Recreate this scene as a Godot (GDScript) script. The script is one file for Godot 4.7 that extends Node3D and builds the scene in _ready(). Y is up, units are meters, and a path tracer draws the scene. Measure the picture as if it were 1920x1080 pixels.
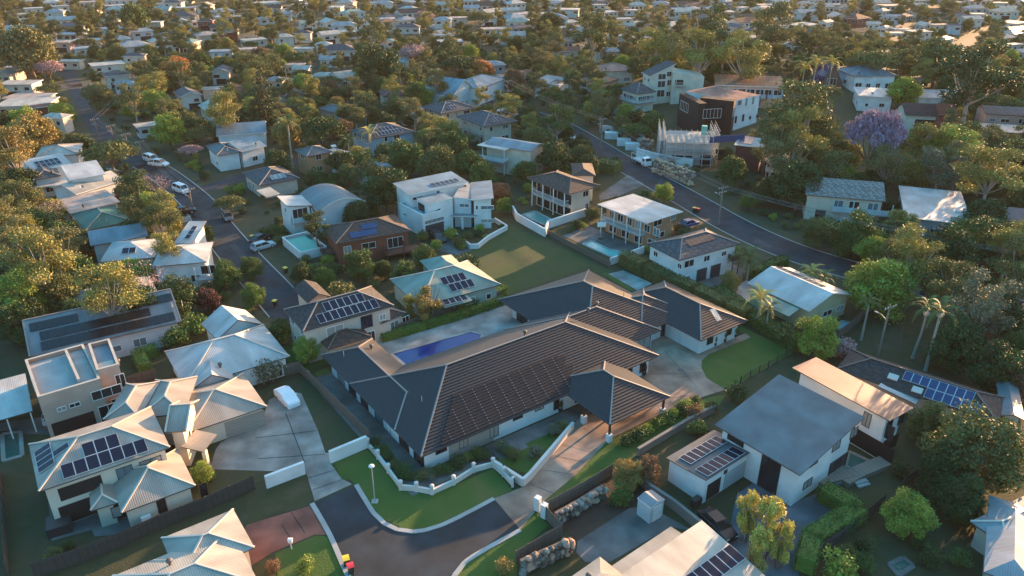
extends Node3D

# An aerial view of a hillside suburb at golden hour; one unit is one metre.
const G := "trees among the distant houses"

func _ready() -> void:
	var cam := Camera3D.new()
	cam.name = "Camera"
	cam.position = Vector3(0, 57, 0)
	cam.rotation_degrees = Vector3(-26, 0, 0)
	cam.fov = 40.854
	cam.near = 0.5
	cam.far = 3000
	add_child(cam)
	cam.current = true
	var env := Environment.new()
	env.background_mode = Environment.BG_SKY
	var pm := ProceduralSkyMaterial.new()
	pm.sky_top_color = Color(0.19, 0.45, 0.59)
	pm.sky_horizon_color = Color(0.72, 0.765, 0.74)
	pm.sky_curve = 0.09
	pm.sun_angle_max = 90
	pm.sun_curve = 0.34
	pm.ground_bottom_color = Color(0.12, 0.12, 0.1)
	pm.ground_horizon_color = Color(0.5, 0.46, 0.4)
	var sky := Sky.new()
	sky.sky_material = pm
	env.sky = sky
	env.background_energy_multiplier = 1.0
	env.tonemap_mode = Environment.TONE_MAPPER_LINEAR
	env.tonemap_exposure = 4.25
	env.sdfgi_enabled = true
	env.ssao_enabled = true
	env.ssil_enabled = true
	env.fog_enabled = true
	env.fog_density = 0.00007
	env.fog_light_color = Color(0.98, 0.9, 0.78)
	var we := WorldEnvironment.new()
	we.name = "Environment"
	we.environment = env
	add_child(we)
	var sun := DirectionalLight3D.new()
	sun.name = "Sun"
	sun.light_energy = 1.6
	sun.light_color = Color(1.0, 0.79, 0.58)
	sun.light_angular_distance = 0.5
	sun.shadow_enabled = true
	add_child(sun)
	sun.look_at_from_position(Vector3.ZERO, -Vector3(0.678 * cos(deg_to_rad(9.0)), sin(deg_to_rad(9.0)), -0.735 * cos(deg_to_rad(9.0))))
	materials()
	archetypes()
	part_0()
	part_1()
	part_2()
	part_3()
	part_4()
	part_5()
	part_6()


const LM := ["orange flame tree at upper left", "tall dark conifer at upper left", "pink jacaranda at upper middle", "tall cream house on the hill", "orange roofed balcony house", "purple jacaranda on the right", "street junction at upper left", "left cluster of white roofs", "tall hillside gum", "deep green round tree", "white gabled house at upper right", "parked silver suv", "long pale driveway at upper middle", "street corner at upper right", "maroon roofed house at far right", "lime tree by the brown roof", "large dark tree at upper right", "red roofed house at upper middle", "wide shade tree at middle left", "green roofed house at left", "top left corner", "top right corner", "middle of the top edge", "left edge halfway up", "white deck frame house", "black boxed new house", "shed by the gum hillside", "white stepped roof house", "golden green tree by the road", "two tall palms", "white cubist house"]
var M := {}
var cache := {}
var taken := {}
var cur: Node3D
var bk := {}
var nz1: NoiseTexture2D

class MB:
	var v := PackedVector3Array()
	var t := PackedVector2Array()
	var c := PackedColorArray()
	func tri(a: Vector3, b: Vector3, d: Vector3, ua := Vector2.ZERO, ub := Vector2.ZERO, ud := Vector2.ZERO) -> void:
		v.append(a); v.append(d); v.append(b)
		t.append(ua); t.append(ud); t.append(ub)
	func quad(a: Vector3, b: Vector3, d: Vector3, e: Vector3, w := 1.0, h := 1.0) -> void:
		tri(a, b, d, Vector2.ZERO, Vector2(w, 0), Vector2(w, h))
		tri(a, d, e, Vector2.ZERO, Vector2(w, h), Vector2(0, h))
	func box(o: Vector3, s: Vector3, b := Basis()) -> void:
		var x := b.x * s.x / 2; var y := b.y * s.y / 2; var z := b.z * s.z / 2
		quad(o - x - y + z, o + x - y + z, o + x + y + z, o - x + y + z, s.x, s.y)
		quad(o + x - y - z, o - x - y - z, o - x + y - z, o + x + y - z, s.x, s.y)
		quad(o - x - y - z, o - x - y + z, o - x + y + z, o - x + y - z, s.z, s.y)
		quad(o + x - y + z, o + x - y - z, o + x + y - z, o + x + y + z, s.z, s.y)
		quad(o - x + y + z, o + x + y + z, o + x + y - z, o - x + y - z, s.x, s.z)
		quad(o - x - y - z, o + x - y - z, o + x - y + z, o - x - y + z, s.x, s.z)
	func bar(a: Vector3, b: Vector3, w: float, h: float) -> void:
		var d := b - a
		if d.length() < 0.01: return
		var x := d.normalized()
		var up := Vector3.UP if absf(x.y) < 0.95 else Vector3.RIGHT
		var z := x.cross(up).normalized()
		box((a + b) / 2, Vector3(d.length(), h, w), Basis(x, z.cross(x), z))
	func tube(p: Array, r: Array, n := 6) -> void:
		for i in p.size() - 1:
			var a: Vector3 = p[i]; var b: Vector3 = p[i + 1]
			var d := (b - a).normalized()
			var x := d.cross(Vector3.FORWARD if absf(d.z) < 0.9 else Vector3.RIGHT).normalized()
			var y := d.cross(x)
			for k in n:
				var k0 := TAU * k / n; var k1 := TAU * (k + 1) / n
				var e0 := x * cos(k0) + y * sin(k0); var e1 := x * cos(k1) + y * sin(k1)
				quad(a + e0 * r[i], a + e1 * r[i], b + e1 * r[i + 1], b + e0 * r[i + 1], 0.3, 1)
		var q: Vector3 = p[-1]
		for k in n:
			var k0 := TAU * k / n; var k1 := TAU * (k + 1) / n
			tri(q + Vector3(cos(k0), 0, sin(k0)) * r[-1], q + Vector3(0, r[-1] * 0.4, 0), q + Vector3(cos(k1), 0, sin(k1)) * r[-1])
	func lathe(o: Vector3, pr: Array, n := 10) -> void:
		for i in pr.size() - 1:
			for k in n:
				var k0 := TAU * k / n; var k1 := TAU * (k + 1) / n
				var e0 := Vector3(cos(k0), 0, -sin(k0)); var e1 := Vector3(cos(k1), 0, -sin(k1))
				var y0 := Vector3(0, pr[i].y, 0); var y1 := Vector3(0, pr[i + 1].y, 0)
				quad(o + e0 * pr[i].x + y0, o + e1 * pr[i].x + y0, o + e1 * pr[i + 1].x + y1, o + e0 * pr[i + 1].x + y1, 0.3, 0.3)
	func slab(p: Array, th: float, side: MB = null, x := Vector3.RIGHT, y := Vector3.BACK, o := Vector3.ZERO) -> void:
		var dn := Vector3(0, -th, 0)
		for i in range(1, p.size() - 1):
			tri(p[0], p[i], p[i + 1], uvo(p[0], o, x, y), uvo(p[i], o, x, y), uvo(p[i + 1], o, x, y))
		var s: MB = side if side else self
		for i in range(1, p.size() - 1):
			s.tri(p[0] + dn, p[i + 1] + dn, p[i] + dn)
		for i in p.size():
			var a: Vector3 = p[i]; var b: Vector3 = p[(i + 1) % p.size()]
			s.quad(a + dn, b + dn, b, a, (b - a).length(), th)
	func uvo(q: Vector3, o: Vector3, x: Vector3, y: Vector3) -> Vector2:
		return Vector2((q - o).dot(x), -(q - o).dot(y))
	func mesh(m: Material, am: ArrayMesh = null) -> ArrayMesh:
		if am == null: am = ArrayMesh.new()
		if v.is_empty(): return am
		var a := []
		a.resize(Mesh.ARRAY_MAX)
		a[Mesh.ARRAY_VERTEX] = v
		a[Mesh.ARRAY_TEX_UV] = t
		a[Mesh.ARRAY_TEX_UV2] = t
		if c.size() == v.size(): a[Mesh.ARRAY_COLOR] = c
		am.add_surface_from_arrays(Mesh.PRIMITIVE_TRIANGLES, a)
		am.surface_set_material(am.get_surface_count() - 1, m)
		return am

func hgt(x: float, z: float) -> float:
	return 7.0 * exp(-pow((x - 105) / 65, 2) - pow((z + 285) / 55, 2))

func Q(x: float, y: float) -> Vector2:
	return Vector2(x, y)

func g3(x: float, z: float, up := 0.0) -> Vector3:
	return Vector3(x, hgt(x, z) + up, z)

func numbered(n: String) -> String:
	taken[n] = taken.get(n, -1) + 1
	return n if taken[n] == 0 else "%s_%03d" % [n, taken[n]]

func tag(o: Node, label := "", cat := "", group := "", kind := "") -> void:
	if label: o.set_meta("label", label)
	if cat: o.set_meta("category", cat)
	if group: o.set_meta("group", group)
	if kind: o.set_meta("kind", kind)

func mi(called: String, am: Mesh, parent: Node = null, xf := Transform3D(), mat: Material = null) -> MeshInstance3D:
	var o := MeshInstance3D.new()
	o.mesh = am
	o.name = called if parent else numbered(called)
	if mat: o.material_override = mat
	o.transform = xf
	(parent if parent else self).add_child(o, true)
	return o

func root(called: String, at: Vector3, label: String, cat: String, group := "", yaw := 0.0) -> Node3D:
	var o := Node3D.new()
	o.name = numbered(called)
	o.position = at
	o.rotation.y = yaw
	add_child(o, true)
	tag(o, label, cat, group)
	return o

func mat(r: float, g: float, b: float, rough := 0.85, tex: Texture2D = null, sc := 1.0, bump: Texture2D = null, bs := 1.0, metal := 0.0) -> StandardMaterial3D:
	var m := StandardMaterial3D.new()
	m.albedo_color = Color(r, g, b).linear_to_srgb()
	m.roughness = rough
	m.metallic = metal
	if tex: m.albedo_texture = tex
	m.uv1_scale = Vector3(sc, sc, sc)
	if bump:
		m.heightmap_enabled = true
		m.heightmap_texture = bump
		m.heightmap_scale = bs
	return m

func noise_tex(sd: int, freq: float, lo: float, hi: float, oct := 4, mid := -1.0, sz := 512) -> NoiseTexture2D:
	var n := FastNoiseLite.new()
	n.seed = sd; n.frequency = freq; n.fractal_octaves = oct
	var t := NoiseTexture2D.new()
	t.noise = n; t.seamless = true; t.width = sz; t.height = sz
	var g := Gradient.new()
	g.set_color(0, Color(lo, lo, lo)); g.set_color(1, Color(hi, hi, hi))
	t.color_ramp = g
	return t

func noise_ramp(sd: int, freq: float, cols: Array, oct := 5) -> NoiseTexture2D:
	var t := noise_tex(sd, freq, 0, 1, oct)
	var g := Gradient.new()
	for i in cols.size():
		var q: Color = cols[i].linear_to_srgb()
		if i < 2: g.set_offset(i, float(i) / (cols.size() - 1)); g.set_color(i, q)
		else: g.add_point(float(i) / (cols.size() - 1), q)
	g.set_offset(0, 0.0)
	t.color_ramp = g
	return t

func img(w: int, h: int, f: Callable) -> ImageTexture:
	var im := Image.create(w, h, false, Image.FORMAT_RGB8)
	for y in h:
		for x in w:
			var q: float = clampf(f.call(x, y), 0, 1)
			im.set_pixel(x, y, Color(q, q, q))
	return ImageTexture.create_from_image(im)

func wallmat(r: float, g: float, b: float, rough := 0.85) -> StandardMaterial3D:
	var m := mat(r, g, b, rough, nz1)
	m.uv1_triplanar = true; m.uv1_world_triplanar = true
	m.uv1_scale = Vector3(0.09, 0.09, 0.09)
	return m

func leafmat(r: float, g: float, b: float) -> StandardMaterial3D:
	var m := mat(r, g, b, 0.7)
	m.vertex_color_use_as_albedo = true
	m.backlight_enabled = true
	m.backlight = Color(0.46, 0.46, 0.3)
	return m

func materials() -> void:
	nz1 = noise_tex(3, 0.006, 0.86, 1.0, 4)
	var rng := RandomNumberGenerator.new(); rng.seed = 5
	var tone := []
	for i in 64: tone.append(rng.randf_range(0.62, 1.0))
	var tile := img(256, 256, func(x: int, y: int) -> float:
		var course: int = y / 32
		var q: float = tone[(course * 8 + (x + (course % 2) * 16) / 32 % 8) % 64]
		return q * (0.45 if y % 32 > 28 else 1.0) * (0.85 if (x + (course % 2) * 16) % 32 < 2 else 1.0))
	var tileh := img(128, 128, func(x: int, y: int) -> float: return .84 + .16 * tone[((y / 16) * 8 + (x + (y / 16 % 2) * 8) / 16 % 8) % 64] - (.12 if y % 16 > 14 else 0.0))
	var tileb := img(256, 256, func(x: int, y: int) -> float: return 1.0 - float(y % 32) / 40.0 + 0.12 * sin(TAU * x / 32.0) - (0.2 if y % 32 > 29 else 0.0))
	var rib := img(128, 16, func(x: int, _y: int) -> float: return 0.78 if x % 16 < 3 else (1.0 if x % 16 < 5 else 0.92))
	var ribb := img(128, 16, func(x: int, _y: int) -> float: return 1.0 if x % 16 < 4 else 0.2)
	var plank := img(128, 64, func(x: int, y: int) -> float: return (0.6 if x % 16 < 2 else .75 + .25 * tone[x / 16 + 8]) * (0.9 + 0.1 * sin(y * 0.7 + x)))
	var wash := noise_tex(9, 0.006, 0.72, 1.0, 5)
	# roofs
	for k in [["tan_metal", .52, .46, .39], ["grey_metal", .27, .3, .32], ["white_metal", .7, .7, .68], ["pink_metal", .6, .46, .38], ["cream_metal", .6, .56, .48], ["green_metal", .3, .43, .36], ["teal_metal", .06, .2, .13], ["blue_metal", .26, .36, .42], ["slate_metal", .12, .15, .17], ["steel_metal", .4, .42, .43], ["blue_slate", .1, .165, .185], ["pink_roof", .42, .22, .18], ["ltgrey_metal", .48, .52, .55]]:
		var m := mat(k[1], k[2], k[3], 0.5, rib, 1.0 / 1.6, ribb, 2.5)
		m.detail_enabled = true; m.detail_albedo = wash; m.detail_blend_mode = BaseMaterial3D.BLEND_MODE_MUL
		m.detail_uv_layer = BaseMaterial3D.DETAIL_UV_2; m.uv2_scale = Vector3(.07, .035, .07)
		M[k[0]] = m
	for k in [["dark_tile", .045, .042, .043], ["brown_tile", .09, .058, .045], ["red_tile", .24, .085, .05], ["grey_tile", .14, .14, .15], ["old_tile", .3, .28, .26], ["slate_tile", .085, .095, .11], ["orange_tile", .42, .2, .12], ["maroon_tile", .13, .045, .04]]:
		M[k[0]] = mat(k[1], k[2], k[3], 0.75, tile, 1.0 / 2.6, tileb, 4.0)
	M.blue_slate = mat(.095, .165, .19, .5, wash, .06)
	M.hero = mat(.034, .037, .042, 0.54, tileh, 1.0 / 2.6)
	M.hero_flat = mat(.062, .054, .05, 0.42, tileh, 1.0 / 2.6, tileb, 2.0)
	M.hero.metallic_specular = 0.34
	M.cap = mat(.24, .21, .19, 0.6)
	M.cap_dark = mat(.1, .09, .085, 0.6)
	M.cap_light = mat(.5, .46, .41, 0.5)
	M.cap_tan = mat(.5, .44, .37, 0.5)
	M.block = wallmat(.2, .19, .175)
	M.flash = mat(.5, .5, .5, 0.45)
	# walls
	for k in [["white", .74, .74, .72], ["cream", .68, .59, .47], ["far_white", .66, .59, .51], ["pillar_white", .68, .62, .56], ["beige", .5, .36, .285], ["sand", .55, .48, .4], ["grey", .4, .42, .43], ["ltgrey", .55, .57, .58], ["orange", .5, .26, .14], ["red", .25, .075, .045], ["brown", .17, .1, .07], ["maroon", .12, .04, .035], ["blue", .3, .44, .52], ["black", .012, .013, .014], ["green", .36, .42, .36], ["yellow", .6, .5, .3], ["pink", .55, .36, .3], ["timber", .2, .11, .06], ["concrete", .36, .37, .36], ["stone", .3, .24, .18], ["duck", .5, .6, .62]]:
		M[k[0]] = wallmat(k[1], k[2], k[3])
	M.trim = mat(.75, .74, .7, 0.6)
	M.dark_trim = mat(.03, .03, .032, 0.5)
	M.gutter = mat(.08, .07, .065, 0.5)
	M.glass = mat(.018, .022, .026, 0.08)
	M.glass.metallic_specular = 0.6
	M.glass_blue = mat(.12, .17, .19, 0.1)
	M.curtain = mat(.3, .29, .27, 0.25)
	M.rail_glass = mat(.5, .6, .6, 0.05)
	M.rail_glass.transparency = BaseMaterial3D.TRANSPARENCY_ALPHA
	M.rail_glass.albedo_color.a = 0.25
	M.panel = mat(.012, .014, .03, 0.18)
	M.panel_blue = mat(.012, .03, .1, 0.18)
	M.panel_black = mat(.014, .012, .014, 0.3)
	M.panel.metallic_specular = 0.3
	M.alu = mat(.55, .56, .57, 0.4)
	M.film = mat(.024, .026, .03, 0.6)
	M.film.metallic_specular = 0.2
	M.gdoor = mat(.62, .63, .62, 0.6)
	M.gdoor_dark = mat(.05, .045, .05, 0.6)
	M.gdoor_brown = mat(.3, .26, .22, 0.6)
	# ground
	var grain := noise_tex(21, 0.09, 0.6, 1.0, 4)
	var fine := noise_tex(22, 0.22, 0.5, 1.0, 3)
	for k in [["earth", 31, 0.011, [Color(.05, .07, .022), Color(.085, .085, .034), Color(.06, .075, .024), Color(.14, .115, .065)]], ["lawn", 32, 0.009, [Color(.06, .14, .014), Color(.085, .175, .02), Color(.12, .185, .03), Color(.19, .19, .055)]], ["lawn_shaded", 36, 0.009, [Color(.035, .085, .016), Color(.05, .105, .02), Color(.075, .11, .028), Color(.06, .075, .03)]], ["lawn_dry", 33, 0.01, [Color(.06, .075, .024), Color(.1, .09, .04), Color(.07, .085, .026), Color(.14, .11, .06)]], ["soil", 34, 0.02, [Color(.06, .04, .025), Color(.1, .065, .045), Color(.07, .05, .035)]], ["verge", 35, 0.012, [Color(.055, .075, .025), Color(.11, .1, .05), Color(.075, .085, .03)]]]:
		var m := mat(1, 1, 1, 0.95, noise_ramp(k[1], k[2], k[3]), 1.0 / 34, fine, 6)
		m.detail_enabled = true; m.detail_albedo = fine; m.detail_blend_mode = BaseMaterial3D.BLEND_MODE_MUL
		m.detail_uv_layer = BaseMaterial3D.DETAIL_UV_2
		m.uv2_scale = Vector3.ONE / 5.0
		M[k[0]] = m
	for k in [["asphalt", .045, .068, .088], ["asphalt_old", .1, .11, .12], ["drive", .72, .47, .345], ["concrete_pave", .62, .57, .51], ["concrete_dark", .27, .28, .28], ["red_pave", .55, .2, .14], ["white_pave", .72, .67, .62], ["blue_pave", .22, .28, .33], ["grey_pave", .3, .28, .265], ["dirt", .19, .14, .1]]:
		var m := mat(k[1], k[2], k[3], 0.9, noise_tex(41, 0.008, 0.62, 1.0, 6), 1.0 / 22, fine, 1.5)
		m.detail_enabled = true; m.detail_albedo = grain; m.detail_blend_mode = BaseMaterial3D.BLEND_MODE_MUL
		m.detail_uv_layer = BaseMaterial3D.DETAIL_UV_2
		m.uv2_scale = Vector3.ONE / 3.0
		M[k[0]] = m
	M.kerb = wallmat(.38, .38, .36)
	var rip := noise_tex(51, 0.03, 0, 1, 2)
	M.pool_blue = mat(.008, .035, .17, 0.1, null, 0.15, rip, .5)
	M.pool_aqua = mat(.1, .42, .38, 0.06, null, 0.15, rip, 3)
	M.pool_teal = mat(.04, .24, .22, 0.06, null, 0.15, rip, 3)
	M.pool_dark = mat(.02, .1, .085, 0.06, null, 0.15, rip, 3)
	M.pool_sky = mat(.12, .36, .5, 0.06, null, 0.15, rip, 3)
	M.paling = mat(.2, .165, .135, 0.95, plank, 1.0 / 1.2)
	M.paling_dark = mat(.085, .075, .065, 0.95, plank, 1.0 / 1.2)
	M.deck = mat(.2, .085, .055, 0.8, plank, 1.0 / 1.2)
	M.deck_pale = mat(.36, .28, .22, 0.8, plank, 1.0 / 1.2)
	M.bark = wallmat(.17, .13, .1)
	M.bark_pale = wallmat(.42, .36, .3)
	M.palm_bark = wallmat(.36, .31, .25)
	M.pole = wallmat(.25, .2, .16)
	M.steel = mat(.3, .31, .32, 0.45)
	M.tyre = mat(.015, .015, .015, 0.9)
	M.wire = mat(.12, .115, .11, 0.5)
	M.shade_cloth = mat(.12, .4, .33, 0.8)
	M.rock = wallmat(.5, .3, .21)
	M.rock_grey = wallmat(.26, .235, .21)
	M.rock_tan = wallmat(.55, .39, .25)
	M.rock_dark = wallmat(.15, .12, .1)
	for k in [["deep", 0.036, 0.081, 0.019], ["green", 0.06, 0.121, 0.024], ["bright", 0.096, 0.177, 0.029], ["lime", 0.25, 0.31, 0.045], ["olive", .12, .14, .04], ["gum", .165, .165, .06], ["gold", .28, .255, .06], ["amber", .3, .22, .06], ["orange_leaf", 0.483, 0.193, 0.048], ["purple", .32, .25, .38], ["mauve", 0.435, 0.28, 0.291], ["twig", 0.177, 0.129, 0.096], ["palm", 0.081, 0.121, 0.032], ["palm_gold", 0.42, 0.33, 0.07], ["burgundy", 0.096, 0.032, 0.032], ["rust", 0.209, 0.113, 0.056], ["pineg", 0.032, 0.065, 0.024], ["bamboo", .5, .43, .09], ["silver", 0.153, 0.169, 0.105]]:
		M["l_" + k[0]] = leafmat(k[1], k[2], k[3])
	for k in [["c_white", .75, .75, .75], ["c_silver", .4, .42, .44], ["c_black", .015, .016, .018], ["c_red", .35, .02, .02], ["c_blue", .04, .08, .2], ["c_grey", .12, .125, .13], ["c_cover", .72, .74, .76], ["c_green", .03, .1, .05], ["b_yellow", .75, .5, .03], ["b_red", .6, .03, .04], ["b_dark", .02, .035, .03], ["c_orange", .8, .25, .03]]:
		M[k[0]] = mat(k[1], k[2], k[3], 0.35)
	M.c_cover.roughness = 0.8

# ---------- ground ----------
func sheet(called: String, pts: Array, up: float, m: String, label := "", cat := "") -> void:
	var pv := PackedVector2Array(pts)
	var ix := Geometry2D.triangulate_polygon(pv)
	var st := SurfaceTool.new()
	st.begin(Mesh.PRIMITIVE_TRIANGLES)
	var todo := []
	for i in range(0, ix.size(), 3):
		var a := pv[ix[i]]; var b := pv[ix[i + 1]]; var d := pv[ix[i + 2]]
		if (b - a).cross(d - a) < 0: todo.append([a, d, b])
		else: todo.append([a, b, d])
	while todo.size():
		var q: Array = todo.pop_back()
		var a: Vector2 = q[0]; var b: Vector2 = q[1]; var d: Vector2 = q[2]
		var far: float = maxf(a.distance_to(b), maxf(b.distance_to(d), d.distance_to(a)))
		if far > 7 and (hgt(a.x, a.y) > 0.15 or hgt(b.x, b.y) > 0.15 or hgt(d.x, d.y) > 0.15):
			if a.distance_to(b) == far:
				var e := (a + b) / 2; todo.append([a, e, d]); todo.append([e, b, d])
			elif b.distance_to(d) == far:
				var e := (b + d) / 2; todo.append([a, b, e]); todo.append([a, e, d])
			else:
				var e := (a + d) / 2; todo.append([a, b, e]); todo.append([e, b, d])
			continue
		for p in [a, b, d]:
			st.set_uv(p); st.set_uv2(p)
			st.add_vertex(g3(p.x, p.y, up))
	var o := mi(called, st.commit(), null, Transform3D(), M[m])
	if label: tag(o, label, cat)
	else: tag(o, "", "", "", "structure")

func smooth(pts: Array) -> Array:
	var c := Curve3D.new()
	for i in pts.size():
		var p: Vector2 = pts[i]
		var d := Vector2.ZERO
		if i > 0 and i < pts.size() - 1: d = (pts[i + 1] - pts[i - 1]) / 6.0
		c.add_point(Vector3(p.x, 0, p.y), Vector3(-d.x, 0, -d.y), Vector3(d.x, 0, d.y))
	c.bake_interval = 2.5
	var out := []
	for p in c.get_baked_points(): out.append(Vector2(p.x, p.z))
	return out

func ribbon(called: String, pts: Array, w: float, up: float, m: String, kerb := 0.0) -> void:
	var p := smooth(pts)
	var st := SurfaceTool.new(); st.begin(Mesh.PRIMITIVE_TRIANGLES)
	var L := []; var R := []
	for i in p.size():
		var d: Vector2 = (p[mini(i + 1, p.size() - 1)] - p[maxi(i - 1, 0)]).normalized()
		var n := Vector2(-d.y, d.x) * w / 2
		L.append(p[i] - n); R.append(p[i] + n)
	for i in p.size() - 1:
		for q in [L[i], L[i + 1], R[i + 1], L[i], R[i + 1], R[i]]:
			st.set_uv(q); st.set_uv2(q); st.add_vertex(g3(q.x, q.y, up))
	tag(mi(called, st.commit(), null, Transform3D(), M[m]), "", "", "", "structure")
	for q in p: feet.append(Vector3(q.x, q.y, w * .62))
	if kerb > 0:
		kerbs(L, kerb); kerbs(R, kerb)

func kerbs(p: Array, w := 0.3) -> void:
	var b := MB.new()
	for i in p.size() - 1:
		b.bar(g3(p[i].x, p[i].y, 0.06), g3(p[i + 1].x, p[i + 1].y, 0.06), w, 0.14)
	tag(mi("kerb", b.mesh(M.kerb)), "", "", "", "structure")

func kerb_line(pts: Array) -> void: kerbs(smooth(pts), .5)

func terrain() -> void:
	var st := SurfaceTool.new(); st.begin(Mesh.PRIMITIVE_TRIANGLES)
	var n := 96
	var xs := []; var zs := []
	for i in n + 1:
		xs.append(-900.0 + 1800.0 * i / n if (i == 0 or i == n) else -560.0 + 1120.0 * i / n)
		zs.append(-1500.0 if i == 0 else (200.0 if i == n else -760.0 + 820.0 * i / n))
	for j in n:
		for i in n:
			for q in [Vector2(xs[i], zs[j]), Vector2(xs[i + 1], zs[j]), Vector2(xs[i + 1], zs[j + 1]), Vector2(xs[i], zs[j]), Vector2(xs[i + 1], zs[j + 1]), Vector2(xs[i], zs[j + 1])]:
				st.set_uv(q); st.set_uv2(q); st.add_vertex(g3(q.x, q.y))
	tag(mi("ground", st.commit(), null, Transform3D(), M.earth), "", "", "", "structure")

# ---------- buildings ----------
func H(called: String, label: String, cat: String, x: float, z: float, group := "") -> Node3D:
	cur = root(called, g3(x, z), label, cat, group)
	return cur

func faces_of(b: Dictionary) -> Array:
	var hw: float = b.w / 2; var hd: float = b.d / 2; var h: float = b.y0 + b.h + 0.16
	var p: float = deg_to_rad(b.p); var t := tan(p); var cs := cos(p); var sn := sin(p)
	var out := []
	match b.roof:
		"hip":
			var f: Array; var l: Array; var s := minf(hw, hd) / cs
			if hw >= hd:
				f = [Vector2(0, 0), Vector2(2 * hw, 0), Vector2(2 * hw - hd, s), Vector2(hd, s)]
				l = [Vector2(0, 0), Vector2(2 * hd, 0), Vector2(hd, s)]
			else:
				f = [Vector2(0, 0), Vector2(2 * hw, 0), Vector2(hw, s)]
				l = [Vector2(0, 0), Vector2(2 * hd, 0), Vector2(2 * hd - hw, s), Vector2(hw, s)]
			out = [["F", Vector3(-hw, h, hd), Vector3.RIGHT, Vector3(0, sn, -cs), f], ["B", Vector3(hw, h, -hd), Vector3.LEFT, Vector3(0, sn, cs), f],
				["L", Vector3(-hw, h, -hd), Vector3.BACK, Vector3(cs, sn, 0), l], ["R", Vector3(hw, h, hd), Vector3.FORWARD, Vector3(-cs, sn, 0), l]]
		"gable":
			var f := [Vector2(0, 0), Vector2(2 * hw, 0), Vector2(2 * hw, hd / cs), Vector2(0, hd / cs)]
			out = [["F", Vector3(-hw, h, hd), Vector3.RIGHT, Vector3(0, sn, -cs), f], ["B", Vector3(hw, h, -hd), Vector3.LEFT, Vector3(0, sn, cs), f]]
		"gablez":
			var f := [Vector2(0, 0), Vector2(2 * hd, 0), Vector2(2 * hd, hw / cs), Vector2(0, hw / cs)]
			out = [["L", Vector3(-hw, h, -hd), Vector3.BACK, Vector3(cs, sn, 0), f], ["R", Vector3(hw, h, hd), Vector3.FORWARD, Vector3(-cs, sn, 0), f]]
		"flat": out = [["F", Vector3(-hw, h, hd), Vector3.RIGHT, Vector3.FORWARD, [Vector2(0, 0), Vector2(2 * hw, 0), Vector2(2 * hw, 2 * hd), Vector2(0, 2 * hd)]]]
		"para": out = [["F", Vector3(-hw + .25, h - 0.5, hd - .25), Vector3.RIGHT, Vector3.FORWARD, [Vector2(0, 0), Vector2(2 * hw - .5, 0), Vector2(2 * hw - .5, 2 * hd - .5), Vector2(0, 2 * hd - .5)]]]
		"skF": out = [["F", Vector3(-hw, h, hd), Vector3.RIGHT, Vector3(0, sn, -cs), [Vector2(0, 0), Vector2(2 * hw, 0), Vector2(2 * hw, 2 * hd / cs), Vector2(0, 2 * hd / cs)]]]
		"skB": out = [["B", Vector3(hw, h, -hd), Vector3.LEFT, Vector3(0, sn, cs), [Vector2(0, 0), Vector2(2 * hw, 0), Vector2(2 * hw, 2 * hd / cs), Vector2(0, 2 * hd / cs)]]]
		"skL": out = [["L", Vector3(-hw, h, -hd), Vector3.BACK, Vector3(cs, sn, 0), [Vector2(0, 0), Vector2(2 * hd, 0), Vector2(2 * hd, 2 * hw / cs), Vector2(0, 2 * hw / cs)]]]
		"skR": out = [["R", Vector3(hw, h, hd), Vector3.FORWARD, Vector3(-cs, sn, 0), [Vector2(0, 0), Vector2(2 * hd, 0), Vector2(2 * hd, 2 * hw / cs), Vector2(0, 2 * hw / cs)]]]
		"arch":
			var n := 10; var sag: float = b.p * 0.1
			for i in n:
				var a0 := -hw + 2 * hw * i / n; var a1 := -hw + 2 * hw * (i + 1) / n
				var y0 := h + sag * (1 - pow(a0 / hw, 2)); var y1 := h + sag * (1 - pow(a1 / hw, 2))
				var up := Vector3(a1 - a0, y1 - y0, 0)
				out.append(["A%d" % i, Vector3(a0, y0, -hd), Vector3.BACK, up.normalized(), [Vector2(0, 0), Vector2(2 * hd, 0), Vector2(2 * hd, up.length()), Vector2(0, up.length())]])
	return out

func top_at(b: Dictionary, x: float, z: float) -> float:
	var hw: float = b.w / 2; var hd: float = b.d / 2; var h: float = b.y0 + b.h; var t := tan(deg_to_rad(b.p))
	match b.roof:
		"gable": return h + t * (hd - absf(z))
		"gablez": return h + t * (hw - absf(x))
		"skF": return h + t * (hd - z)
		"skB": return h + t * (hd + z)
		"skL": return h + t * (hw + x)
		"skR": return h + t * (hw - x)
		"arch": return h + b.p * 0.1 * (1 - pow(x / hw, 2))
		"para": return h + 0.16
	return h

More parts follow.
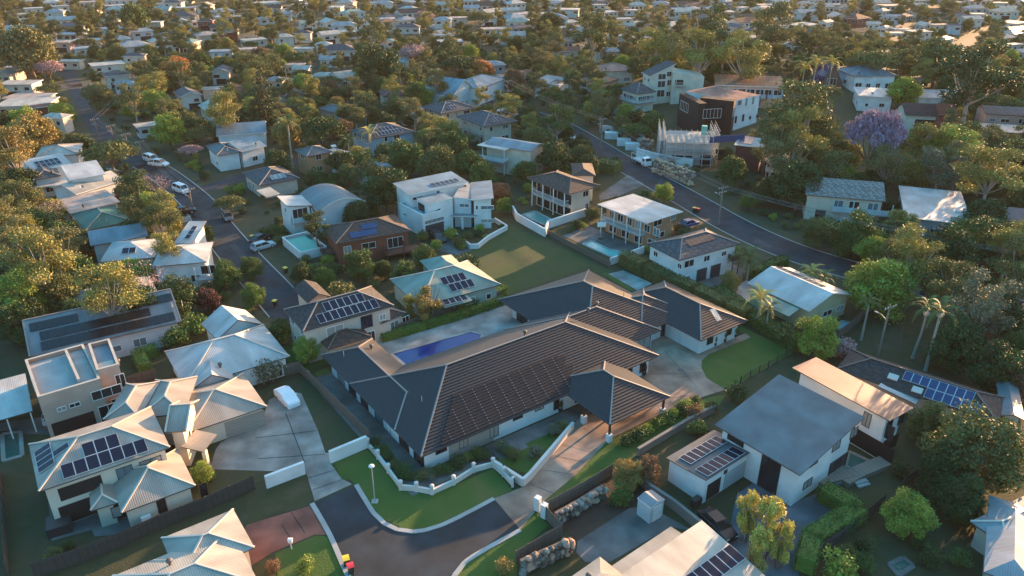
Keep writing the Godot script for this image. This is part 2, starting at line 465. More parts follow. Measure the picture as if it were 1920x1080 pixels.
# a block of a house: eave rectangle w x d, turned by yaw, centre x z
func B(x: float, z: float, yaw: float, w: float, d: float, h: float, roof: String, p: float, wm: String, rm: String, o := {}) -> void:
	var ov: float = o.get("ov", 0.5)
	if roof == "para": ov = 0.0
	bk = {"w": w, "d": d, "h": h, "roof": roof, "p": p, "y0": float(o.get("y0", 0.0)), "ov": ov, "rm": rm}
	feet.append(Vector3(x, z, maxf(w, d) * .5))
	bk.xf = Transform3D(Basis(Vector3.UP, yaw), Vector3(x, 0, z) - Vector3(cur.position.x, 0, cur.position.z))
	bk.f = faces_of(bk)
	var xf: Transform3D = bk.xf
	var ww := w / 2 - ov; var dd := d / 2 - ov
	if o.get("walls", true):
		var b := MB.new()
		var y0: float = bk.y0 - (0.0 if bk.y0 > 0 else 0.8)
		for s in [[Vector2(-ww, dd), Vector2(ww, dd)], [Vector2(ww, dd), Vector2(ww, -dd)], [Vector2(ww, -dd), Vector2(-ww, -dd)], [Vector2(-ww, -dd), Vector2(-ww, dd)]]:
			var n := 10 if roof == "arch" else 2
			for i in n:
				var a: Vector2 = s[0].lerp(s[1], float(i) / n); var e: Vector2 = s[0].lerp(s[1], float(i + 1) / n)
				b.quad(Vector3(a.x, y0, a.y), Vector3(e.x, y0, e.y), Vector3(e.x, top_at(bk, e.x, e.y) + 0.02, e.y), Vector3(a.x, top_at(bk, a.x, a.y) + 0.02, a.y))
		if bk.y0 > 0: b.quad(Vector3(-ww, y0, -dd), Vector3(ww, y0, -dd), Vector3(ww, y0, dd), Vector3(-ww, y0, dd))
		mi("wall", b.mesh(M[wm]), cur, xf)
	if roof == "para":
		var b := MB.new()
		for s in [[Vector3(-ww - .05, 0, dd - .1), Vector3(ww + .05, 0, dd - .1)], [Vector3(-ww - .05, 0, -dd + .1), Vector3(ww + .05, 0, -dd + .1)], [Vector3(-ww + .1, 0, -dd + .25), Vector3(-ww + .1, 0, dd - .25)], [Vector3(ww - .1, 0, -dd + .25), Vector3(ww - .1, 0, dd - .25)]]:
			b.bar(s[0] + Vector3.UP * (bk.y0 + h + .2), s[1] + Vector3.UP * (bk.y0 + h + .2), .3, .1)
		mi("coping", b.mesh(M[o.get("fm", wm)]), cur, xf)
	var top := MB.new(); var side := MB.new()
	var course: bool = o.get("courses", false)
	for f in bk.f:
		var pts := []
		for q in f[4]: pts.append(f[1] + f[2] * q.x + f[3] * q.y)
		top.slab(pts, 0.14, side, f[2], f[3], f[1])
		if course and f[0] in o.get("cf", "FLR"): courses(f, rm, xf)
	var am := top.mesh(M[o.get("base", rm)])
	side.mesh(M[o.get("fm", "gutter")], am)
	mi("roof", am, cur, xf)
	if o.get("cap", ""): caps(o.cap, xf)

func courses(f: Array, rm: String, xf: Transform3D) -> void:
	var s: float = 0.0
	for q in f[4]: s = maxf(s, q.y)
	var n: Vector3 = f[2].cross(f[3])
	var step := 0.39
	var lip := .095 if f[0] in "FR" else .035
	var v := 0.0
	while v < s - 0.05:
		var v1 := minf(v + step, s)
		var a := span(f[4], v); var e := span(f[4], minf(v1 + 0.02, s - 0.001))
		var b := MB.new()
		var P := func(u, y, k): return f[1] + f[2] * u + f[3] * y + n * k
		var lo0: Vector3 = P.call(a.x, v - 0.03, lip); var lo1: Vector3 = P.call(a.y, v - 0.03, lip)
		b.tri(lo0, lo1, P.call(e.y, v1, 0.012), Vector2(a.x, -v), Vector2(a.y, -v), Vector2(e.y, -v1))
		b.tri(lo0, P.call(e.y, v1, 0.012), P.call(e.x, v1, 0.012), Vector2(a.x, -v), Vector2(e.y, -v1), Vector2(e.x, -v1))
		b.quad(P.call(a.x, v - 0.03, 0.0), P.call(a.y, v - 0.03, 0.0), lo1, lo0)
		mi("tile_course", b.mesh(M[rm]), cur, xf)
		v = v1

func span(poly: Array, y: float) -> Vector2:
	var lo := 1e9; var hi := -1e9
	for i in poly.size():
		var a: Vector2 = poly[i]; var b: Vector2 = poly[(i + 1) % poly.size()]
		if (a.y <= y and b.y >= y) or (b.y <= y and a.y >= y):
			if absf(a.y - b.y) < 1e-6:
				lo = minf(lo, minf(a.x, b.x)); hi = maxf(hi, maxf(a.x, b.x))
			else:
				var u := lerpf(a.x, b.x, (y - a.y) / (b.y - a.y))
				lo = minf(lo, u); hi = maxf(hi, u)
	return Vector2(lo, hi)

func caps(m: String, xf: Transform3D) -> void:
	var done := {}
	for f in bk.f:
		for i in f[4].size():
			var a: Vector3 = f[1] + f[2] * f[4][i].x + f[3] * f[4][i].y
			var j: int = (i + 1) % f[4].size()
			var e: Vector3 = f[1] + f[2] * f[4][j].x + f[3] * f[4][j].y
			if maxf(a.y, e.y) < bk.y0 + bk.h + 0.3: continue
			var k := str(((a + e) * 10).round())
			if done.has(k): continue
			done[k] = 1
			var b := MB.new()
			b.bar(a + Vector3.UP * 0.08, e + Vector3.UP * 0.08, 0.19, 0.1)
			mi("ridge_cap", b.mesh(M[m]), cur, xf)

func side_xf(s: String, u: float, v: float, out := 0.0) -> Transform3D:
	var hw: float = bk.w / 2 - bk.ov; var hd: float = bk.d / 2 - bk.ov; var y: float = bk.y0 + v
	var t: Transform3D
	match s:
		"F": t = Transform3D(Basis(), Vector3(-hw + u, y, hd + out))
		"R": t = Transform3D(Basis(Vector3.UP, PI / 2), Vector3(hw + out, y, hd - u))
		"B": t = Transform3D(Basis(Vector3.UP, PI), Vector3(hw - u, y, -hd - out))
		"L": t = Transform3D(Basis(Vector3.UP, -PI / 2), Vector3(-hw - out, y, -hd + u))
	return bk.xf * t

func side_len(s: String) -> float:
	return (bk.w if s in "FB" else bk.d) - 2 * bk.ov

func win_mesh(w: float, h: float, fr: String, mul: int) -> Array:
	var key := "%.2f_%.2f_%s_%d" % [w, h, fr, mul]
	if not cache.has(key):
		var b := MB.new(); var t := 0.07
		b.box(Vector3(0, t / 2, .03), Vector3(w, t, .06)); b.box(Vector3(0, h - t / 2, .03), Vector3(w, t, .06))
		for x in [-w / 2 + t / 2, w / 2 - t / 2]: b.box(Vector3(x, h / 2, .03), Vector3(t, h - 2 * t, .06))
		for i in range(1, mul): b.box(Vector3(-w / 2 + w * i / mul, h / 2, .025), Vector3(t * .8, h - 2 * t, .05))
		var g := MB.new()
		g.quad(Vector3(-w / 2 + t, t, .012), Vector3(w / 2 - t, t, .012), Vector3(w / 2 - t, h - t, .012), Vector3(-w / 2 + t, h - t, .012))
		cache[key] = [b.mesh(M[fr]), g.mesh(M.glass)]
	return cache[key]

# one opening: side, centre along the wall, sill height, width, height
func W(s: String, u: float, v: float, w: float, h: float, kind := "window", fr := "trim") -> void:
	var xf := side_xf(s, u, v)
	if kind == "garage_door":
		var b := MB.new()
		var n := 5
		for i in n: b.box(Vector3(0, h * (i + .5) / n, .03), Vector3(w, h / n - .04, .06))
		b.box(Vector3(0, h / 2, .012), Vector3(w, h, .024))
		mi("garage_door", b.mesh(M[fr]), cur, xf)
		return
	if kind == "door":
		var b := MB.new(); b.box(Vector3(0, h / 2, .03), Vector3(w, h, .06))
		var d := mi("door", b.mesh(M[fr]), cur, xf)
		var k := MB.new(); k.box(Vector3(w * .36, h * .46, .08), Vector3(.12, .05, .05))
		mi("handle", k.mesh(M.steel), d)
		return
	if kind == "opening":
		var b := MB.new(); b.quad(Vector3(-w / 2, 0, .008), Vector3(w / 2, 0, .008), Vector3(w / 2, h, .008), Vector3(-w / 2, h, .008))
		mi("opening", b.mesh(M.black), cur, xf)
		return
	if kind == "boards":
		var b := MB.new(); b.box(Vector3(0, h / 2, .02), Vector3(w, h, .04))
		mi("cladding_panel", b.mesh(M[fr]), cur, xf)
		return
	var mul := 1 if w < 1.0 else (2 if w < 2.4 else roundi(w / 1.1))
	var a := win_mesh(w, h, fr, mul)
	var o := mi("window" if kind == "window" else "glass_door", a[0], cur, xf)
	var gv: int = absi(hash(xf.origin.snapped(Vector3.ONE * .1))) % 5
	mi("pane", a[1], o, Transform3D(), null if kind != "window" else (M.glass_blue if gv == 0 else (M.curtain if gv == 1 else null)))

func WA(sides: String, st: int, sd: int, fr := "trim") -> void:
	var rng := RandomNumberGenerator.new(); rng.seed = sd
	for s in sides:
		var n: int = maxi(1, int(side_len(s) / 3.1))
		for k in st:
			for i in n:
				if rng.randf() < 0.14: continue
				var w: float = [0.9, 1.5, 1.8, 2.2][rng.randi() % 4]
				var low: bool = k == 0 and rng.randf() < 0.2
				W(s, side_len(s) * (i + 0.5) / n + rng.randf_range(-.25, .25), 0.1 + k * 2.75 if low else 1.0 + k * 2.75, w, 2.0 if low else [1.0, 1.2, 1.3][rng.randi() % 3], "window", fr)

# solar panels on roof face f: lower left corner u v, columns, rows
func SP(f: String, u: float, v: float, nc: int, nr: int, pw := 1.0, ph := 1.65, m := "panel", frame := "alu", tilt := 0.0) -> void:
	for q in bk.f:
		if q[0] != f: continue
		var key := "sp%.2f_%.2f_%s_%s" % [pw, ph, m, frame]
		if not cache.has(key):
			var b := MB.new(); b.box(Vector3(0, 0, 0), Vector3(pw - (.02 if m != "film" else .0), ph - (.02 if m != "film" else .0), .05))
			var g := MB.new(); var x := pw / 2 - .045; var y := ph / 2 - .045
			g.quad(Vector3(-x, -y, .028), Vector3(x, -y, .028), Vector3(x, y, .028), Vector3(-x, y, .028))
			cache[key] = g.mesh(M[m], b.mesh(M[frame]))
		var n: Vector3 = q[2].cross(q[3])
		for j in nr:
			var s0 := span(q[4], v + ph * j + .05); var s1 := span(q[4], v + ph * (j + 1) - .05)
			for i in nc:
				if u + pw * i < maxf(s0.x, s1.x) - .02 or u + pw * (i + 1) > minf(s0.y, s1.y) + .02: continue
				var o: Vector3 = q[1] + q[2] * (u + pw * (i + .5)) + q[3] * (v + ph * (j + .5)) + n * ((0.12 if m != "film" else .14) + sin(tilt) * ph / 2)
				mi("solar_panel", cache[key], cur, bk.xf * Transform3D(Basis(q[2], q[3], n) * Basis(Vector3.RIGHT, tilt), o))

# small thing on roof face
func RV(f: String, u: float, v: float, kind: String) -> void:
	for q in bk.f:
		if q[0] != f: continue
		var o: Vector3 = q[1] + q[2] * u + q[3] * v
		var b := MB.new()
		if kind == "skylight":
			var n: Vector3 = q[2].cross(q[3])
			b.box(Vector3.ZERO, Vector3(1.2, 0.9, .16))
			mi(kind, b.mesh(M.cap_light), cur, bk.xf * Transform3D(Basis(q[2], q[3], n), o + n * .08))
		elif kind == "roof_vent":
			b.lathe(Vector3(0, -.2, 0), [Vector2(.13, 0), Vector2(.13, .5), Vector2(.26, .55), Vector2(.3, .75), Vector2(.2, .9), Vector2(0.01, .95)])
			mi(kind, b.mesh(M.steel if f == "L" else M.cap_dark), cur, bk.xf * Transform3D(Basis(), o))
		elif kind == "dish":
			b.tube([Vector3.ZERO, Vector3(0, .7, 0)], [.03, .03])
			b.lathe(Vector3(0, .7, 0), [Vector2(.01, 0), Vector2(.3, .06), Vector2(.42, .18)])
			mi("satellite_dish", b.mesh(M.steel), cur, bk.xf * Transform3D(Basis(Vector3.RIGHT, .7), o))
		else:
			b.tube([Vector3(0, -.2, 0), Vector3(0, .75, 0)], [.05, .05])
			mi("vent_pipe", b.mesh(M.cap_light), cur, bk.xf * Transform3D(Basis(), o))
	
# balcony or veranda along a side: u0..u1, floor height, depth, roofed posts up to top
func V(s: String, u0: float, u1: float, v: float, dep: float, top: float, m := "white", rail := "bars", ground := true, fl := "concrete") -> void:
	var xf := side_xf(s, (u0 + u1) / 2, 0)
	var w := u1 - u0
	if v > 0.05:
		var b := MB.new(); b.box(Vector3(0, v - .12, dep / 2), Vector3(w, .24, dep))
		mi("balcony_floor", b.mesh(M[fl]), cur, xf)
	var n := maxi(1, roundi(w / 3.2))
	for i in n + 1:
		var x := -w / 2 + .08 + (w - .16) * i / n
		var y := 0.0 if ground else v
		var b := MB.new(); b.box(Vector3(x, (y + top) / 2, dep - .1), Vector3(.16, top - y, .16))
		if top - y > .1: mi("post", b.mesh(M[m]), cur, xf)
	if rail != "":
		for seg in [[Vector3(-w / 2, 0, dep - .05), Vector3(w / 2, 0, dep - .05)], [Vector3(-w / 2 + .05, 0, .1), Vector3(-w / 2 + .05, 0, dep - .12)], [Vector3(w / 2 - .05, 0, .1), Vector3(w / 2 - .05, 0, dep - .12)]]:
			var b := MB.new()
			var up := Vector3.UP
			if rail == "glass":
				b.bar(seg[0] + up * (v + .5), seg[1] + up * (v + .5), .03, .95)
				mi("railing", b.mesh(M.rail_glass), cur, xf)
				continue
			if rail == "solid":
				b.bar(seg[0] + up * (v + .5), seg[1] + up * (v + .5), .1, 1.0)
			else:
				b.bar(seg[0] + up * (v + 1.0), seg[1] + up * (v + 1.0), .07, .07)
				b.bar(seg[0] + up * (v + .12), seg[1] + up * (v + .12), .05, .05)
				var l: float = (seg[1] - seg[0]).length()
				var k := int(l / .28)
				for i in k: b.bar(seg[0].lerp(seg[1], (i + .5) / k) + up * (v + .12), seg[0].lerp(seg[1], (i + .5) / k) + up * (v + 1.0), .03, .03)
			mi("railing", b.mesh(M[m]), cur, xf)

# loose part of the current house: box in block coordinates
func P(called: String, x: float, y: float, z: float, sx: float, sy: float, sz: float, m: String) -> void:
	var b := MB.new(); b.box(Vector3(x, y, z), Vector3(sx, sy, sz))
	mi(called, b.mesh(M[m]), cur, bk.xf)

# ---------- site works ----------
func wall_line(called: String, label: String, cat: String, pts: Array, h: float, th: float, m: String, pil := 0.0, group := "") -> void:
	var o := root(called, g3(pts[0].x, pts[0].y), label, cat, group)
	for i in pts.size() - 1:
		var a := g3(pts[i].x, pts[i].y) - o.position; var e := g3(pts[i + 1].x, pts[i + 1].y) - o.position
		var b := MB.new()
		b.bar(a + Vector3.UP * (h / 2 - .2), e + Vector3.UP * (h / 2 - .2), th, h + .4)
		mi("wall_section", b.mesh(M[m]), o)
		var k := MB.new()
		k.bar(a + Vector3.UP * (h + .03), e + Vector3.UP * (h + .03), th + .08, .06)
		mi("coping", k.mesh(M[m]), o)
	if pil > 0:
		for p in pts:
			var a := g3(p.x, p.y) - o.position
			var b := MB.new()
			b.box(a + Vector3.UP * (h + pil) / 2, Vector3(.4, h + pil, .4))
			b.lathe(a + Vector3.UP * (h + pil), [Vector2(.27, 0), Vector2(.25, .07), Vector2(.17, .13), Vector2(0.01, .16)], 8)
			mi("pillar", b.mesh(M[m]), o)

func fence(called: String, label: String, pts: Array, h := 1.7, m := "paling", rails := true, bay := 2.4, group := "") -> void:
	var o := root(called, g3(pts[0].x, pts[0].y), label, "fence", group)
	for i in pts.size() - 1:
		var l: float = pts[i].distance_to(pts[i + 1])
		var n := maxi(1, roundi(l / bay))
		for k in n + (1 if i == pts.size() - 2 else 0):
			var p: Vector2 = pts[i].lerp(pts[i + 1], float(k) / n)
			var a := g3(p.x, p.y) - o.position
			var b := MB.new(); b.box(a + Vector3.UP * (h / 2 + .02), Vector3(.12, h + .1, .12))
			mi("post", b.mesh(M[m]), o)
			if k == n: continue
			var q: Vector2 = pts[i].lerp(pts[i + 1], float(k + 1) / n)
			var e := g3(q.x, q.y) - o.position
			var sd := (e - a).cross(Vector3.UP).normalized()
			if m == "steel" or m == "dark_trim" or m == "trim":
				var c := MB.new()
				for y in [.12, h - .08]: c.bar(a + Vector3.UP * y, e + Vector3.UP * y, .04, .04)
				var nb := int(bay / .3)
				for j in nb: c.bar(a.lerp(e, (j + .5) / nb) + Vector3.UP * .1, a.lerp(e, (j + .5) / nb) + Vector3.UP * (h - .08), .02, .02)
				mi("fence_panel", c.mesh(M[m]), o)
			else:
				var c := MB.new()
				c.bar(a + Vector3.UP * (h / 2), e + Vector3.UP * (h / 2), .035, h)
				mi("fence_panel", c.mesh(M[m]), o)
				if rails:
					for y in [.35, h - .35]:
						var r := MB.new(); r.bar(a + sd * .06 + Vector3.UP * y, e + sd * .06 + Vector3.UP * y, .06, .1)
						mi("rail", r.mesh(M[m]), o)

func pool(called: String, label: String, pts: Array, water: String, cop := "white_pave", up := 0.12) -> void:
	var c := Vector2.ZERO
	for p in pts: c += p / pts.size()
	feet.append(Vector3(c.x, c.y, 6.5))
	var o := root(called, g3(c.x, c.y), label, "pool")
	var w := MB.new(); var ring := []
	for p in pts: ring.append(Vector3(p.x - c.x, up - .07, p.y - c.y))
	var area := 0.0
	for i in pts.size(): area += pts[i].cross(pts[(i + 1) % pts.size()])
	if area > 0: ring.reverse()
	for i in range(1, ring.size() - 1):
		w.tri(ring[0], ring[i], ring[i + 1], Vector2(ring[0].x, ring[0].z), Vector2(ring[i].x, ring[i].z), Vector2(ring[i + 1].x, ring[i + 1].z))
	mi("water", w.mesh(M[water]), o)
	var k := MB.new()
	for i in ring.size():
		k.bar(ring[i] + Vector3.UP * .0, ring[(i + 1) % ring.size()] + Vector3.UP * .003 * (i % 2), .45, .14)
	mi("pool_coping", k.mesh(M[cop]), o)

func hedge(called: String, label: String, pts: Array, w: float, h: float, m: String, leaf := 0.2, dens := 62.0, group := "") -> void:
	var rng := RandomNumberGenerator.new(); rng.seed = int(absf(pts[0].x * 131 + pts[0].y * 17)) + 1
	var o := root(called, g3(pts[0].x, pts[0].y), label, "hedge", group)
	var b := MB.new()
	var core := MB.new()
	var b_end := false
	for i in pts.size() - 1:
		var a := g3(pts[i].x, pts[i].y) - o.position; var e := g3(pts[i + 1].x, pts[i + 1].y) - o.position
		var l := a.distance_to(e)
		var x := (e - a).normalized(); var z := x.cross(Vector3.UP).normalized()
		core.bar(a + Vector3.UP * (h * .45), e + Vector3.UP * (h * .45), w * .86, h * .9)
		for k in int(l * (w + 2 * h) * dens):
			var u := rng.randf() * (w + 2 * h)
			var bump := rng.randf_range(-.08, .1)
			var p := a + x * rng.randf_range(-.35, l + .35)
			if k % 6 == 0: p = (a if k % 12 == 0 else e) + z * rng.randf_range(-w / 2, w / 2) + x * rng.randf_range(-.4, .4) + Vector3.UP * rng.randf() * h; b_end = true
			if b_end: b_end = false
			elif u < h: p += z * (-w / 2 - bump) + Vector3.UP * u
			elif u < h + w: p += z * (u - h - w / 2) + Vector3.UP * (h + bump)
			else: p += z * (w / 2 + bump) + Vector3.UP * (u - h - w)
			leafq(b, rng, p, leaf * rng.randf_range(.7, 1.3), 0.75 + 0.3 * sin(p.x * 1.7 + p.z * 2.3) * .5 + rng.randf_range(-.15, .25))
	var cm := core.mesh(M[m])
	mi("foliage", b.mesh(M[m]), o)
	mi("inner_growth", cm, o)

# ---------- plants ----------
func leafq(b: MB, rng: RandomNumberGenerator, p: Vector3, s: float, tone: float, up := 0.3) -> void:
	var n := Vector3(rng.randfn(), rng.randfn() + up, rng.randfn()).normalized()
	var x := n.cross(Vector3(rng.randfn(), rng.randfn(), rng.randfn())).normalized() * s * .5
	var y := n.cross(x) * 0.75
	b.quad(p - x, p - y, p + x, p + y)
	var c := Color(tone, tone, tone)
	for i in 6: b.c.append(c)

func crown(sd: int, clumps: Array, per: float, leaf: float, hollow := 0.45) -> ArrayMesh:
	var rng := RandomNumberGenerator.new(); rng.seed = sd
	var b := MB.new()
	for q in clumps:
		var r: Vector3 = q[1]
		var tone: float = rng.randf_range(0.62, 1.35)
		var n := int(per * (r.x * r.y + r.y * r.z + r.x * r.z) / 3)
		for i in n:
			var d := Vector3(rng.randfn(), rng.randfn(), rng.randfn()).normalized()
			var rr := pow(rng.randf_range(hollow * hollow * hollow, 1.0), .33) * rng.randf_range(.75, 1.22)
			leafq(b, rng, q[0] + d * r * rr, leaf * rng.randf_range(.6, 1.35), tone * rng.randf_range(.68, 1.32))
	return b.mesh(null)

func ball(rng: RandomNumberGenerator, n: int, o: Vector3, r: Vector3, cr: float, flat := 0.75) -> Array:
	var out := []
	for i in n:
		var y := 1.0 - 1.9 * (i + .5) / n
		var a := i * 2.39996 + rng.randf_range(-.4, .4)
		var k := sqrt(maxf(0, 1 - y * y))
		var s := rng.randf_range(.5, 1.16)
		var c := cr * rng.randf_range(.7, 1.3)
		out.append([o + Vector3(cos(a) * k, y, sin(a) * k) * r * s, Vector3(c, c * flat, c)])
	return out

var K := {}

func limbs(rng: RandomNumberGenerator, clumps: Array, h: float, r: float, fork: float, every := 2) -> MB:
	var b := MB.new()
	var lean := Vector3(rng.randf_range(-.3, .3), 0, rng.randf_range(-.3, .3))
	var f := Vector3(0, h * fork, 0) + lean
	b.tube([Vector3(0, -.4, 0), Vector3(0, .25, 0), f * .5, f], [r * 1.5, r * 1.1, r * .9, r * .75], 7)
	for i in range(0, clumps.size(), every):
		var e: Vector3 = clumps[i][0]
		var m := f.lerp(e, .5) + Vector3(0, -.3, 0) + Vector3(rng.randf_range(-.3, .3), 0, rng.randf_range(-.3, .3))
		b.tube([f, m, e], [r * .5, r * .3, r * .1], 5)
	return b

# archetypes are about 1 unit = 1 m at their own size; [crown mesh, trunk mesh, width, height]
func archetypes() -> void:
	var rng := RandomNumberGenerator.new()
	for k in 3:
		rng.seed = 100 + k
		var c := ball(rng, 26, Vector3(0, 4.0, 0), Vector3(2.7, 2.6, 2.7), 1.35)
		K["leafy%d" % k] = [crown(k + 1, c, 230, .32), limbs(rng, c, 6.5, .2, .3, 4).mesh(M.bark), 7.6, 7.6]
	for k in 2:
		rng.seed = 150 + k
		var c := ball(rng, 38, Vector3(0, 3.5, 0), Vector3(2.9, 2.9, 2.9), 1.08)
		K["near%d" % k] = [crown(k + 11, c, 330, .25), limbs(rng, c, 6.0, .18, .28, 4).mesh(M.bark), 7.8, 7.4]
	for k in 4:
		rng.seed = 200 + k
		var c := []
		for i in 17:
			var a := i * 2.4 + rng.randf_range(-.5, .5)
			var y := rng.randf_range(5.0, 12.5)
			var rad := rng.randf_range(.8, 3.4) * (1.15 - absf(y - 8.5) / 8)
			var s := rng.randf_range(.9, 1.75)
			c.append([Vector3(cos(a) * rad, y, sin(a) * rad), Vector3(s * 1.15, s * .7, s * 1.15)])
		K["gum%d" % k] = [crown(30 + k, c, 270, .27, .2), limbs(rng, c, 10.5, .26, .42, 1).mesh(M.bark_pale), 8.2, 13.2]
	for k in 2:
		rng.seed = 300 + k
		var c := []
		for i in 24:
			var a := i * 2.4; var q := sqrt((i + .5) / 24.0)
			var s := rng.randf_range(1.0, 1.7)
			c.append([Vector3(cos(a) * q * 4.3, 5.2 - q * q * 1.3 + rng.randf_range(-.3, .3), sin(a) * q * 4.3), Vector3(s, s * .55, s)])
		K["wide%d" % k] = [crown(50 + k, c, 150, .34), limbs(rng, c, 5.0, .24, .35, 2).mesh(M.bark), 11.0, 6.3]
	for k in 2:
		rng.seed = 400 + k
		var c := []
		for i in 30:
			var y := 1.2 + i * .42
			var rad := 3.0 * (1 - y / 14.5)
			var a := i * 2.4
			c.append([Vector3(cos(a) * rad * .6, y, sin(a) * rad * .6), Vector3(rad * .62 + .2, .55, rad * .62 + .2)])
		K["pine%d" % k] = [crown(60 + k, c, 170, .3, .1), limbs(rng, c, 13, .22, .9, 50).mesh(M.bark), 6.2, 14.0]
	for k in 2:
		rng.seed = 500 + k
		var c := ball(rng, 9, Vector3(0, .85, 0), Vector3(.75, .6, .75), .62)
		K["bush%d" % k] = [crown(70 + k, c, 520, .17), limbs(rng, c, .8, .05, .3, 3).mesh(M.bark), 2.5, 1.9]
	for k in 2:
		rng.seed = 600 + k
		var c := []
		for i in 26:
			var a := rng.randf() * TAU; var y := rng.randf_range(1.6, 8.2); var rad := rng.randf_range(.2, 1.9) * (1 - absf(y - 4.2) / 7)
			var s := rng.randf_range(.5, .95)
			c.append([Vector3(cos(a) * rad, y, sin(a) * rad), Vector3(s * .7, s * 1.1, s * .7)])
		var b := MB.new()
		for i in 9:
			var a := i * 2.4
			b.tube([Vector3(cos(a) * .4, 0, sin(a) * .4), Vector3(cos(a) * 1.1, 4.5, sin(a) * 1.1), Vector3(cos(a) * 1.9, 8, sin(a) * 1.9)], [.06, .05, .02], 4)
		K["bamboo%d" % k] = [crown(80 + k, c, 520, .24, .1), b.mesh(M.bark), 4.4, 9.0]
	for k in 2:
		rng.seed = 700 + k
		var c := []
		for i in 20:
			var a := i * 2.4; var y := rng.randf_range(3.5, 8)
			var rad := rng.randf_range(1, 3)
			c.append([Vector3(cos(a) * rad, y, sin(a) * rad), Vector3(1.2, .8, 1.2)])
		K["bare%d" % k] = [crown(90 + k, c, 30, .22, .1), limbs(rng, c, 7, .2, .3, 1).mesh(M.bark), 7.5, 8.8]
	# frond: arching rachis with leaflets
	var fr := MB.new()
	for i in 15:
		var t := i / 14.0
		var p := Vector3(2.9 * t, 0.9 * sin(t * 2.4) - 1.25 * t * t * t, 0)
		var l := 0.62 * sin(0.35 + t * 2.5)
		for s in [-1.0, 1.0]:
			var e := p + Vector3(.3, -.34 * l - .05, s * l)
			fr.tri(p + Vector3(-.07, 0, 0), e, p + Vector3(.11, 0, 0))
			for q in 3: fr.c.append(Color(.8 + .4 * t, .8 + .4 * t, .8))
		if i < 14:
			var t1 := (i + 1) / 14.0
			var p1 := Vector3(2.9 * t1, 0.9 * sin(t1 * 2.4) - 1.25 * t1 * t1 * t1, 0)
			fr.quad(p + Vector3(0, 0, -.03), p + Vector3(0, 0, .03), p1 + Vector3(0, 0, .03), p1 + Vector3(0, 0, -.03))
			for q in 6: fr.c.append(Color(1, 1, .8))
	K["frond"] = [fr.mesh(null)]

const CAT := {"leafy": "tree", "near": "tree", "gum": "tree", "wide": "tree", "pine": "tree", "bush": "shrub", "bamboo": "bamboo", "bare": "tree", "palm": "palm tree"}

# a plant: archetype, place, crown width, height, leaf colour
func T(called: String, arch: String, x: float, z: float, w: float, h: float, col: String, label: String, group := "") -> void:
	var a: Array = K[arch]
	var o := root(called, g3(x, z), label, CAT[arch.rstrip("0123456789")], group, fposmod(x * 1.7 + z * 2.3, TAU))
	o.scale = Vector3(w / a[2], h / a[3], w / a[2])
	mi("trunk", a[1], o)
	mi("crown", a[0], o, Transform3D(), M["l_" + col])

func palm(called: String, x: float, z: float, h: float, w: float, col: String, label: String, group := "", n := 13, fruit := false) -> void:
	var o := root(called, g3(x, z), label, "palm tree", group, fposmod(x * 3 + z, TAU))
	var s := w / 5.6
	var b := MB.new()
	var lean := Vector3(sin(x * 3) * .25, 0, cos(z * 2) * .25)
	b.tube([Vector3(0, -.3, 0), Vector3(0, .4, 0), Vector3(0, h * .5, 0) + lean, Vector3(0, h, 0) + lean], [.26 * s + .06, .2 * s + .05, .15 * s + .04, .13 * s + .03], 8)
	mi("trunk", b.mesh(M.palm_bark), o)
	for i in n:
		var e := 0.75 - 1.35 * float(i) / n
		mi("frond", K.frond[0], o, Transform3D(Basis(Vector3.UP, i * 2.4) * Basis(Vector3.BACK, e).scaled(Vector3(s, s, s)), Vector3(0, h, 0) + lean), M["l_" + col])
	if fruit:
		var c := MB.new()
		c.lathe(Vector3(0, h - .9, 0) + lean, [Vector2(.1, 0), Vector2(.4, .15), Vector2(.48, .5), Vector2(.2, .85)], 9)
		mi("flower_cluster", c.mesh(M.sand), o)

func copies(called: String, arch: String, col: String, xf: Array, parent: Node) -> void:
	var mm := MultiMesh.new()
	mm.transform_format = MultiMesh.TRANSFORM_3D
	mm.mesh = K[arch][0].duplicate()
	mm.mesh.surface_set_material(0, M["l_" + col])
	mm.instance_count = xf.size()
	for i in xf.size(): mm.set_instance_transform(i, xf[i])
	var o := MultiMeshInstance3D.new()
	o.multimesh = mm
	o.name = called
	parent.add_child(o, true)

# ---------- vehicles and street things ----------
func wheel(o: Node3D, x: float, z: float, r: float) -> void:
	if not cache.has("wheel"):
		var b := MB.new(); b.lathe(Vector3(0, -.11, 0), [Vector2(.16, 0), Vector2(.3, 0), Vector2(.33, .04), Vector2(.33, .18), Vector2(.3, .22), Vector2(.16, .22)], 14)
		var h := MB.new(); h.lathe(Vector3(0, -.1, 0), [Vector2(.01, .0), Vector2(.2, .01), Vector2(.2, .19), Vector2(.01, .2)], 10)
		cache.wheel = [b.mesh(M.tyre), h.mesh(M.alu)]
	var w := mi("wheel", cache.wheel[0], o, Transform3D(Basis(Vector3.RIGHT, PI / 2).scaled(Vector3.ONE * r / .33), Vector3(x, r, z)))
	mi("rim", cache.wheel[1], w)

func loft(b: MB, secs: Array) -> void:
	for i in secs.size() - 1:
		var a: Array = secs[i]; var e: Array = secs[i + 1]
		for k in a.size() - 1: b.quad(a[k], e[k], e[k + 1], a[k + 1])
	for k in range(1, secs[0].size() - 1):
		b.tri(secs[0][0], secs[0][k], secs[0][k + 1]); b.tri(secs[-1][0], secs[-1][k + 1], secs[-1][k])

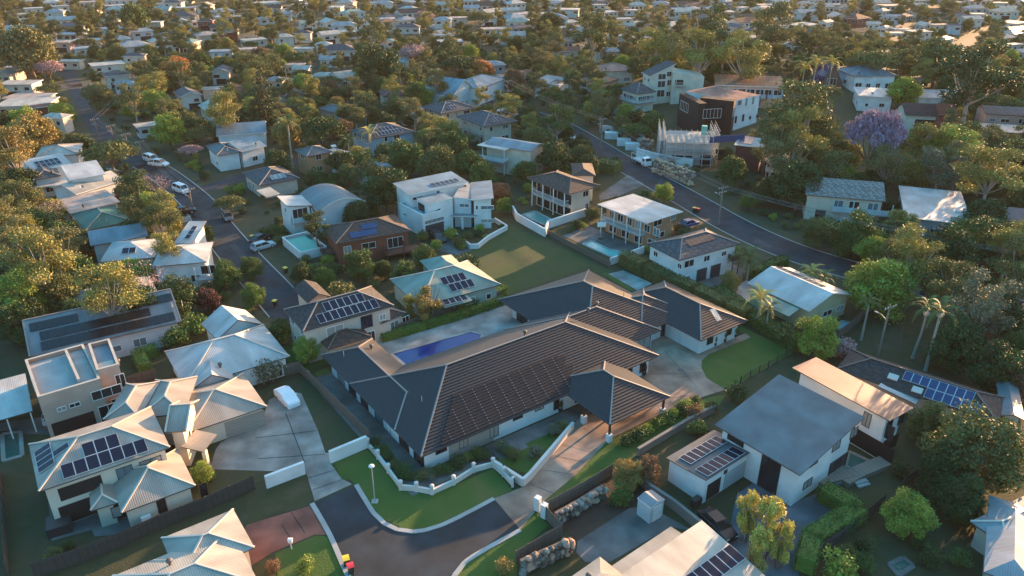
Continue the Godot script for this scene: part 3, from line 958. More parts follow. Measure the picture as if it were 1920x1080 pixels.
func csec(x: float, y0: float, y1: float, hw: float) -> Array:
	return [Vector3(x, y0, hw * .96), Vector3(x, (y0 + y1) * .5, hw), Vector3(x, y1 - .06, hw * .97), Vector3(x, y1, hw * .86), Vector3(x, y1, -hw * .86), Vector3(x, y1 - .06, -hw * .97), Vector3(x, (y0 + y1) * .5, -hw), Vector3(x, y0, -hw * .96)]

# car facing its own +x
func car(called: String, kind: String, x: float, z: float, yaw: float, col: String, label: String, cat := "car") -> void:
	var o := root(called, g3(x, z, 0.03), label, cat, "", yaw)
	var b := MB.new(); var g := MB.new(); var rf := MB.new()
	var L := 4.6; var bel := .95; var top := 1.48; var hw := .9
	if kind == "ute": L = 5.2; bel = 1.08; top = 1.78; hw = .94
	if kind == "suv": L = 4.7; bel = 1.1; top = 1.72; hw = .94
	if kind == "van": L = 4.9; bel = 1.25; top = 1.95; hw = .96
	var f := L / 2
	loft(b, [csec(f, .38, .62, hw * .8), csec(f - .12, .28, .78, hw * .93), csec(f - .9, .26, bel - .06, hw), csec(f - 1.25, .26, bel, hw), csec(-f + .3, .26, bel, hw), csec(-f + .06, .3, bel - .1, hw * .95), csec(-f, .4, .75, hw * .85)])
	mi("body", b.mesh(M[col]), o)
	var c0 := f - (1.15 if kind != "van" else .75); var c1 := f - (1.95 if kind != "van" else 1.4)
	var c3 := -f + .12; var c2 := -f + .55
	if kind == "sedan": c3 = -f + .55; c2 = -f + 1.2
	if kind == "ute": c3 = -f + 1.75; c2 = -f + 1.95
	var P := func(xx, y, w): return [Vector3(xx, y, w), Vector3(xx, y, -w)]
	var lo := [P.call(c0, bel - .02, hw * .88), P.call(c3, bel - .02, hw * .88)]
	var hi := [P.call(c1, top - .06, hw * .74), P.call(c2, top - .06, hw * .74)]
	g.quad(lo[1][0], lo[0][0], hi[0][0], hi[1][0]); g.quad(lo[0][1], lo[1][1], hi[1][1], hi[0][1])
	g.quad(lo[0][0], lo[0][1], hi[0][1], hi[0][0]); g.quad(lo[1][1], lo[1][0], hi[1][0], hi[1][1])
	mi("cabin_glass", g.mesh(M.glass), o)
	rf.slab([Vector3(c1 + .05, top, hw * .7), Vector3(c1 + .05, top, -hw * .7), Vector3(c2 - .05, top, -hw * .7), Vector3(c2 - .05, top, hw * .7)], .09)
	for s in [-1.0, 1.0]:
		rf.bar(Vector3(c0, bel, s * hw * .87), Vector3(c1, top - .04, s * hw * .73), .07, .07)
		rf.bar(Vector3(c3, bel, s * hw * .87), Vector3(c2, top - .04, s * hw * .73), .09, .12)
		rf.bar(Vector3((c0 + c3) / 2 - .1, bel, s * hw * .885), Vector3((c1 + c2) / 2, top - .05, s * hw * .745), .03, .08)
	mi("roof", rf.mesh(M[col]), o)
	if kind == "ute":
		var t := MB.new(); t.box(Vector3(-f + .85, bel + .06, 0), Vector3(1.6, .1, hw * 1.75)); mi("tray_cover", t.mesh(M.tyre), o)
	for s in [-1.0, 1.0]:
		for q in [f - .85, -f + .85]: wheel(o, q, s * (hw - .1), .34)
		var h := MB.new(); h.box(Vector3(f - .1, .66, s * hw * .62), Vector3(.14, .14, .34)); mi("headlight", h.mesh(M.gdoor), o)
		var t := MB.new(); t.box(Vector3(-f + .05, .82, s * hw * .68), Vector3(.1, .16, .24)); mi("tail_light", t.mesh(M.b_red), o)

func bin_at(x: float, z: float, yaw: float, lid: String, label: String) -> void:
	var o := root("wheelie_bin", g3(x, z), label, "bin", "", yaw)
	var b := MB.new()
	var lo := [Vector3(-.24, .08, .25), Vector3(.24, .08, .25), Vector3(.24, .08, -.22), Vector3(-.24, .08, -.22)]
	var hi := [Vector3(-.3, .98, .33), Vector3(.3, .98, .33), Vector3(.3, .98, -.36), Vector3(-.3, .98, -.36)]
	for i in 4: b.quad(lo[i], lo[(i + 1) % 4], hi[(i + 1) % 4], hi[i])
	mi("body", b.mesh(M.b_dark), o)
	var l := MB.new()
	l.slab([Vector3(-.33, 1.04, .38), Vector3(.33, 1.04, .38), Vector3(.33, 1.1, -.05), Vector3(-.33, 1.1, -.05)], .07)
	l.slab([Vector3(-.33, 1.1, -.05), Vector3(.33, 1.1, -.05), Vector3(.33, 1.06, -.42), Vector3(-.33, 1.06, -.42)], .07)
	mi("lid", l.mesh(M[lid]), o)
	for s in [-.26, .26]: wheel(o, s, -.26, .11)

func utility_pole(x: float, z: float, yaw: float, h: float, label: String, arms := 1) -> void:
	var o := root("utility_pole", g3(x, z), label, "power pole", "", yaw)
	var b := MB.new(); b.tube([Vector3(0, -.3, 0), Vector3(0, h, 0)], [.17, .12], 8)
	mi("pole", b.mesh(M.pole), o)
	for i in arms:
		var a := MB.new(); a.box(Vector3(0, h - .35 - i * .9, .14), Vector3(2.5 - .5 * i, .13, .11))
		var m := mi("crossarm", a.mesh(M.pole), o)
		for q in [-1.1, -.55, .55, 1.1]:
			var n := MB.new(); n.lathe(Vector3(q * (1 - .2 * i), h - .28 - i * .9, .14), [Vector2(.05, 0), Vector2(.06, .1), Vector2(.02, .2)], 6)
			mi("insulator", n.mesh(M.trim), m)
	var s := MB.new(); s.tube([Vector3(0, h - 2.4, 0), Vector3(0, h - 1.9, -.9), Vector3(0, h - 1.85, -1.5)], [.04, .04, .04], 5); s.box(Vector3(0, h - 1.88, -1.75), Vector3(.22, .1, .55))
	mi("lamp_arm", s.mesh(M.steel), o)

func wires(a: Vector3, e: Vector3, dx: Vector2, label: String) -> void:
	var o := root("power_line", a, label, "power line", "overhead wires between the poles")
	for k in [-1.1, -.55, .55, 1.1]:
		var b := MB.new(); var pts := []; var rs := []
		for i in 9:
			var t := i / 8.0
			pts.append((e - a) * t + Vector3(dx.x * k, -4.0 * t * (1 - t) * .9, dx.y * k)); rs.append(.032)
		b.tube(pts, rs, 3)
		mi("wire", b.mesh(M.wire), o)

func rocks(called: String, label: String, pts: Array, h: float, sz: float, mats: Array, back := 0.0) -> void:
	var rng := RandomNumberGenerator.new(); rng.seed = int(absf(pts[0].x * 57)) + 3
	var o := root(called, g3(pts[0].x, pts[0].y), label, "retaining wall")
	var core := MB.new()
	var shapes := []
	for k in 5:
		var b := MB.new()
		var pr := []
		for i in 5: pr.append(Vector2(.5 * sin(PI * (i + .15) / 4.3) * rng.randf_range(.85, 1.1), -.5 + i * .25))
		b.lathe(Vector3.ZERO, pr, 6)
		for i in b.v.size(): b.v[i] = b.v[i].snapped(Vector3.ONE * .002)
		shapes.append(b.mesh(null))
	var count := 0
	for i in pts.size() - 1:
		var a := g3(pts[i].x, pts[i].y) - o.position; var e := g3(pts[i + 1].x, pts[i + 1].y) - o.position
		var n := (e - a).cross(Vector3.UP).normalized()
		core.bar(a + Vector3.UP * (h * .45) - n * .3, e + Vector3.UP * (h * .45) - n * .3, .4, h * .9)
		var l := a.distance_to(e)
		var rows := maxi(1, int(h / (sz * .75)))
		for r in rows:
			var u := rng.randf() * sz * .5
			while u < l:
				if count < 290:
					var s := sz * rng.randf_range(.6, 1.6)
					mi("stone", shapes[rng.randi() % 5], o, Transform3D(Basis.from_euler(Vector3(rng.randf() * .6, rng.randf() * TAU, rng.randf() * .6)).scaled_local(Vector3(s * 1.25, s * .9, s)), a.lerp(e, u / l) + Vector3.UP * (sz * .4 + r * h / rows + rng.randf_range(-.3, .3) * sz) - n * (back * r / rows)), M[mats[rng.randi() % mats.size()]])
					count += 1
				u += sz * rng.randf_range(.85, 1.15)
	mi("backing_wall", core.mesh(M.rock_dark), o)

func fixings() -> void:
	var f: Array
	for q in bk.f:
		if q[0] == "F": f = q
	var n: Vector3 = f[2].cross(f[3])
	var b := MB.new()
	for i in 11:
		for j in 14:
			var v := .45 + j * .38
			var u := 4.2 + i * 1.75 + (v - .4) * .12
			if u < v * .92 + 2.6: continue
			b.box(f[1] + f[2] * u + f[3] * v + n * .17, Vector3(.1, .08, .05), Basis(f[2], f[3], n))
	var o := mi("roof_fixings", b.mesh(M.cap), cur, bk.xf)
	tag(o, "", "", "", "stuff")

func pot(x: float, z: float, col: String, label: String, h := 1.3) -> void:
	var o := root("potted_plant", g3(x, z, .05), label, "pot plant", "pots around the big house")
	var b := MB.new(); b.lathe(Vector3.ZERO, [Vector2(.2, 0), Vector2(.34, .3), Vector2(.3, .6), Vector2(.24, .58)], 10)
	mi("pot", b.mesh(M.dark_trim), o)
	var a: Array = K["bush0"]
	mi("foliage", a[0], o, Transform3D(Basis().scaled(Vector3(.36, h * .5, .36)), Vector3(0, .55, 0)), M["l_" + col])

func scaffold() -> void:
	var w: float = bk.w; var d: float = bk.d
	for s in ["F", "L", "R"]:
		var l := side_len(s)
		var xf := side_xf(s, 0, 0)
		var n := roundi(l / 2.0)
		for i in n + 1:
			for q in [.5, 1.6]:
				var b := MB.new(); b.tube([Vector3(l * i / n, 0, q), Vector3(l * i / n, 8.0, q)], [.08, .08], 5)
				mi("scaffold_standard", b.mesh(M.cap_light), cur, xf)
		for y in [1.9, 3.9, 5.9, 7.6]:
			for q in [.5, 1.6]:
				var b := MB.new(); b.bar(Vector3(0, y, q), Vector3(l, y, q), .1, .1)
				mi("scaffold_ledger", b.mesh(M.cap_light), cur, xf)
				b = MB.new(); b.bar(Vector3(0, y + 1, q), Vector3(l, y + 1, q), .05, .05)
				mi("scaffold_ledger", b.mesh(M.cap_light), cur, xf)
			if y < 7:
				for i in n:
					var b := MB.new(); b.box(Vector3(l * (i + .5) / n, y - .08, 1.05), Vector3(l / n - .06, .06, 1.0))
					mi("scaffold_board", b.mesh(M.blue_metal), cur, xf)
		for i in range(0, n, 2):
			var b := MB.new(); b.bar(Vector3(l * i / n, 1.9, 1.63), Vector3(l * (i + 1) / n, 5.9, 1.63), .05, .05)
			mi("scaffold_brace", b.mesh(M.cap_light), cur, xf)
	for i in 9:
		var b := MB.new(); b.bar(Vector3(-w / 2 + w * i / 8, 6.1, -d / 2), Vector3(-w / 2 + w * i / 8, 6.1, d / 2), .1, .2)
		mi("formwork_beam", b.mesh(M.blue_metal), cur, bk.xf)
	var g := MB.new(); g.bar(Vector3(w / 2 - 1, 6.9, d / 2 + 1.75), Vector3(w / 2 + 8, 6.6, d / 2 - 3), .05, 1.6)
	mi("safety_net", g.mesh(M.c_blue), cur, bk.xf)
	var t := MB.new(); t.box(Vector3(w / 2 - 1.5, 7.2, -1), Vector3(1.3, 2.2, 1.3)); mi("site_toilet", t.mesh(M.shade_cloth), cur, bk.xf)

# a far house: one block, a few single mesh windows
const ORD := ["", "nearest ", "second ", "third ", "fourth ", "fifth ", "sixth ", "seventh ", "eighth ", "ninth ", "tenth ", "eleventh ", "twelfth ", "thirteenth ", "fourteenth ", "fifteenth ", "sixteenth ", "seventeenth ", "eighteenth ", "nineteenth ", "twentieth "]
const DIR := ["right of", "left of", "behind", "in front of", "near"]
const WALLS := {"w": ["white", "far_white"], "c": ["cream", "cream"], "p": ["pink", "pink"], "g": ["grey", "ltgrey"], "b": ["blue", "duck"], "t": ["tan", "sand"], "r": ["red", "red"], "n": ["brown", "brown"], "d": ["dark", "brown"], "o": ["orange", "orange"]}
const ROOFS := {"w": ["white", "cream_metal"], "s": ["pale grey", "steel_metal"], "g": ["grey", "grey_tile"], "d": ["dark", "slate_tile"], "p": ["pink", "pink_metal"], "r": ["red", "red_tile"], "b": ["blue grey", "blue_metal"], "t": ["teal", "green_metal"], "n": ["brown", "brown_tile"], "o": ["orange", "orange_tile"]}
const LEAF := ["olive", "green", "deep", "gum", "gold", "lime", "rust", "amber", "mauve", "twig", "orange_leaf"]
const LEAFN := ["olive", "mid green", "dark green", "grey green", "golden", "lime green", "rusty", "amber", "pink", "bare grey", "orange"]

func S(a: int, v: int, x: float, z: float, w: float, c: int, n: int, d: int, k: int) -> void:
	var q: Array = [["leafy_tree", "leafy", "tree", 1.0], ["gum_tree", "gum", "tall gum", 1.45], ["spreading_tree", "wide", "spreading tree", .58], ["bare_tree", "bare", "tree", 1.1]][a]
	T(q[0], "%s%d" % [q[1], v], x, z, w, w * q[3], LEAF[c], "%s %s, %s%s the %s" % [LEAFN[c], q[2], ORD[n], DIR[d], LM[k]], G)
	trees.append(Vector3(x, z, w * .36))

func FH(x: float, z: float, yaw: float, w: float, d: float, h: float, code: String, nth: int, dr: int, k: int) -> void:
	var wn: Array = WALLS[code[0]]; var rn: Array = ROOFS[code[1]]
	var rf: String = {"h": "hip", "g": "gable", "f": "flat", "z": "gablez"}[code[2]]
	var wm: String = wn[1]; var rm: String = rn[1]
	H("house", "%s house, %s %s roof, %s%s the %s" % [wn[0], rn[0], "hipped" if rf == "hip" else ("flat" if rf == "flat" else "gable"), ORD[nth], DIR[dr], LM[k]], "house", x, z, "suburban houses in the distance")
	homes.append(Vector2(x, z))
	B(x, z, yaw, w, d, h, rf, 5.0 if rf == "flat" else 21.0, wm, rm, {"fm": "trim", "ov": .55})
	var key := "farwin"
	if not cache.has(key):
		cache[key] = []
		for ww in [1.2, 1.7, 2.3]:
			var a := MB.new(); a.box(Vector3(0, .6, .02), Vector3(ww, 1.2, .05))
			var g := MB.new(); g.quad(Vector3(-ww / 2 + .07, .07, .05), Vector3(ww / 2 - .07, .07, .05), Vector3(ww / 2 - .07, 1.13, .05), Vector3(-ww / 2 + .07, 1.13, .05))
			cache[key].append(g.mesh(M.glass, a.mesh(M.trim)))
	var rng := RandomNumberGenerator.new(); rng.seed = int(absf(x * 7 + z * 13))
	for s in "FL":
		var l := side_len(s); var n := maxi(2, int(l / 3.4))
		for i in n:
			if rng.randf() < .2: continue
			mi("window", cache[key][rng.randi() % 3], cur, side_xf(s, l * (i + .5) / n, h - 2.0))
	if h > 3.8 and rng.randf() < .7:
		W("F", side_len("F") * rng.randf_range(.3, .7), .1, minf(5.0, side_len("F") * .6), 2.0, "opening")

func shed(x: float, z: float, yaw: float, w: float, d: float, label: String) -> void:
	H("garden_shed", label, "shed", x, z)
	B(x, z, yaw, w, d, 2.1, "gablez", 14, "ltgrey", "ltgrey_metal", {"ov": .05, "fm": "trim"})
	W("F", w / 2, .05, w * .6, 1.8, "door", "gdoor")

func covered_car(x: float, z: float, yaw: float) -> void:
	var o := root("covered_car", g3(x, z, .03), "car under a fitted white cover on the pale concrete forecourt", "car", "", yaw)
	var b := MB.new()
	b.c.clear()
	loft(b, [csec(2.25, .1, .62, .74), csec(2.1, .08, .82, .84), csec(1.2, .06, .98, .9), csec(.45, .06, 1.42, .86), csec(-.9, .06, 1.46, .86), csec(-1.8, .06, 1.08, .88), csec(-2.2, .08, .9, .8), csec(-2.3, .1, .6, .7)])
	mi("cover", b.mesh(M.c_cover), o)
	for s in [-1.0, 1.0]:
		for q in [1.4, -1.4]: wheel(o, q, s * .75, .31)
		var m := MB.new(); m.box(Vector3(.75, .98, s * .93), Vector3(.18, .16, .18)); mi("mirror_bulge", m.mesh(M.c_cover), o)

func truck(x: float, z: float, yaw: float) -> void:
	var o := root("truck", g3(x, z, .04), "white tray truck with ladder rack parked below the boulder wall", "truck", "", yaw)
	var b := MB.new()
	loft(b, [csec(3.1, .5, 1.5, .9), csec(3.0, .45, 1.65, .98), csec(2.6, .45, 2.3, .96), csec(1.4, .45, 2.4, .96), csec(1.3, .5, 2.3, .94)])
	mi("cab", b.mesh(M.c_white), o)
	var g := MB.new(); g.quad(Vector3(3.03, 1.62, -.85), Vector3(3.03, 1.62, .85), Vector3(2.68, 2.26, .8), Vector3(2.68, 2.26, -.8)); mi("windscreen", g.mesh(M.glass), o, Transform3D(Basis(), Vector3(.04, .03, 0)))
	for s in [-1.0, 1.0]:
		var d := MB.new(); d.box(Vector3(2.1, 1.85, s * .97), Vector3(.9, .55, .03)); mi("side_window", d.mesh(M.glass), o)
	var t := MB.new(); t.box(Vector3(-.9, .95, 0), Vector3(4.3, .14, 2.0)); mi("tray", t.mesh(M.alu), o)
	for s in [-1.0, 1.0]:
		var q := MB.new(); q.box(Vector3(-.9, 1.2, s * .98), Vector3(4.3, .38, .05)); mi("side_board", q.mesh(M.c_white), o)
		for xx in [-3.0, -.9, 1.15]:
			var p := MB.new(); p.box(Vector3(xx, 1.75, s * .95), Vector3(.06, 1.5, .06)); mi("rack_post", p.mesh(M.c_white), o)
		var r := MB.new(); r.bar(Vector3(-3.1, 2.5, s * .95), Vector3(1.9, 2.5, s * .95), .06, .06); mi("rack_rail", r.mesh(M.c_white), o)
		for xx in [2.2, -1.2, -2.2]: wheel(o, xx, s * .82, .42)
	for xx in [-3.0, -1.6, -.2, 1.15]:
		var r := MB.new(); r.bar(Vector3(xx, 2.5, -.95), Vector3(xx, 2.5, .95), .05, .05); mi("rack_bar", r.mesh(M.c_white), o)

func street_lamp(x: float, z: float) -> void:
	var o := root("street_lamp", g3(x, z), "slim dark street lamp on the front lawn verge", "street lamp")
	var b := MB.new(); b.tube([Vector3.ZERO, Vector3(0, .6, 0), Vector3(0, 4.6, 0)], [.09, .07, .05], 8); mi("pole", b.mesh(M.steel), o)
	var c := MB.new(); c.box(Vector3(0, .02, 0), Vector3(.7, .06, .7)); mi("base_plate", c.mesh(M.concrete), o)
	var l := MB.new(); l.lathe(Vector3(0, 4.6, 0), [Vector2(.1, 0), Vector2(.32, .12), Vector2(.3, .2), Vector2(.02, .3)], 10); mi("lamp_head", l.mesh(M.gdoor), o)

func mailbox(x: float, z: float, label: String) -> void:
	var o := root("letterbox", g3(x, z), label, "letterbox")
	var b := MB.new(); b.box(Vector3(0, .5, 0), Vector3(.1, 1.0, .1)); mi("post", b.mesh(M.white), o)
	var c := MB.new(); c.box(Vector3(0, 1.1, 0), Vector3(.4, .35, .3)); c.slab([Vector3(-.23, 1.32, .2), Vector3(.23, 1.32, .2), Vector3(.23, 1.4, 0), Vector3(-.23, 1.4, 0)], .04); c.slab([Vector3(-.23, 1.4, 0), Vector3(.23, 1.4, 0), Vector3(.23, 1.32, -.2), Vector3(-.23, 1.32, -.2)], .04); mi("box", c.mesh(M.white), o)

func table_set(x: float, z: float) -> void:
	var o := root("patio_table", g3(x, z), "round pale blue patio table in the shady corner yard", "table")
	var b := MB.new(); b.lathe(Vector3(0, .7, 0), [Vector2(.75, 0), Vector2(.75, .05), Vector2(.01, .06)], 16); mi("table_top", b.mesh(M.blue_metal), o)
	for i in 4:
		var l := MB.new(); l.tube([Vector3(cos(i * TAU / 4) * .5, 0, sin(i * TAU / 4) * .5), Vector3(cos(i * TAU / 4) * .4, .7, sin(i * TAU / 4) * .4)], [.03, .03], 5); mi("leg", l.mesh(M.steel), o)

func trampoline(x: float, z: float) -> void:
	var o := root("basketball_hoop", g3(x, z), "portable basketball hoop standing by the aqua pool yard", "basketball hoop")
	var b := MB.new(); b.tube([Vector3(0, 0, 0), Vector3(0, 3.2, 0)], [.08, .07], 6); mi("pole", b.mesh(M.steel), o)
	var c := MB.new(); c.box(Vector3(0, 3.2, .5), Vector3(1.6, 1.0, .06)); mi("backboard", c.mesh(M.trim), o)
	var d := MB.new(); d.box(Vector3(0, .15, -.3), Vector3(.9, .3, 1.1)); mi("base", d.mesh(M.dark_trim), o)
	var r := MB.new()
	for i in 10: r.bar(Vector3(cos(i * TAU / 10) * .25, 2.85, .8 + sin(i * TAU / 10) * .25), Vector3(cos((i + 1) * TAU / 10) * .25, 2.85, .8 + sin((i + 1) * TAU / 10) * .25), .03, .03)
	mi("ring", r.mesh(M.c_orange), o)

# the tiny houses past the ones built singly
func hamlet() -> void:
	var far := root("distant_houses", Vector3.ZERO, "countless tiny pale houses at the far edge of the suburb", "houses")
	far.set_meta("kind", "stuff")
	var rng := RandomNumberGenerator.new(); rng.seed = 31
	var roofs := ["cream_metal", "tan_metal", "pink_metal", "grey_tile", "brown_tile", "steel_metal"]
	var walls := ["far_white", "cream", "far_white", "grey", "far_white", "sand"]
	var place := []
	for i in 6: place.append([])
	for i in 520:
		var z := -360.0 - rng.randf() * 330
		var x := rng.randf_range(-1, 1) * (absf(z) * .64 + 20)
		var ok := true
		for q in feet:
			if Vector2(x - q.x, z - q.y).length() < q.z + 7.5:
				ok = false
				break
		if not ok: continue
		feet.append(Vector3(x, z, 5.5)); homes.append(Vector2(x, z))
		place[rng.randi() % 6].append(Transform3D(Basis(Vector3.UP, [.1, .6, .15, .65][rng.randi() % 4] + rng.randf_range(-.1, .1)).scaled(Vector3(rng.randf_range(.8, 1.25), rng.randf_range(.85, 1.3), rng.randf_range(.8, 1.1))), g3(x, z)))
	for k in 6:
		if place[k].is_empty(): continue
		bk = {"w": 13.0, "d": 8.5, "h": 3.3, "roof": ["hip", "gable", "flat"][k % 3], "p": 20.0, "y0": 0.0, "ov": .5}
		var wl := MB.new(); var rf := MB.new(); var gl := MB.new()
		wl.box(Vector3(0, 1.5, 0), Vector3(12, 3.9, 7.5))
		for f in faces_of(bk):
			var pts := []
			for q in f[4]: pts.append(f[1] + f[2] * q.x + f[3] * q.y)
			rf.slab(pts, .14, null, f[2], f[3], f[1])
		if bk.roof == "gable":
			for sx in [-6.0, 6.0]: wl.tri(Vector3(sx, 3.4, -3.75 * signf(sx) * -1), Vector3(sx, 3.4, 3.75 * signf(sx) * -1), Vector3(sx, 4.9, 0))
		for x in [-4.2, -1.2, 1.8, 4.4]:
			gl.box(Vector3(x, 2.1, 3.76), Vector3(1.7, 1.2, .06))
		gl.box(Vector3(-6.01, 2.1, 0), Vector3(.06, 1.2, 1.8))
		gl.box(Vector3(2.5, .6, 3.76), Vector3(3.2, 1.0, .06))
		var mm := MultiMesh.new()
		mm.transform_format = MultiMesh.TRANSFORM_3D
		mm.mesh = gl.mesh(M.glass, rf.mesh(M[roofs[k]], wl.mesh(M[walls[k]])))
		mm.instance_count = place[k].size()
		for i in place[k].size(): mm.set_instance_transform(i, place[k][i])
		var o := MultiMeshInstance3D.new(); o.multimesh = mm; o.name = "houses"
		far.add_child(o, true)

var trees := []
# the small trees between the farthest houses, past the ones built singly
func woods() -> void:
	var far := root("distant_trees", Vector3.ZERO, "countless small trees between the farthest houses", "trees")
	far.set_meta("kind", "stuff")
	feet.append_array([Vector3(62, -217, 20), Vector3(92, -205, 20), Vector3(75, -240, 18), Vector3(112, -235, 16), Vector3(50, -243, 9), Vector3(5, -131, 11), Vector3(13, -124, 8)])
	var rng := RandomNumberGenerator.new(); rng.seed = 15
	var sets := {}
	for i in 5200:
		var z := -215.0 - rng.randf() * 450
		var x := rng.randf_range(-1, 1) * (absf(z) * .64 + 30)
		var w := rng.randf_range(3.6, 7.5)
		var ok := true
		for q in feet + trees:
			if absf(x - q.x) < q.z + w * .36 and absf(z - q.y) < q.z + w * .36:
				ok = false
				break
		for q in homes:
			var dz: float = z - q.y
			if dz > 0 and dz < 20 and absf(x - q.x * z / q.y) < w * .35 + 4: ok = false
		if not ok: continue
		trees.append(Vector3(x, z, w * .36))
		var k: Array = [["leafy0", "olive"], ["gum0", "gum"], ["leafy1", "deep"], ["gum1", "olive"], ["leafy2", "gold"], ["gum2", "gold"], ["leafy0", "green"], ["gum3", "deep"]][rng.randi() % 8]
		var key := "%s-%s" % k
		if not sets.has(key): sets[key] = []
		var s: float = w / K[k[0]][2]
		sets[key].append(Transform3D(Basis(Vector3.UP, rng.randf() * TAU).scaled(Vector3(s, s * rng.randf_range(.85, 1.15), s)), g3(x, z)))
	for key in sets: copies("crowns", key.get_slice("-", 0), key.get_slice("-", 1), sets[key], far)

var feet := []
var homes := []
func undergrowth() -> void:
	var rng := RandomNumberGenerator.new(); rng.seed = 77
	var sets := {}
	for i in 5200:
		var z := -112.0 - pow(rng.randf(), 1.2) * 420
		var x := rng.randf_range(-1, 1) * (absf(z) * .62 + 25)
		var w := rng.randf_range(1.2, 3.0)
		var ok := true
		if z > -130 and x > -22 and x < 62: continue
		for q in feet:
			if absf(x - q.x) < q.z + w * .6 and absf(z - q.y) < q.z + w * .6 and Vector2(x - q.x, z - q.y).length() < q.z + w * .5:
				ok = false
				break
		if not ok: continue
		var c: String = ["deep", "olive", "green", "gum", "lime", "deep", "olive"][rng.randi() % 7]
		if not sets.has(c): sets[c] = []
		var s := w / 2.5
		sets[c].append(Transform3D(Basis(Vector3.UP, rng.randf() * TAU).scaled(Vector3(s, s * rng.randf_range(.7, 1.3), s)), g3(x, z)))
	var o := root("undergrowth", Vector3.ZERO, "countless low garden shrubs between the houses", "shrubs")
	o.set_meta("kind", "stuff")
	for c in sets: copies("shrubs", "bush0", c, sets[c], o)

func part_0() -> void:
	terrain()
	sheet("road", [Q(-21.38, -64.19), Q(-17.19, -67.18), Q(-14.6, -62.8), Q(-13.24, -61.23), Q(-11.74, -60.31), Q(-10.07, -60), Q(-7.16, -60.99), Q(-1.95, -64.94), Q(0.87, -60.23), Q(-2.54, -57.66), Q(-4.57, -55.91), Q(-5.49, -54.23), Q(-5.71, -52.3), Q(-5.1, -47.03), Q(-11.13, -47.03), Q(-15.45, -53.9)], 0.04, "asphalt")
	kerb_line([Q(-17.19, -67.18), Q(-14.6, -62.8), Q(-13.24, -61.23), Q(-11.74, -60.31), Q(-10.07, -60), Q(-7.16, -60.99), Q(-1.95, -64.94)])
	kerb_line([Q(-21.38, -64.19), Q(-18.53, -59.63), Q(-15.45, -53.9), Q(-12.42, -49.29)])
	kerb_line([Q(0.87, -60.23), Q(-2.54, -57.66), Q(-4.57, -55.91), Q(-5.49, -54.23), Q(-5.71, -52.3), Q(-5.26, -49.29)])
	ribbon("road", [Q(-185.92, -328.42), Q(-150.48, -271.17), Q(-122.99, -226.57), Q(-103.08, -198.44), Q(-94.14, -189.78), Q(-85.56, -181.33)], 4.8, 0.05, "asphalt")
	ribbon("road", [Q(-91.41, -187.49), Q(-82.91, -177.97), Q(-69.59, -160.89), Q(-60.48, -146.43), Q(-50.86, -131.51), Q(-41.54, -117.9), Q(-34.99, -108.21)], 6.8, 0.05, "asphalt", 0.2)
	sheet("road", [Q(-39.07, -112.89), Q(-35.62, -115.85), Q(-31.61, -110.05), Q(-31.82, -105.55), Q(-33.78, -103.5), Q(-36.78, -105.55), Q(-39.48, -110.05)], 0.06, "asphalt")
	ribbon("road", [Q(-71.66, -165.53), Q(-68.66, -170.01), Q(-64.66, -176.73), Q(-60.12, -183.06), Q(-54.29, -191.18)], 5, 0.04, "asphalt")
	ribbon("road", [Q(-24.76, -279.53), Q(-10.61, -257.57), Q(0, -245.73), Q(12.64, -227.24), Q(21.06, -206.65), Q(29.02, -185.04), Q(37.91, -163.31), Q(44.97, -144.95), Q(51.75, -132.76), Q(59.44, -124.4), Q(67.31, -118.94), Q(76.22, -111.93), Q(85.14, -105.55)], 8.2, 0.05, "asphalt", 0.2)
	ribbon("road", [Q(-164.17, -280.17), Q(-145.94, -294.73), Q(-119.24, -328.42), Q(-75.95, -355.08)], 6.5, 0.05, "asphalt_old")
	ribbon("road", [Q(287.69, -465.95), Q(225.16, -394.57), Q(183.13, -337.27), Q(148.92, -298.88)], 5, 0.05, "asphalt")
	ribbon("road", [Q(-46.32, -454.32), Q(-32.77, -412.79), Q(-23.56, -394.58)], 5, 0.05, "concrete_pave")
	ribbon("driveway", [Q(64.53, -112.89), Q(68.75, -121.08), Q(75.26, -127.87), Q(86.3, -137.95)], 4, 0.06, "concrete_dark")
	ribbon("road", [Q(-75.95, -355.08), Q(-50.49, -379.46), Q(-16.6, -418.55), Q(11.57, -438.92)], 5.5, 0.05, "asphalt_old")
	ribbon("road", [Q(95.46, -438.9), Q(127.23, -418.43), Q(167.45, -422.45), Q(218.06, -447.59)], 5.5, 0.05, "asphalt_old")
	ribbon("road", [Q(-175.84, -422.49), Q(-143.16, -399.9), Q(-122.81, -422.49), Q(-109.13, -461.23)], 5.5, 0.05, "asphalt_old")
	sheet("lawn", [Q(-27.06, -90.18), Q(-25.75, -91.55), Q(-17.41, -80.21), Q(-11.85, -72.78), Q(-9.46, -67.62), Q(-11.24, -67.62), Q(-16.45, -74.28), Q(-21.77, -81.95)], 0.02, "lawn")
	sheet("footpath", [Q(-27.51, -88.5), Q(-24.76, -90.49), Q(-9.59, -69.49), Q(9.05, -82.96), Q(10.52, -80.93), Q(1.6, -74.49), Q(2.01, -73.92), Q(-1.23, -71.58), Q(-1.58, -72.07), Q(-10.82, -65.39)], 0.04, "grey_pave")
	sheet("lawn", [Q(-2.2, -73.78), Q(0, -75.63), Q(8.5, -81.95), Q(7.34, -77.98), Q(2.42, -69.9), Q(1.5, -69.16), Q(-1.35, -70.84)], 0.03, "lawn")
	sheet("garden_bed", [Q(-16.45, -74.28), Q(-11.01, -70.84), Q(-7.1, -71.8), Q(-2.2, -73.78), Q(0.3, -69.9), Q(1.74, -65.87), Q(0, -68.97), Q(-2.13, -70.18), Q(-7.29, -66.3), Q(-12.34, -67)], 0.01, "lawn_dry")
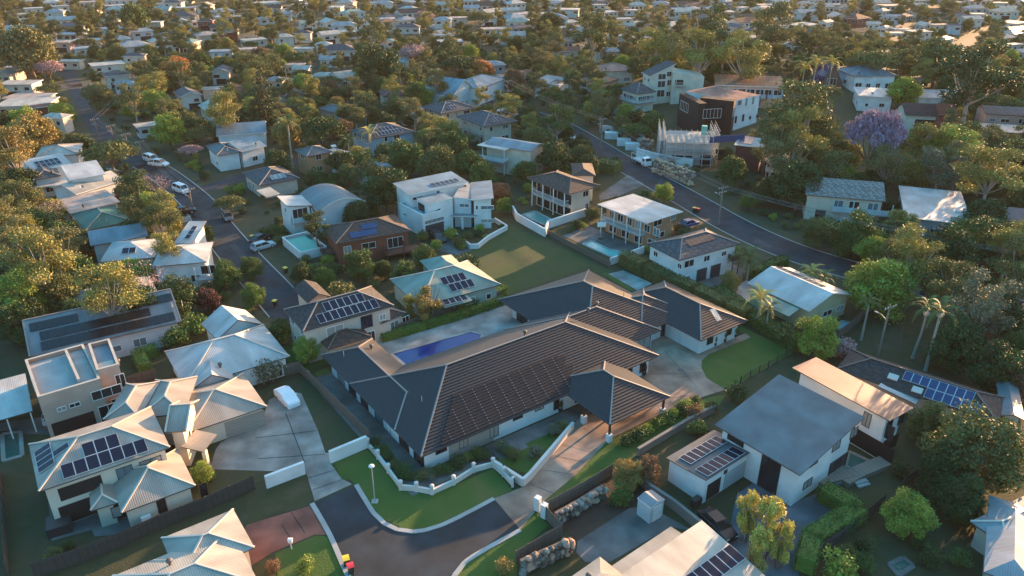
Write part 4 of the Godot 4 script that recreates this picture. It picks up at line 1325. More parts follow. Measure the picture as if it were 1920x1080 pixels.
	sheet("driveway", [Q(1, -66.74), Q(3.03, -69.9), Q(8.33, -79.64), Q(10.14, -84.97), Q(17.02, -91.55), Q(19.01, -97.39), Q(23.02, -102.5), Q(26.88, -95.73), Q(35.06, -101.35), Q(35.5, -100.05), Q(28.23, -95.29), Q(26.77, -93.53), Q(26.26, -91.55), Q(26.42, -88.96), Q(28.24, -86.1), Q(25.46, -84.73), Q(22.69, -83.14), Q(17.91, -79.98), Q(11.64, -75.42), Q(7.2, -68.97), Q(3.32, -64.44)], 0.04, "drive")
	sheet("driveway", [Q(1, -66.74), Q(-1.96, -65.02), Q(0.87, -60.31), Q(3.32, -64.44)], 0.05, "drive")
	sheet("lawn", [Q(35.5, -100.05), Q(28.23, -95.29), Q(26.77, -93.53), Q(26.26, -91.55), Q(26.42, -88.96), Q(28.24, -86.1), Q(31.74, -88.57), Q(40.48, -95.88), Q(35, -103.5), Q(33.92, -102.5)], 0.03, "lawn")
	sheet("lawn", [Q(3.31, -64.27), Q(11.62, -75.21), Q(17.87, -79.76), Q(25.72, -84.36), Q(28.1, -84.97), Q(26.19, -81.95), Q(22.53, -79.08), Q(14.96, -72.78), Q(11.53, -70.08), Q(3.5, -63.37)], 0.02, "lawn")
	sheet("lawn", [Q(-20.78, -70.89), Q(-16.97, -73.5), Q(-12.12, -66.28), Q(-8.65, -65.56), Q(-2.16, -70.03), Q(0.03, -66.4), Q(-2.2, -64.93), Q(-6.6, -61.82), Q(-8.78, -60.42), Q(-11.06, -60.42), Q(-13.58, -62.03), Q(-16.27, -65.92), Q(-17.97, -68.12), Q(-18.96, -68.12)], 0.03, "lawn")
	sheet("lawn", [Q(0.82, -60.08), Q(-2.54, -57.51), Q(-4.56, -55.77), Q(-5.47, -53.9), Q(-5.54, -49.87), Q(0, -49.87), Q(0.79, -57.3), Q(3.74, -60.99), Q(2.26, -63.37)], 0.03, "lawn")
	sheet("driveway", [Q(-34.88, -73.58), Q(-34.72, -74.8), Q(-31.2, -79.53), Q(-31.46, -83.74), Q(-29.59, -85.85), Q(-27.67, -85.22), Q(-23.7, -77.22), Q(-21.84, -72.88), Q(-21.26, -72.78), Q(-19.07, -68.34), Q(-17.69, -67.35), Q(-21.19, -64.6), Q(-22.07, -66.65), Q(-23.8, -70.65), Q(-26.79, -69.53), Q(-34.34, -69.9)], 0.03, "concrete_pave")
	sheet("lawn", [Q(-32.09, -84.73), Q(-29.25, -90.18), Q(-17.31, -75.63), Q(-21.74, -72.98), Q(-25.11, -80.21), Q(-28.88, -85.85)], 0.02, "lawn_dry")
	sheet("lawn", [Q(-35.37, -70.68), Q(-33.73, -69.85), Q(-29.01, -69.69), Q(-26.71, -69.38), Q(-28.7, -67.13), Q(-32.83, -64.05)], 0.02, "lawn_dry")
	sheet("lawn", [Q(-59.44, -70.95), Q(-53.39, -68.62), Q(-46.65, -58.86), Q(-42.42, -59.69), Q(-39.22, -59.27), Q(-32.83, -64.05), Q(-31.88, -63.59), Q(-45.79, -53.87), Q(-49.44, -53.87)], 0.02, "lawn_dry")
	sheet("footpath", [Q(-50.86, -66.4), Q(-49.48, -68.12), Q(-42.53, -61.82), Q(-34.7, -63.14), Q(-32.92, -64.74), Q(-33.31, -64.05), Q(-39.26, -59.69), Q(-42.27, -59.38), Q(-43.03, -60.31), Q(-46.29, -58.76)], 0.05, "concrete_dark")
	sheet("driveway", [Q(-27.41, -60.99), Q(-21.44, -63.94), Q(-18.52, -59.55), Q(-20.05, -59.63), Q(-23.7, -57.16), Q(-25.28, -55.43), Q(-27.47, -59.11)], 0.04, "red_pave")
	sheet("lawn", [Q(-23.35, -57.07), Q(-19.97, -59.52), Q(-18.52, -59.44), Q(-16.37, -56.48), Q(-15.05, -54.05), Q(-22.09, -53.51)], 0.03, "lawn")
	sheet("lawn", [Q(-28.85, -65.92), Q(-26.69, -66.84), Q(-23.32, -69.08), Q(-21.99, -66.4), Q(-21.55, -64), Q(-26.57, -61.49), Q(-27.32, -60.95)], 0.02, "lawn_dry")
	sheet("pool_deck", [Q(-20.36, -95.51), Q(-21.67, -100.73), Q(-2.1, -115.48), Q(6.97, -102.92), Q(-13.81, -87.29)], 0.03, "white_pave")
	sheet("lawn", [Q(-34.15, -96.66), Q(-0.91, -120.66), Q(-2.1, -115.48), Q(-21.67, -100.73), Q(-22.17, -95.44), Q(-29.46, -90.17)], 0.02, "lawn")
	sheet("court", [Q(16.8, -122.45), Q(19.65, -123.9), Q(23.9, -118.55), Q(20.92, -115.88)], 0.04, "white_pave")
	sheet("lawn", [Q(-9.8, -130.28), Q(0, -144.96), Q(12.74, -130.28), Q(17.79, -123.28), Q(20.48, -115.85), Q(13.31, -125.54), Q(-2.18, -112.89), Q(-5.46, -118.94), Q(-11.41, -125.54)], 0.02, "lawn_shaded")  # vacant lot: grass colour itself darkened to stand in for deep shade
	sheet("lawn", [Q(15.6, -122.45), Q(16.38, -123.03), Q(20.69, -115.88), Q(19.73, -115.62)], 0.04, "lawn")
	sheet("driveway", [Q(24.5, -65.79), Q(27.15, -67.87), Q(28.46, -68.13), Q(29.02, -63.81), Q(33.09, -65.79), Q(33.87, -62.37), Q(30.51, -59.41), Q(28.29, -57.05), Q(27.22, -53.84), Q(22.69, -50.16), Q(19.27, -53.84), Q(21.17, -57.9)], 0.03, "blue_pave")
	sheet("lawn", [Q(42.74, -71.44), Q(48.4, -77.82), Q(52.08, -74.38), Q(50.8, -72.6), Q(43.25, -67.34), Q(41.9, -69.48)], 0.02, "lawn_dry")
	sheet("lawn", [Q(35.94, -66.05), Q(38.18, -67.34), Q(42.08, -69.48), Q(43.16, -67.34), Q(39.77, -64.54), Q(36.95, -62.61)], 0.03, "lawn_dry")
	sheet("driveway", [Q(6.6, -58.75), Q(12.5, -63.56), Q(14.55, -63.81), Q(18.64, -60.08), Q(16.35, -60.75), Q(9.62, -56.02), Q(7.15, -55.92), Q(6.33, -57.26)], 0.03, "concrete_dark")
	sheet("garden_bed", [Q(3.44, -63.56), Q(11.23, -70.04), Q(14.16, -69.21), Q(14.87, -65.79), Q(12.5, -63.56), Q(6.6, -58.75), Q(5.57, -60.08)], 0.02, "soil")
	sheet("driveway", [Q(-15.88, -140.01), Q(-11.4, -140.01), Q(-7.5, -133.19), Q(-9.62, -130.33), Q(-14.95, -133.19)], 0.03, "concrete_dark")
	sheet("driveway", [Q(19.5, -164.43), Q(27.95, -178.83), Q(30.84, -171.36), Q(23.82, -163.39), Q(19.09, -160.38)], 0.05, "grey_pave")
	sheet("driveway", [Q(9.86, -140.01), Q(15.44, -145.73), Q(20.71, -138.44), Q(24.98, -135.4), Q(19.79, -131.04), Q(16.49, -137.67), Q(13.13, -136.15)], 0.03, "grey_pave")
	sheet("driveway", [Q(31.13, -121.71), Q(38.88, -128.25), Q(41.23, -123.61), Q(36.04, -116.85), Q(32.18, -116.85)], 0.03, "grey_pave")
	sheet("driveway", [Q(36.06, -115.85), Q(40.31, -120), Q(42.73, -112.89), Q(38.78, -108.21)], 0.03, "white_pave")
	sheet("lawn", [Q(-47.89, -174.27), Q(-46.78, -183.87), Q(-42.89, -185.13), Q(-40.96, -172), Q(-44.23, -167.62)], 0.02, "lawn")
	sheet("lawn", [Q(-59.26, -152.57), Q(-55.13, -157.47), Q(-46.96, -152.57), Q(-41.78, -140.69), Q(-43.79, -132.76), Q(-49.94, -136.63)], 0.02, "verge")
	sheet("lawn", [Q(58.43, -112.89), Q(64.53, -112.89), Q(55.97, -95.88), Q(52.45, -96.63)], 0.02, "verge")
	ribbon("footpath", [Q(16.05, -231.36), Q(25.75, -209.67), Q(34.19, -188.54), Q(42.32, -167.29), Q(49.01, -147.91), Q(56.06, -136.62), Q(62.23, -129.06)], 3.2, 0.04, "verge")
	ribbon("footpath", [Q(6.33, -227.54), Q(15.99, -206.77), Q(23.65, -184.2), Q(32.92, -161.9), Q(40.35, -143.5), Q(46.67, -129.06), Q(53.52, -121.08)], 3, 0.04, "verge")
	ribbon("footpath", [Q(-66.7, -162.65), Q(-58.03, -148.84), Q(-47.77, -132.76), Q(-38.2, -118.94), Q(-32.61, -112.5)], 3, 0.04, "verge")
	ribbon("footpath", [Q(-75.07, -164.44), Q(-64.6, -148.84), Q(-55.17, -134.03), Q(-45.48, -118.94), Q(-38.53, -107.31)], 3, 0.04, "verge")
	sheet("driveway", [Q(-70.25, -146.58), Q(-66.62, -151.86), Q(-65.01, -150.06), Q(-68.32, -144.06)], 0.05, "concrete_pave")
	sheet("lawn", [Q(69.27, -212.1), Q(77.06, -218.22), Q(80.02, -214.83), Q(73.65, -207.09)], 0.1, "lawn")
	sheet("lawn", [Q(118.29, -200.78), Q(130.39, -205.01), Q(139.32, -206.66), Q(132.94, -195.79), Q(116.02, -191.75)], 0.1, "lawn")
	H("house", "sprawling single storey white house with dark tiled hip roofs and drive-through portico", "house", -0.39, -86.56)
	B(-0.39, -86.56, 0.626, 36.9, 18.1, 2.74, "hip", 24, "white", "hero", {"courses": true, "cf": "FLR", "cap": "cap", "base": "hero_flat", "ov": 0.9})
	W("F", 2.2, 1.5, 1.5, 0.6, "window", "dark_trim")
	W("F", 6.3, 0.05, 6.2, 2.3, "boards", "gdoor_brown")
	W("F", 5.2, 0.9, 1.2, 1.5, "window", "dark_trim")
	W("F", 9.5, 0.5, 1.3, 1.9, "window", "dark_trim")
	W("F", 13, 1.6, 1.5, 0.6, "window", "dark_trim")
	W("F", 16.3, 1.6, 1.4, 0.6, "window", "dark_trim")
	W("F", 19, 0.6, 0.9, 1.7, "window", "dark_trim")
	W("F", 22.5, 0.3, 0.9, 2.1, "window", "dark_trim")
	W("F", 24, 0.05, 1, 2.4, "window", "dark_trim")
	W("F", 27, 0.05, 2.2, 2.4, "door", "dark_trim")
	W("F", 31.5, 0.7, 1.1, 1.7, "window", "dark_trim")
	W("F", 34, 0.6, 1.1, 1.8, "window", "dark_trim")
	W("L", 3, 0.1, 2.4, 2.2, "window", "dark_trim")
	W("L", 7, 0.1, 2.4, 2.2, "window", "dark_trim")
	W("L", 11.5, 0.1, 2.4, 2.2, "window", "dark_trim")
	W("L", 15, 0.1, 2.4, 2.2, "window", "dark_trim")
	SP("F", 2.70, 0.25, 14, 1, 1.45, .39, "film", "film", -.1)
	SP("F", 3.06, 0.64, 14, 1, 1.45, .39, "film", "film", -.1)
	SP("F", 3.41, 1.03, 14, 1, 1.45, .39, "film", "film", -.1)
	SP("F", 3.77, 1.42, 14, 1, 1.45, .39, "film", "film", -.1)
	SP("F", 4.12, 1.81, 13, 1, 1.45, .39, "film", "film", -.1)
	SP("F", 4.47, 2.20, 13, 1, 1.45, .39, "film", "film", -.1)
	SP("F", 4.83, 2.59, 13, 1, 1.45, .39, "film", "film", -.1)
	SP("F", 5.19, 2.98, 13, 1, 1.45, .39, "film", "film", -.1)
	SP("F", 5.54, 3.37, 13, 1, 1.45, .39, "film", "film", -.1)
	SP("F", 5.89, 3.76, 12, 1, 1.45, .39, "film", "film", -.1)
	SP("F", 6.25, 4.15, 12, 1, 1.45, .39, "film", "film", -.1)
	SP("F", 6.61, 4.54, 12, 1, 1.45, .39, "film", "film", -.1)
	SP("F", 6.96, 4.93, 12, 1, 1.45, .39, "film", "film", -.1)
	SP("F", 7.32, 5.32, 11, 1, 1.45, .39, "film", "film", -.1)
	fixings()
	RV("B", 15, 8.6, "roof_vent")
	RV("L", 11.2, 4.6, "vent_pipe")
	RV("B", 4, 8.7, "roof_vent")
	B(-16.62, -83.97, 0.626, 7.65, 20.9, 2.74, "hip", 24, "white", "hero", {"courses": true, "cf": "LFB", "cap": "cap", "base": "hero_flat", "ov": 0.9})
	RV("R", 17, 2.2, "roof_vent")
	RV("L", 3.4, 2, "vent_pipe")
	W("L", 3, 0.1, 2.2, 2.3, "window", "dark_trim")
	W("L", 6.5, 0.1, 2.2, 2.3, "window", "dark_trim")
	W("L", 10, 0.1, 2.2, 2.3, "window", "dark_trim")
	W("L", 14, 0.1, 2.2, 2.3, "window", "dark_trim")
	B(10.1, -97.13, 0.626, 18.3, 13.35, 2.74, "hip", 24, "white", "hero", {"courses": true, "cf": "FR", "cap": "cap", "base": "hero_flat", "ov": 0.9})
	RV("B", 6, 6.6, "roof_vent")
	RV("B", 1, 6.9, "vent_pipe")
	W("F", 15, 0.1, 2.6, 2.4, "window", "dark_trim")
	W("R", 3, 0.1, 2.2, 2.2, "window", "dark_trim")
	B(11.36, -103.93, 0.626, 18.5, 20.5, 2.74, "hip", 24, "white", "hero", {"courses": true, "cf": "LF", "cap": "cap", "base": "hero_flat", "ov": 1.6})
	W("L", 2.5, 0.05, 2.8, 2.4, "window", "dark_trim")
	W("L", 6, 0.05, 2.8, 2.4, "window", "dark_trim")
	W("L", 9.5, 0.05, 2.8, 2.4, "window", "dark_trim")
	B(19.7, -103.66, 0.626, 10.5, 10.2, 2.74, "hip", 24, "white", "hero", {"courses": true, "cf": "F", "cap": "cap", "base": "hero_flat", "ov": 0.9})
	W("F", 5.2, 0.1, 2, 2.3, "window", "dark_trim")
	B(25.59, -103.79, 0.626, 10, 16.8, 2.74, "hip", 24, "white", "hero", {"courses": true, "cf": "LFR", "cap": "cap", "base": "hero_flat", "ov": 0.9})
	W("L", 9, 0.05, 0.9, 2.2, "garage_door", "gdoor")
	W("L", 10.6, 0.05, 1.2, 2.2, "garage_door", "gdoor")
	W("L", 13.3, 0.05, 3.4, 2.3, "garage_door", "gdoor")
	W("F", 2.2, 0.9, 1.3, 1.3, "window", "dark_trim")
	W("F", 6.3, 1, 1.2, 1.3, "window", "dark_trim")
	SP("F", 5.0, 1.7, 3, 1, 1.05, 2.0, "white_metal", "alu", .25)
	B(12.06, -82.04, 0.626, 10, 11.8, 2.74, "hip", 24, "white", "hero", {"courses": true, "cf": "LFR", "cap": "cap", "base": "hero_flat", "walls": false})
	for q in [[-4.5, 5.4], [4.5, 5.4], [-4.5, 0.8], [4.5, 0.8]]:
		P("column_base", q[0], 0.55, q[1], .6, 1.1, .6, "white")
		P("column", q[0], 1.95, q[1], .22, 1.75, .22, "dark_trim")
	pool("swimming_pool", "long deep blue lap pool beside the sprawling dark roofed house", [Q(-17.32, -95.29), Q(-6.11, -101.84), Q(-4.38, -100.7), Q(-4.71, -98.95), Q(-14.43, -91.55)], "pool_blue")
	hedge("hedge", "clipped yellow-green hedge along the lap pool boundary", [Q(-19.01, -98.95), Q(-12.96, -102.83), Q(-6.68, -106.96), Q(-1.55, -110.98)], 1, 1.3, "l_bright")
	fence("fence", "grey paling fence behind the lap pool hedge", [Q(-19.96, -98.95), Q(-13.12, -104.52), Q(-6.79, -109.12), Q(-1.74, -112.5)], 1.6, "paling")
	wall_line("garden_wall", "low white pillared wall curving around the corner garden", "wall", [Q(-17.01, -73.95), Q(-15.47, -71.8), Q(-13.91, -69.31), Q(-12.17, -66.47), Q(-10.41, -66.21), Q(-8.66, -65.73), Q(-6.44, -67.3), Q(-4.32, -69.43), Q(-2.16, -70.34), Q(-0.93, -68.75), Q(0.11, -67.01)], 0.62, 0.2, "pillar_white", 0.55)
	wall_line("garden_wall", "white V-shaped retaining wall between garden and driveway", "wall", [Q(-2.03, -70.17), Q(1.22, -67.03), Q(2.03, -68.13), Q(7.45, -77.49)], 1, 0.3, "pillar_white")
	fence("fence", "black metal fence on top of the front garden wall", [Q(-2.09, -71.16), Q(-0.98, -69.21), Q(0.26, -66.82)], 1.3, "dark_trim", false)
	wall_line("gate_pillar", "white gate pillar nearest the cul-de-sac apron", "pillar", [Q(2.46, -63.44), Q(2.96, -63.09)], 1.7, 0.55, "white")
	wall_line("gate_pillar", "white gate pillar joining the timber fence", "pillar", [Q(3.11, -62.37), Q(3.61, -62.02)], 1.7, 0.55, "white")
	fence("gate", "grey sliding gate panel between the two white gate pillars", [Q(2.53, -63.44), Q(3.07, -62.47)], 1.4, "steel", false)
	wall_line("front_wall", "white rendered front wall joining the pillared wall", "wall", [Q(-20.84, -71), Q(-17.09, -73.89)], 1.6, 0.3, "white")
	wall_line("front_wall", "white rendered front wall beside the sloping lawn verge", "wall", [Q(-26.94, -66.69), Q(-23.29, -69.18)], 1.6, 0.3, "white")
	fence("fence", "weathered paling fence dividing the dry lawn from the big house", [Q(-29.03, -90.18), Q(-25.31, -85.6), Q(-20.56, -79.53), Q(-17.11, -75.21)], 1.7, "paling")
	fence("fence", "weathered paling fence behind the white covered car yard", [Q(-34.11, -88.04), Q(-31.27, -89.5), Q(-29.1, -90.45)], 1.7, "paling")
	fence("fence", "dark paling fence running below the two storey house with air conditioners", [Q(-45.32, -54.05), Q(-41.79, -56), Q(-38.82, -58.06), Q(-35.98, -60.53), Q(-32.23, -63.26), Q(-28.23, -66.64)], 1.8, "paling_dark")
	fence("fence", "grey paling fence above the rock terraces by the driveway", [Q(3.49, -62.61), Q(5.84, -64.3), Q(8.38, -66.3), Q(11.16, -68.67)], 1.7, "paling")
	fence("fence", "grey paling fence descending from the gate pillar", [Q(3.23, -62.37), Q(5.05, -59.41), Q(1.55, -56.64), Q(0.38, -55.72)], 1.7, "paling")
	fence("fence", "dark metal fence around the round lawn edge", [Q(40.38, -95.58), Q(35.51, -91.55), Q(30.63, -87.65)], 1.2, "dark_trim", false)
	wall_line("block_wall", "grey block wall under the planted garden strip", "wall", [Q(14.63, -72.36), Q(18.3, -75.45), Q(22.55, -78.96), Q(25.71, -81.15)], 1, 0.3, "block")
	wall_line("block_wall", "stained grey block wall beside the small garden shed", "wall", [Q(13.92, -68.13), Q(15.04, -65.79), Q(17.15, -63.32), Q(19.29, -60.08)], 1.2, 0.3, "block")
	fence("fence", "dark fence beneath the long clipped hedge", [Q(29.63, -56.43), Q(33.23, -58.97), Q(36.47, -61.44), Q(39.45, -63.81)], 1.6, "paling_dark")
	fence("fence", "low fence along the dry back lawn", [Q(42.92, -66.82), Q(46.59, -69.21), Q(50.74, -72.31)], 1.4, "paling_dark")
	fence("fence", "pale capped fence behind the dry back lawn", [Q(48.4, -77.82), Q(50.27, -76.07), Q(51.89, -74.02)], 1.5, "paling")
	fence("fence", "grey paling fence beside the small blue plunge pool", [Q(48.26, -99.65), Q(51.18, -102.35), Q(54.09, -105.65)], 1.6, "paling")
	fence("fence", "long grey fence beside the aqua pool yard", [Q(6.9, -140.8), Q(12.01, -132.83), Q(17.43, -125.24)], 1.1, "paling")
	fence("fence", "tall timber fence along the lit grey path left of the sandy box house", [Q(-51.69, -86.55), Q(-50.17, -87.73), Q(-48.26, -88.92)], 1.5, "paling")
	fence("fence", "timber fence at the left edge below the two storey house", [Q(-57.36, -68.87), Q(-52.71, -61.82), Q(-47.97, -54.23)], 1.7, "paling_dark")
	rocks("rock_wall", "stacked boulder wall climbing beside the timber fence", [Q(4.65, -60.98), Q(7.08, -62.84), Q(10, -65.29)], 1.6, 0.6, ["rock", "rock_grey", "rock_dark", "rock_tan"])
	rocks("rock_wall", "boulder wall near the bottom edge below the paling fence", [Q(0.98, -54.33), Q(3.14, -55.62), Q(6.01, -57.26)], 1.8, 0.6, ["rock", "rock_grey", "rock_dark"])
	sheet("paving_joint", [Q(-30.79, -75.7), Q(-23.64, -77.17), Q(-23.63, -77.1), Q(-30.78, -75.63)], 0.06, "asphalt")
	sheet("paving_joint", [Q(-29.28, -71.78), Q(-21.83, -72.59), Q(-21.82, -72.53), Q(-29.27, -71.71)], 0.06, "asphalt")
	sheet("paving_joint", [Q(-28.55, -80.86), Q(-23.74, -70.96), Q(-23.8, -70.93), Q(-28.62, -80.83)], 0.06, "asphalt")
	sheet("paving_joint", [Q(-22.83, -68.4), Q(-19.66, -69.93), Q(-19.63, -69.87), Q(-22.8, -68.34)], 0.06, "asphalt")
	sheet("paving_joint", [Q(-21.8, -66.43), Q(-18.67, -68.27), Q(-18.64, -68.21), Q(-21.77, -66.37)], 0.06, "asphalt")
	sheet("paving_joint", [Q(-23.73, -61.08), Q(-21.92, -58.48), Q(-21.98, -58.44), Q(-23.79, -61.04)], 0.06, "asphalt")
	sheet("paving_joint", [Q(-25.87, -62.29), Q(-23.15, -63.18), Q(-23.13, -63.11), Q(-25.85, -62.22)], 0.06, "asphalt")
	sheet("paving_joint", [Q(-23.43, -63.16), Q(-21.08, -59.92), Q(-21.14, -59.87), Q(-23.49, -63.12)], 0.06, "asphalt")
	sheet("paving_joint", [Q(3.5, -69.78), Q(6.85, -68.96), Q(6.83, -68.92), Q(3.49, -69.74)], 0.06, "asphalt")
	sheet("paving_joint", [Q(5.92, -74.4), Q(9.35, -72.91), Q(9.33, -72.87), Q(5.9, -74.36)], 0.06, "asphalt")
	sheet("paving_joint", [Q(4.88, -72.33), Q(8.28, -71.18), Q(8.26, -71.13), Q(4.86, -72.28)], 0.06, "asphalt")
	sheet("paving_joint", [Q(2.02, -67.36), Q(4.57, -65.81), Q(4.54, -65.77), Q(2, -67.32)], 0.06, "asphalt")
	sheet("paving_joint", [Q(18.58, -89.91), Q(26.02, -90.31), Q(26.02, -90.26), Q(18.59, -89.86)], 0.06, "asphalt")
	sheet("paving_joint", [Q(21.89, -96.23), Q(24.64, -86.76), Q(24.59, -86.75), Q(21.84, -96.21)], 0.06, "asphalt")
	sheet("paving_joint", [Q(18.64, -83.82), Q(24.2, -84.91), Q(24.21, -84.86), Q(18.65, -83.77)], 0.06, "asphalt")
	sheet("drain_lid", [Q(23.77, -90.89), Q(23.68, -90.63), Q(23.46, -90.46), Q(23.18, -90.46), Q(22.96, -90.63), Q(22.87, -90.89), Q(22.96, -91.16), Q(23.18, -91.32), Q(23.46, -91.32), Q(23.68, -91.16)], 0.07, "concrete_dark")
	pool("spa_pool", "dark teal spa pool in the shady yard at bottom right", [Q(36.54, -55.62), Q(38.34, -56.54), Q(38.82, -55.42), Q(36.84, -54.23)], "pool_dark", "grey_pave")
	pool("swimming_pool", "narrow dark teal pool at the left edge below the white carport", [Q(-61.73, -76.39), Q(-59.81, -76.9), Q(-56.94, -72.29), Q(-58.57, -71.34)], "pool_dark", "concrete_pave")
	sheet("court", [Q(-64.26, -78.34), Q(-58.14, -80.21), Q(-55.49, -78.34), Q(-56, -76.25), Q(-59.21, -76.54), Q(-59.82, -77.28), Q(-63.35, -76.84)], 0.05, "concrete_dark")
	sheet("road_patch", [Q(35.33, -175.79), Q(37.3, -171.45), Q(35.51, -168.42), Q(33.61, -173.02)], 0.07, "asphalt_old")
	sheet("road_patch", [Q(47.42, -138.49), Q(49.39, -134.8), Q(47.77, -132.76), Q(45.86, -136.63)], 0.07, "asphalt_old")
	sheet("road_patch", [Q(-53, -136.63), Q(-48.8, -130.28), Q(-49.32, -128.83), Q(-53.59, -135.32)], 0.07, "asphalt_old")
	sheet("road_patch", [Q(-66.33, -154.18), Q(-63.73, -153.21), Q(-61.75, -148.84), Q(-63.5, -148.84)], 0.07, "asphalt_old")
	sheet("road_patch", [Q(-34.18, -110.05), Q(-32.68, -109.12), Q(-32.83, -107.31), Q(-34.4, -108.21)], 0.07, "asphalt_old")
	H("house", "two storey cream house at lower left with pale metal hips and two solar arrays", "house", -44.29, -67.15)
	B(-44.29, -67.15, 0.605, 12.39, 9.09, 5.24, "hip", 22, "cream", "tan_metal", {"cap": "cap_tan"})
	WA("R", 2, 11)
	W("F", 9.8, 3.3, 2.2, 1.2, "window", "dark_trim")
	W("F", 7.2, 3, 1.6, 1.6, "window", "dark_trim")
	W("F", 3, 3, 4, 1.6, "opening")
	W("L", 3, 3.1, 3, 1.6, "opening")
	SP("F", 2.3, 0.35, 7, 2, 1.15, 1.75)
	SP("F", 4.3, 3.9, 3, 1, 1.15, 1.75)
	SP("L", 1.2, 0.4, 5, 2, 1.05, 1.75)
	W("L", 3.2, 0.1, 4, 2.2, "opening")
	W("F", 2.8, 0.1, 4.5, 2.3, "opening")
	B(-38.23, -64.74, 0.608, 7.18, 7.5, 2.74, "hip", 24, "cream", "tan_metal", {"cap": "cap_tan"})
	W("F", 3.2, 0.6, 0.9, 1.8, "window", "dark_trim")
	W("F", 7.4, 0.6, 0.8, 1.9, "window", "dark_trim")
	P("air_conditioner", -1.6, 0.95, 3.55, 0.95, 0.75, 0.4, "trim")
	P("air_conditioner", -1.5, 0.3, 4.1, 0.95, 0.75, 0.4, "trim")
	B(-42.9, -63.65, 0.500, 2.48, 7, 2.69, "hip", 24, "cream", "tan_metal", {"cap": "cap_tan"})
	W("F", 1.6, 0.7, 0.9, 1.4, "window", "dark_trim")
	P("spa_cover", -4.5, 0.6, 1.2, 2.2, 1.1, 2.2, "dark_trim")
	B(-36.21, -79.15, 0.606, 9.37, 9, 2.74, "hip", 20, "cream", "tan_metal", {"cap": "cap_tan"})
	W("F", 6.2, 0.05, 4.8, 2.2, "garage_door", "gdoor_brown")
	W("R", 4, 0.05, 2.5, 2.2, "garage_door", "gdoor_brown")
	B(-41.16, -77.76, 0.164, 5.01, 8, 4.44, "hip", 22, "cream", "tan_metal", {"cap": "cap_tan"})
	B(-44.86, -76.37, 0.100, 4.01, 7.5, 4.84, "hip", 22, "cream", "tan_metal", {"cap": "cap_tan"})
	B(-37.6, -72.94, 0.123, 2.21, 6, 5.04, "gable", 26, "cream", "tan_metal", {"cap": "cap_tan"})
	W("R", 1.6, 2.6, 0.7, 1.2)
	B(-35.43, -71.17, -0.154, 2.57, 3.2, 2.74, "skR", 8, "cream", "tan_metal", {"walls": false})
	P("porch_column", 1.2, 1.4, 1.2, 0.45, 2.8, 0.45, "cream")
	H("house", "cream metal roofed house cut by the bottom edge beside the red driveway", "house", -28.83, -55.25)
	B(-28.83, -55.25, 0.619, 6.86, 6.32, 3.04, "hip", 18, "cream", "cream_metal", {"cap": "cap_light"})
	B(-29.17, -50.67, 0.613, 10.52, 8.36, 3.14, "hip", 17, "cream", "cream_metal", {"cap": "cap_light"})
	RV("B", 6, 2.5, "roof_vent")
	H("house", "bright white metal roofed cottage with several gables behind the covered car", "house", -38.64, -90.29)
	B(-38.64, -90.29, 0.601, 13.63, 10.76, 2.84, "hip", 25, "white", "white_metal", {"cap": "cap_light"})
	WA("F", 1, 21)
	B(-39.3, -86.25, 0.408, 4.83, 7, 2.79, "gablez", 30, "white", "white_metal")
	RV("R", 2.5, 1.5, "roof_vent")
	B(-40.66, -98.54, 0.715, 6.76, 6, 2.94, "gablez", 30, "white", "white_metal")
	H("house", "long grey roofed house striped with dark solar panel rows", "house", -59.17, -98.65)
	B(-59.17, -98.65, 0.545, 19.13, 12, 3.44, "gable", 24, "ltgrey", "grey_metal", {"cap": "cap"})
	WA("F", 1, 33)
	SP("F", 1.5, 0.5, 27, 1, 1, 1.5, "panel_black", "panel_black")
	SP("F", 1.6, 2.3, 14, 1, 1, 1.5, "panel_black", "panel_black")
	SP("F", 24, 2.3, 6, 1, 1, 1.5, "panel_black", "panel_black")
	SP("F", 13, 4.2, 16, 1, 1, 1.5, "panel_black", "panel_black")
	SP("F", 0.6, 4.2, 6, 1, 1, 1.5, "panel_black", "panel_black")
	RV("F", 20, 3, "vent_pipe")
	RV("F", 18.6, 2.9, "vent_pipe")
	B(-64.22, -104.49, 0.567, 6.08, 9, 3.54, "hip", 27, "ltgrey", "grey_metal")
	B(-58.79, -108.49, 0.581, 5.49, 9, 3.54, "hip", 27, "ltgrey", "grey_metal")
	H("house", "sandy rendered box house with flat parapet roof above a carport", "house", -55.27, -80.95)
	B(-55.27, -80.95, 0.641, 6.57, 10.25, 6.24, "para", 0, "beige", "concrete", {"fm": "sand"})
	W("F", 6.9, 3.7, 3.4, 1.3)
	W("F", 1.9, 3.7, 1, 0.6)
	W("F", 3.3, 3.7, 1.2, 0.6)
	W("F", 2.7, 0.05, 4.6, 2.4, "opening")
	W("F", 7.7, 0.2, 4.4, 2.5, "glass")
	W("L", 2, 3.2, 1.4, 1.3)
	RV("F", 9, 3, "roof_vent")
	RV("F", 3.5, 4.5, "vent_pipe")
	P("partition_wall", 1.2, 6.4, 0, 0.3, 0.7, 8.5, "sand")
	P("roof_box", 4.6, 6.35, 2.6, 1.8, 0.5, 2, "sand")
	B(-51.4, -83.75, 0.580, 2.44, 7.5, 6.74, "para", 0, "beige", "blue_metal", {"fm": "sand"})
	W("F", 2.2, 3.6, 1.1, 2)
	W("F", 1.3, 0.1, 1.4, 2.3, "glass")
	W("F", 3, 0.1, 1.4, 2.3, "glass")
	H("carport", "wide white flat roofed carport at the left edge of the sandy box house", "carport", -63.48, -78.76)
	B(-63.48, -78.76, 0.592, 7.86, 10.08, 3.04, "flat", 0, "white", "white_metal", {"walls": false})
	for q in 8: P("post", -bk.w / 2 + .3 + (q % 4) * (bk.w - .6) / 3, 1.45, (-1 if q < 4 else 1) * (bk.d / 2 - .3), .14, 2.9, .14, "white")
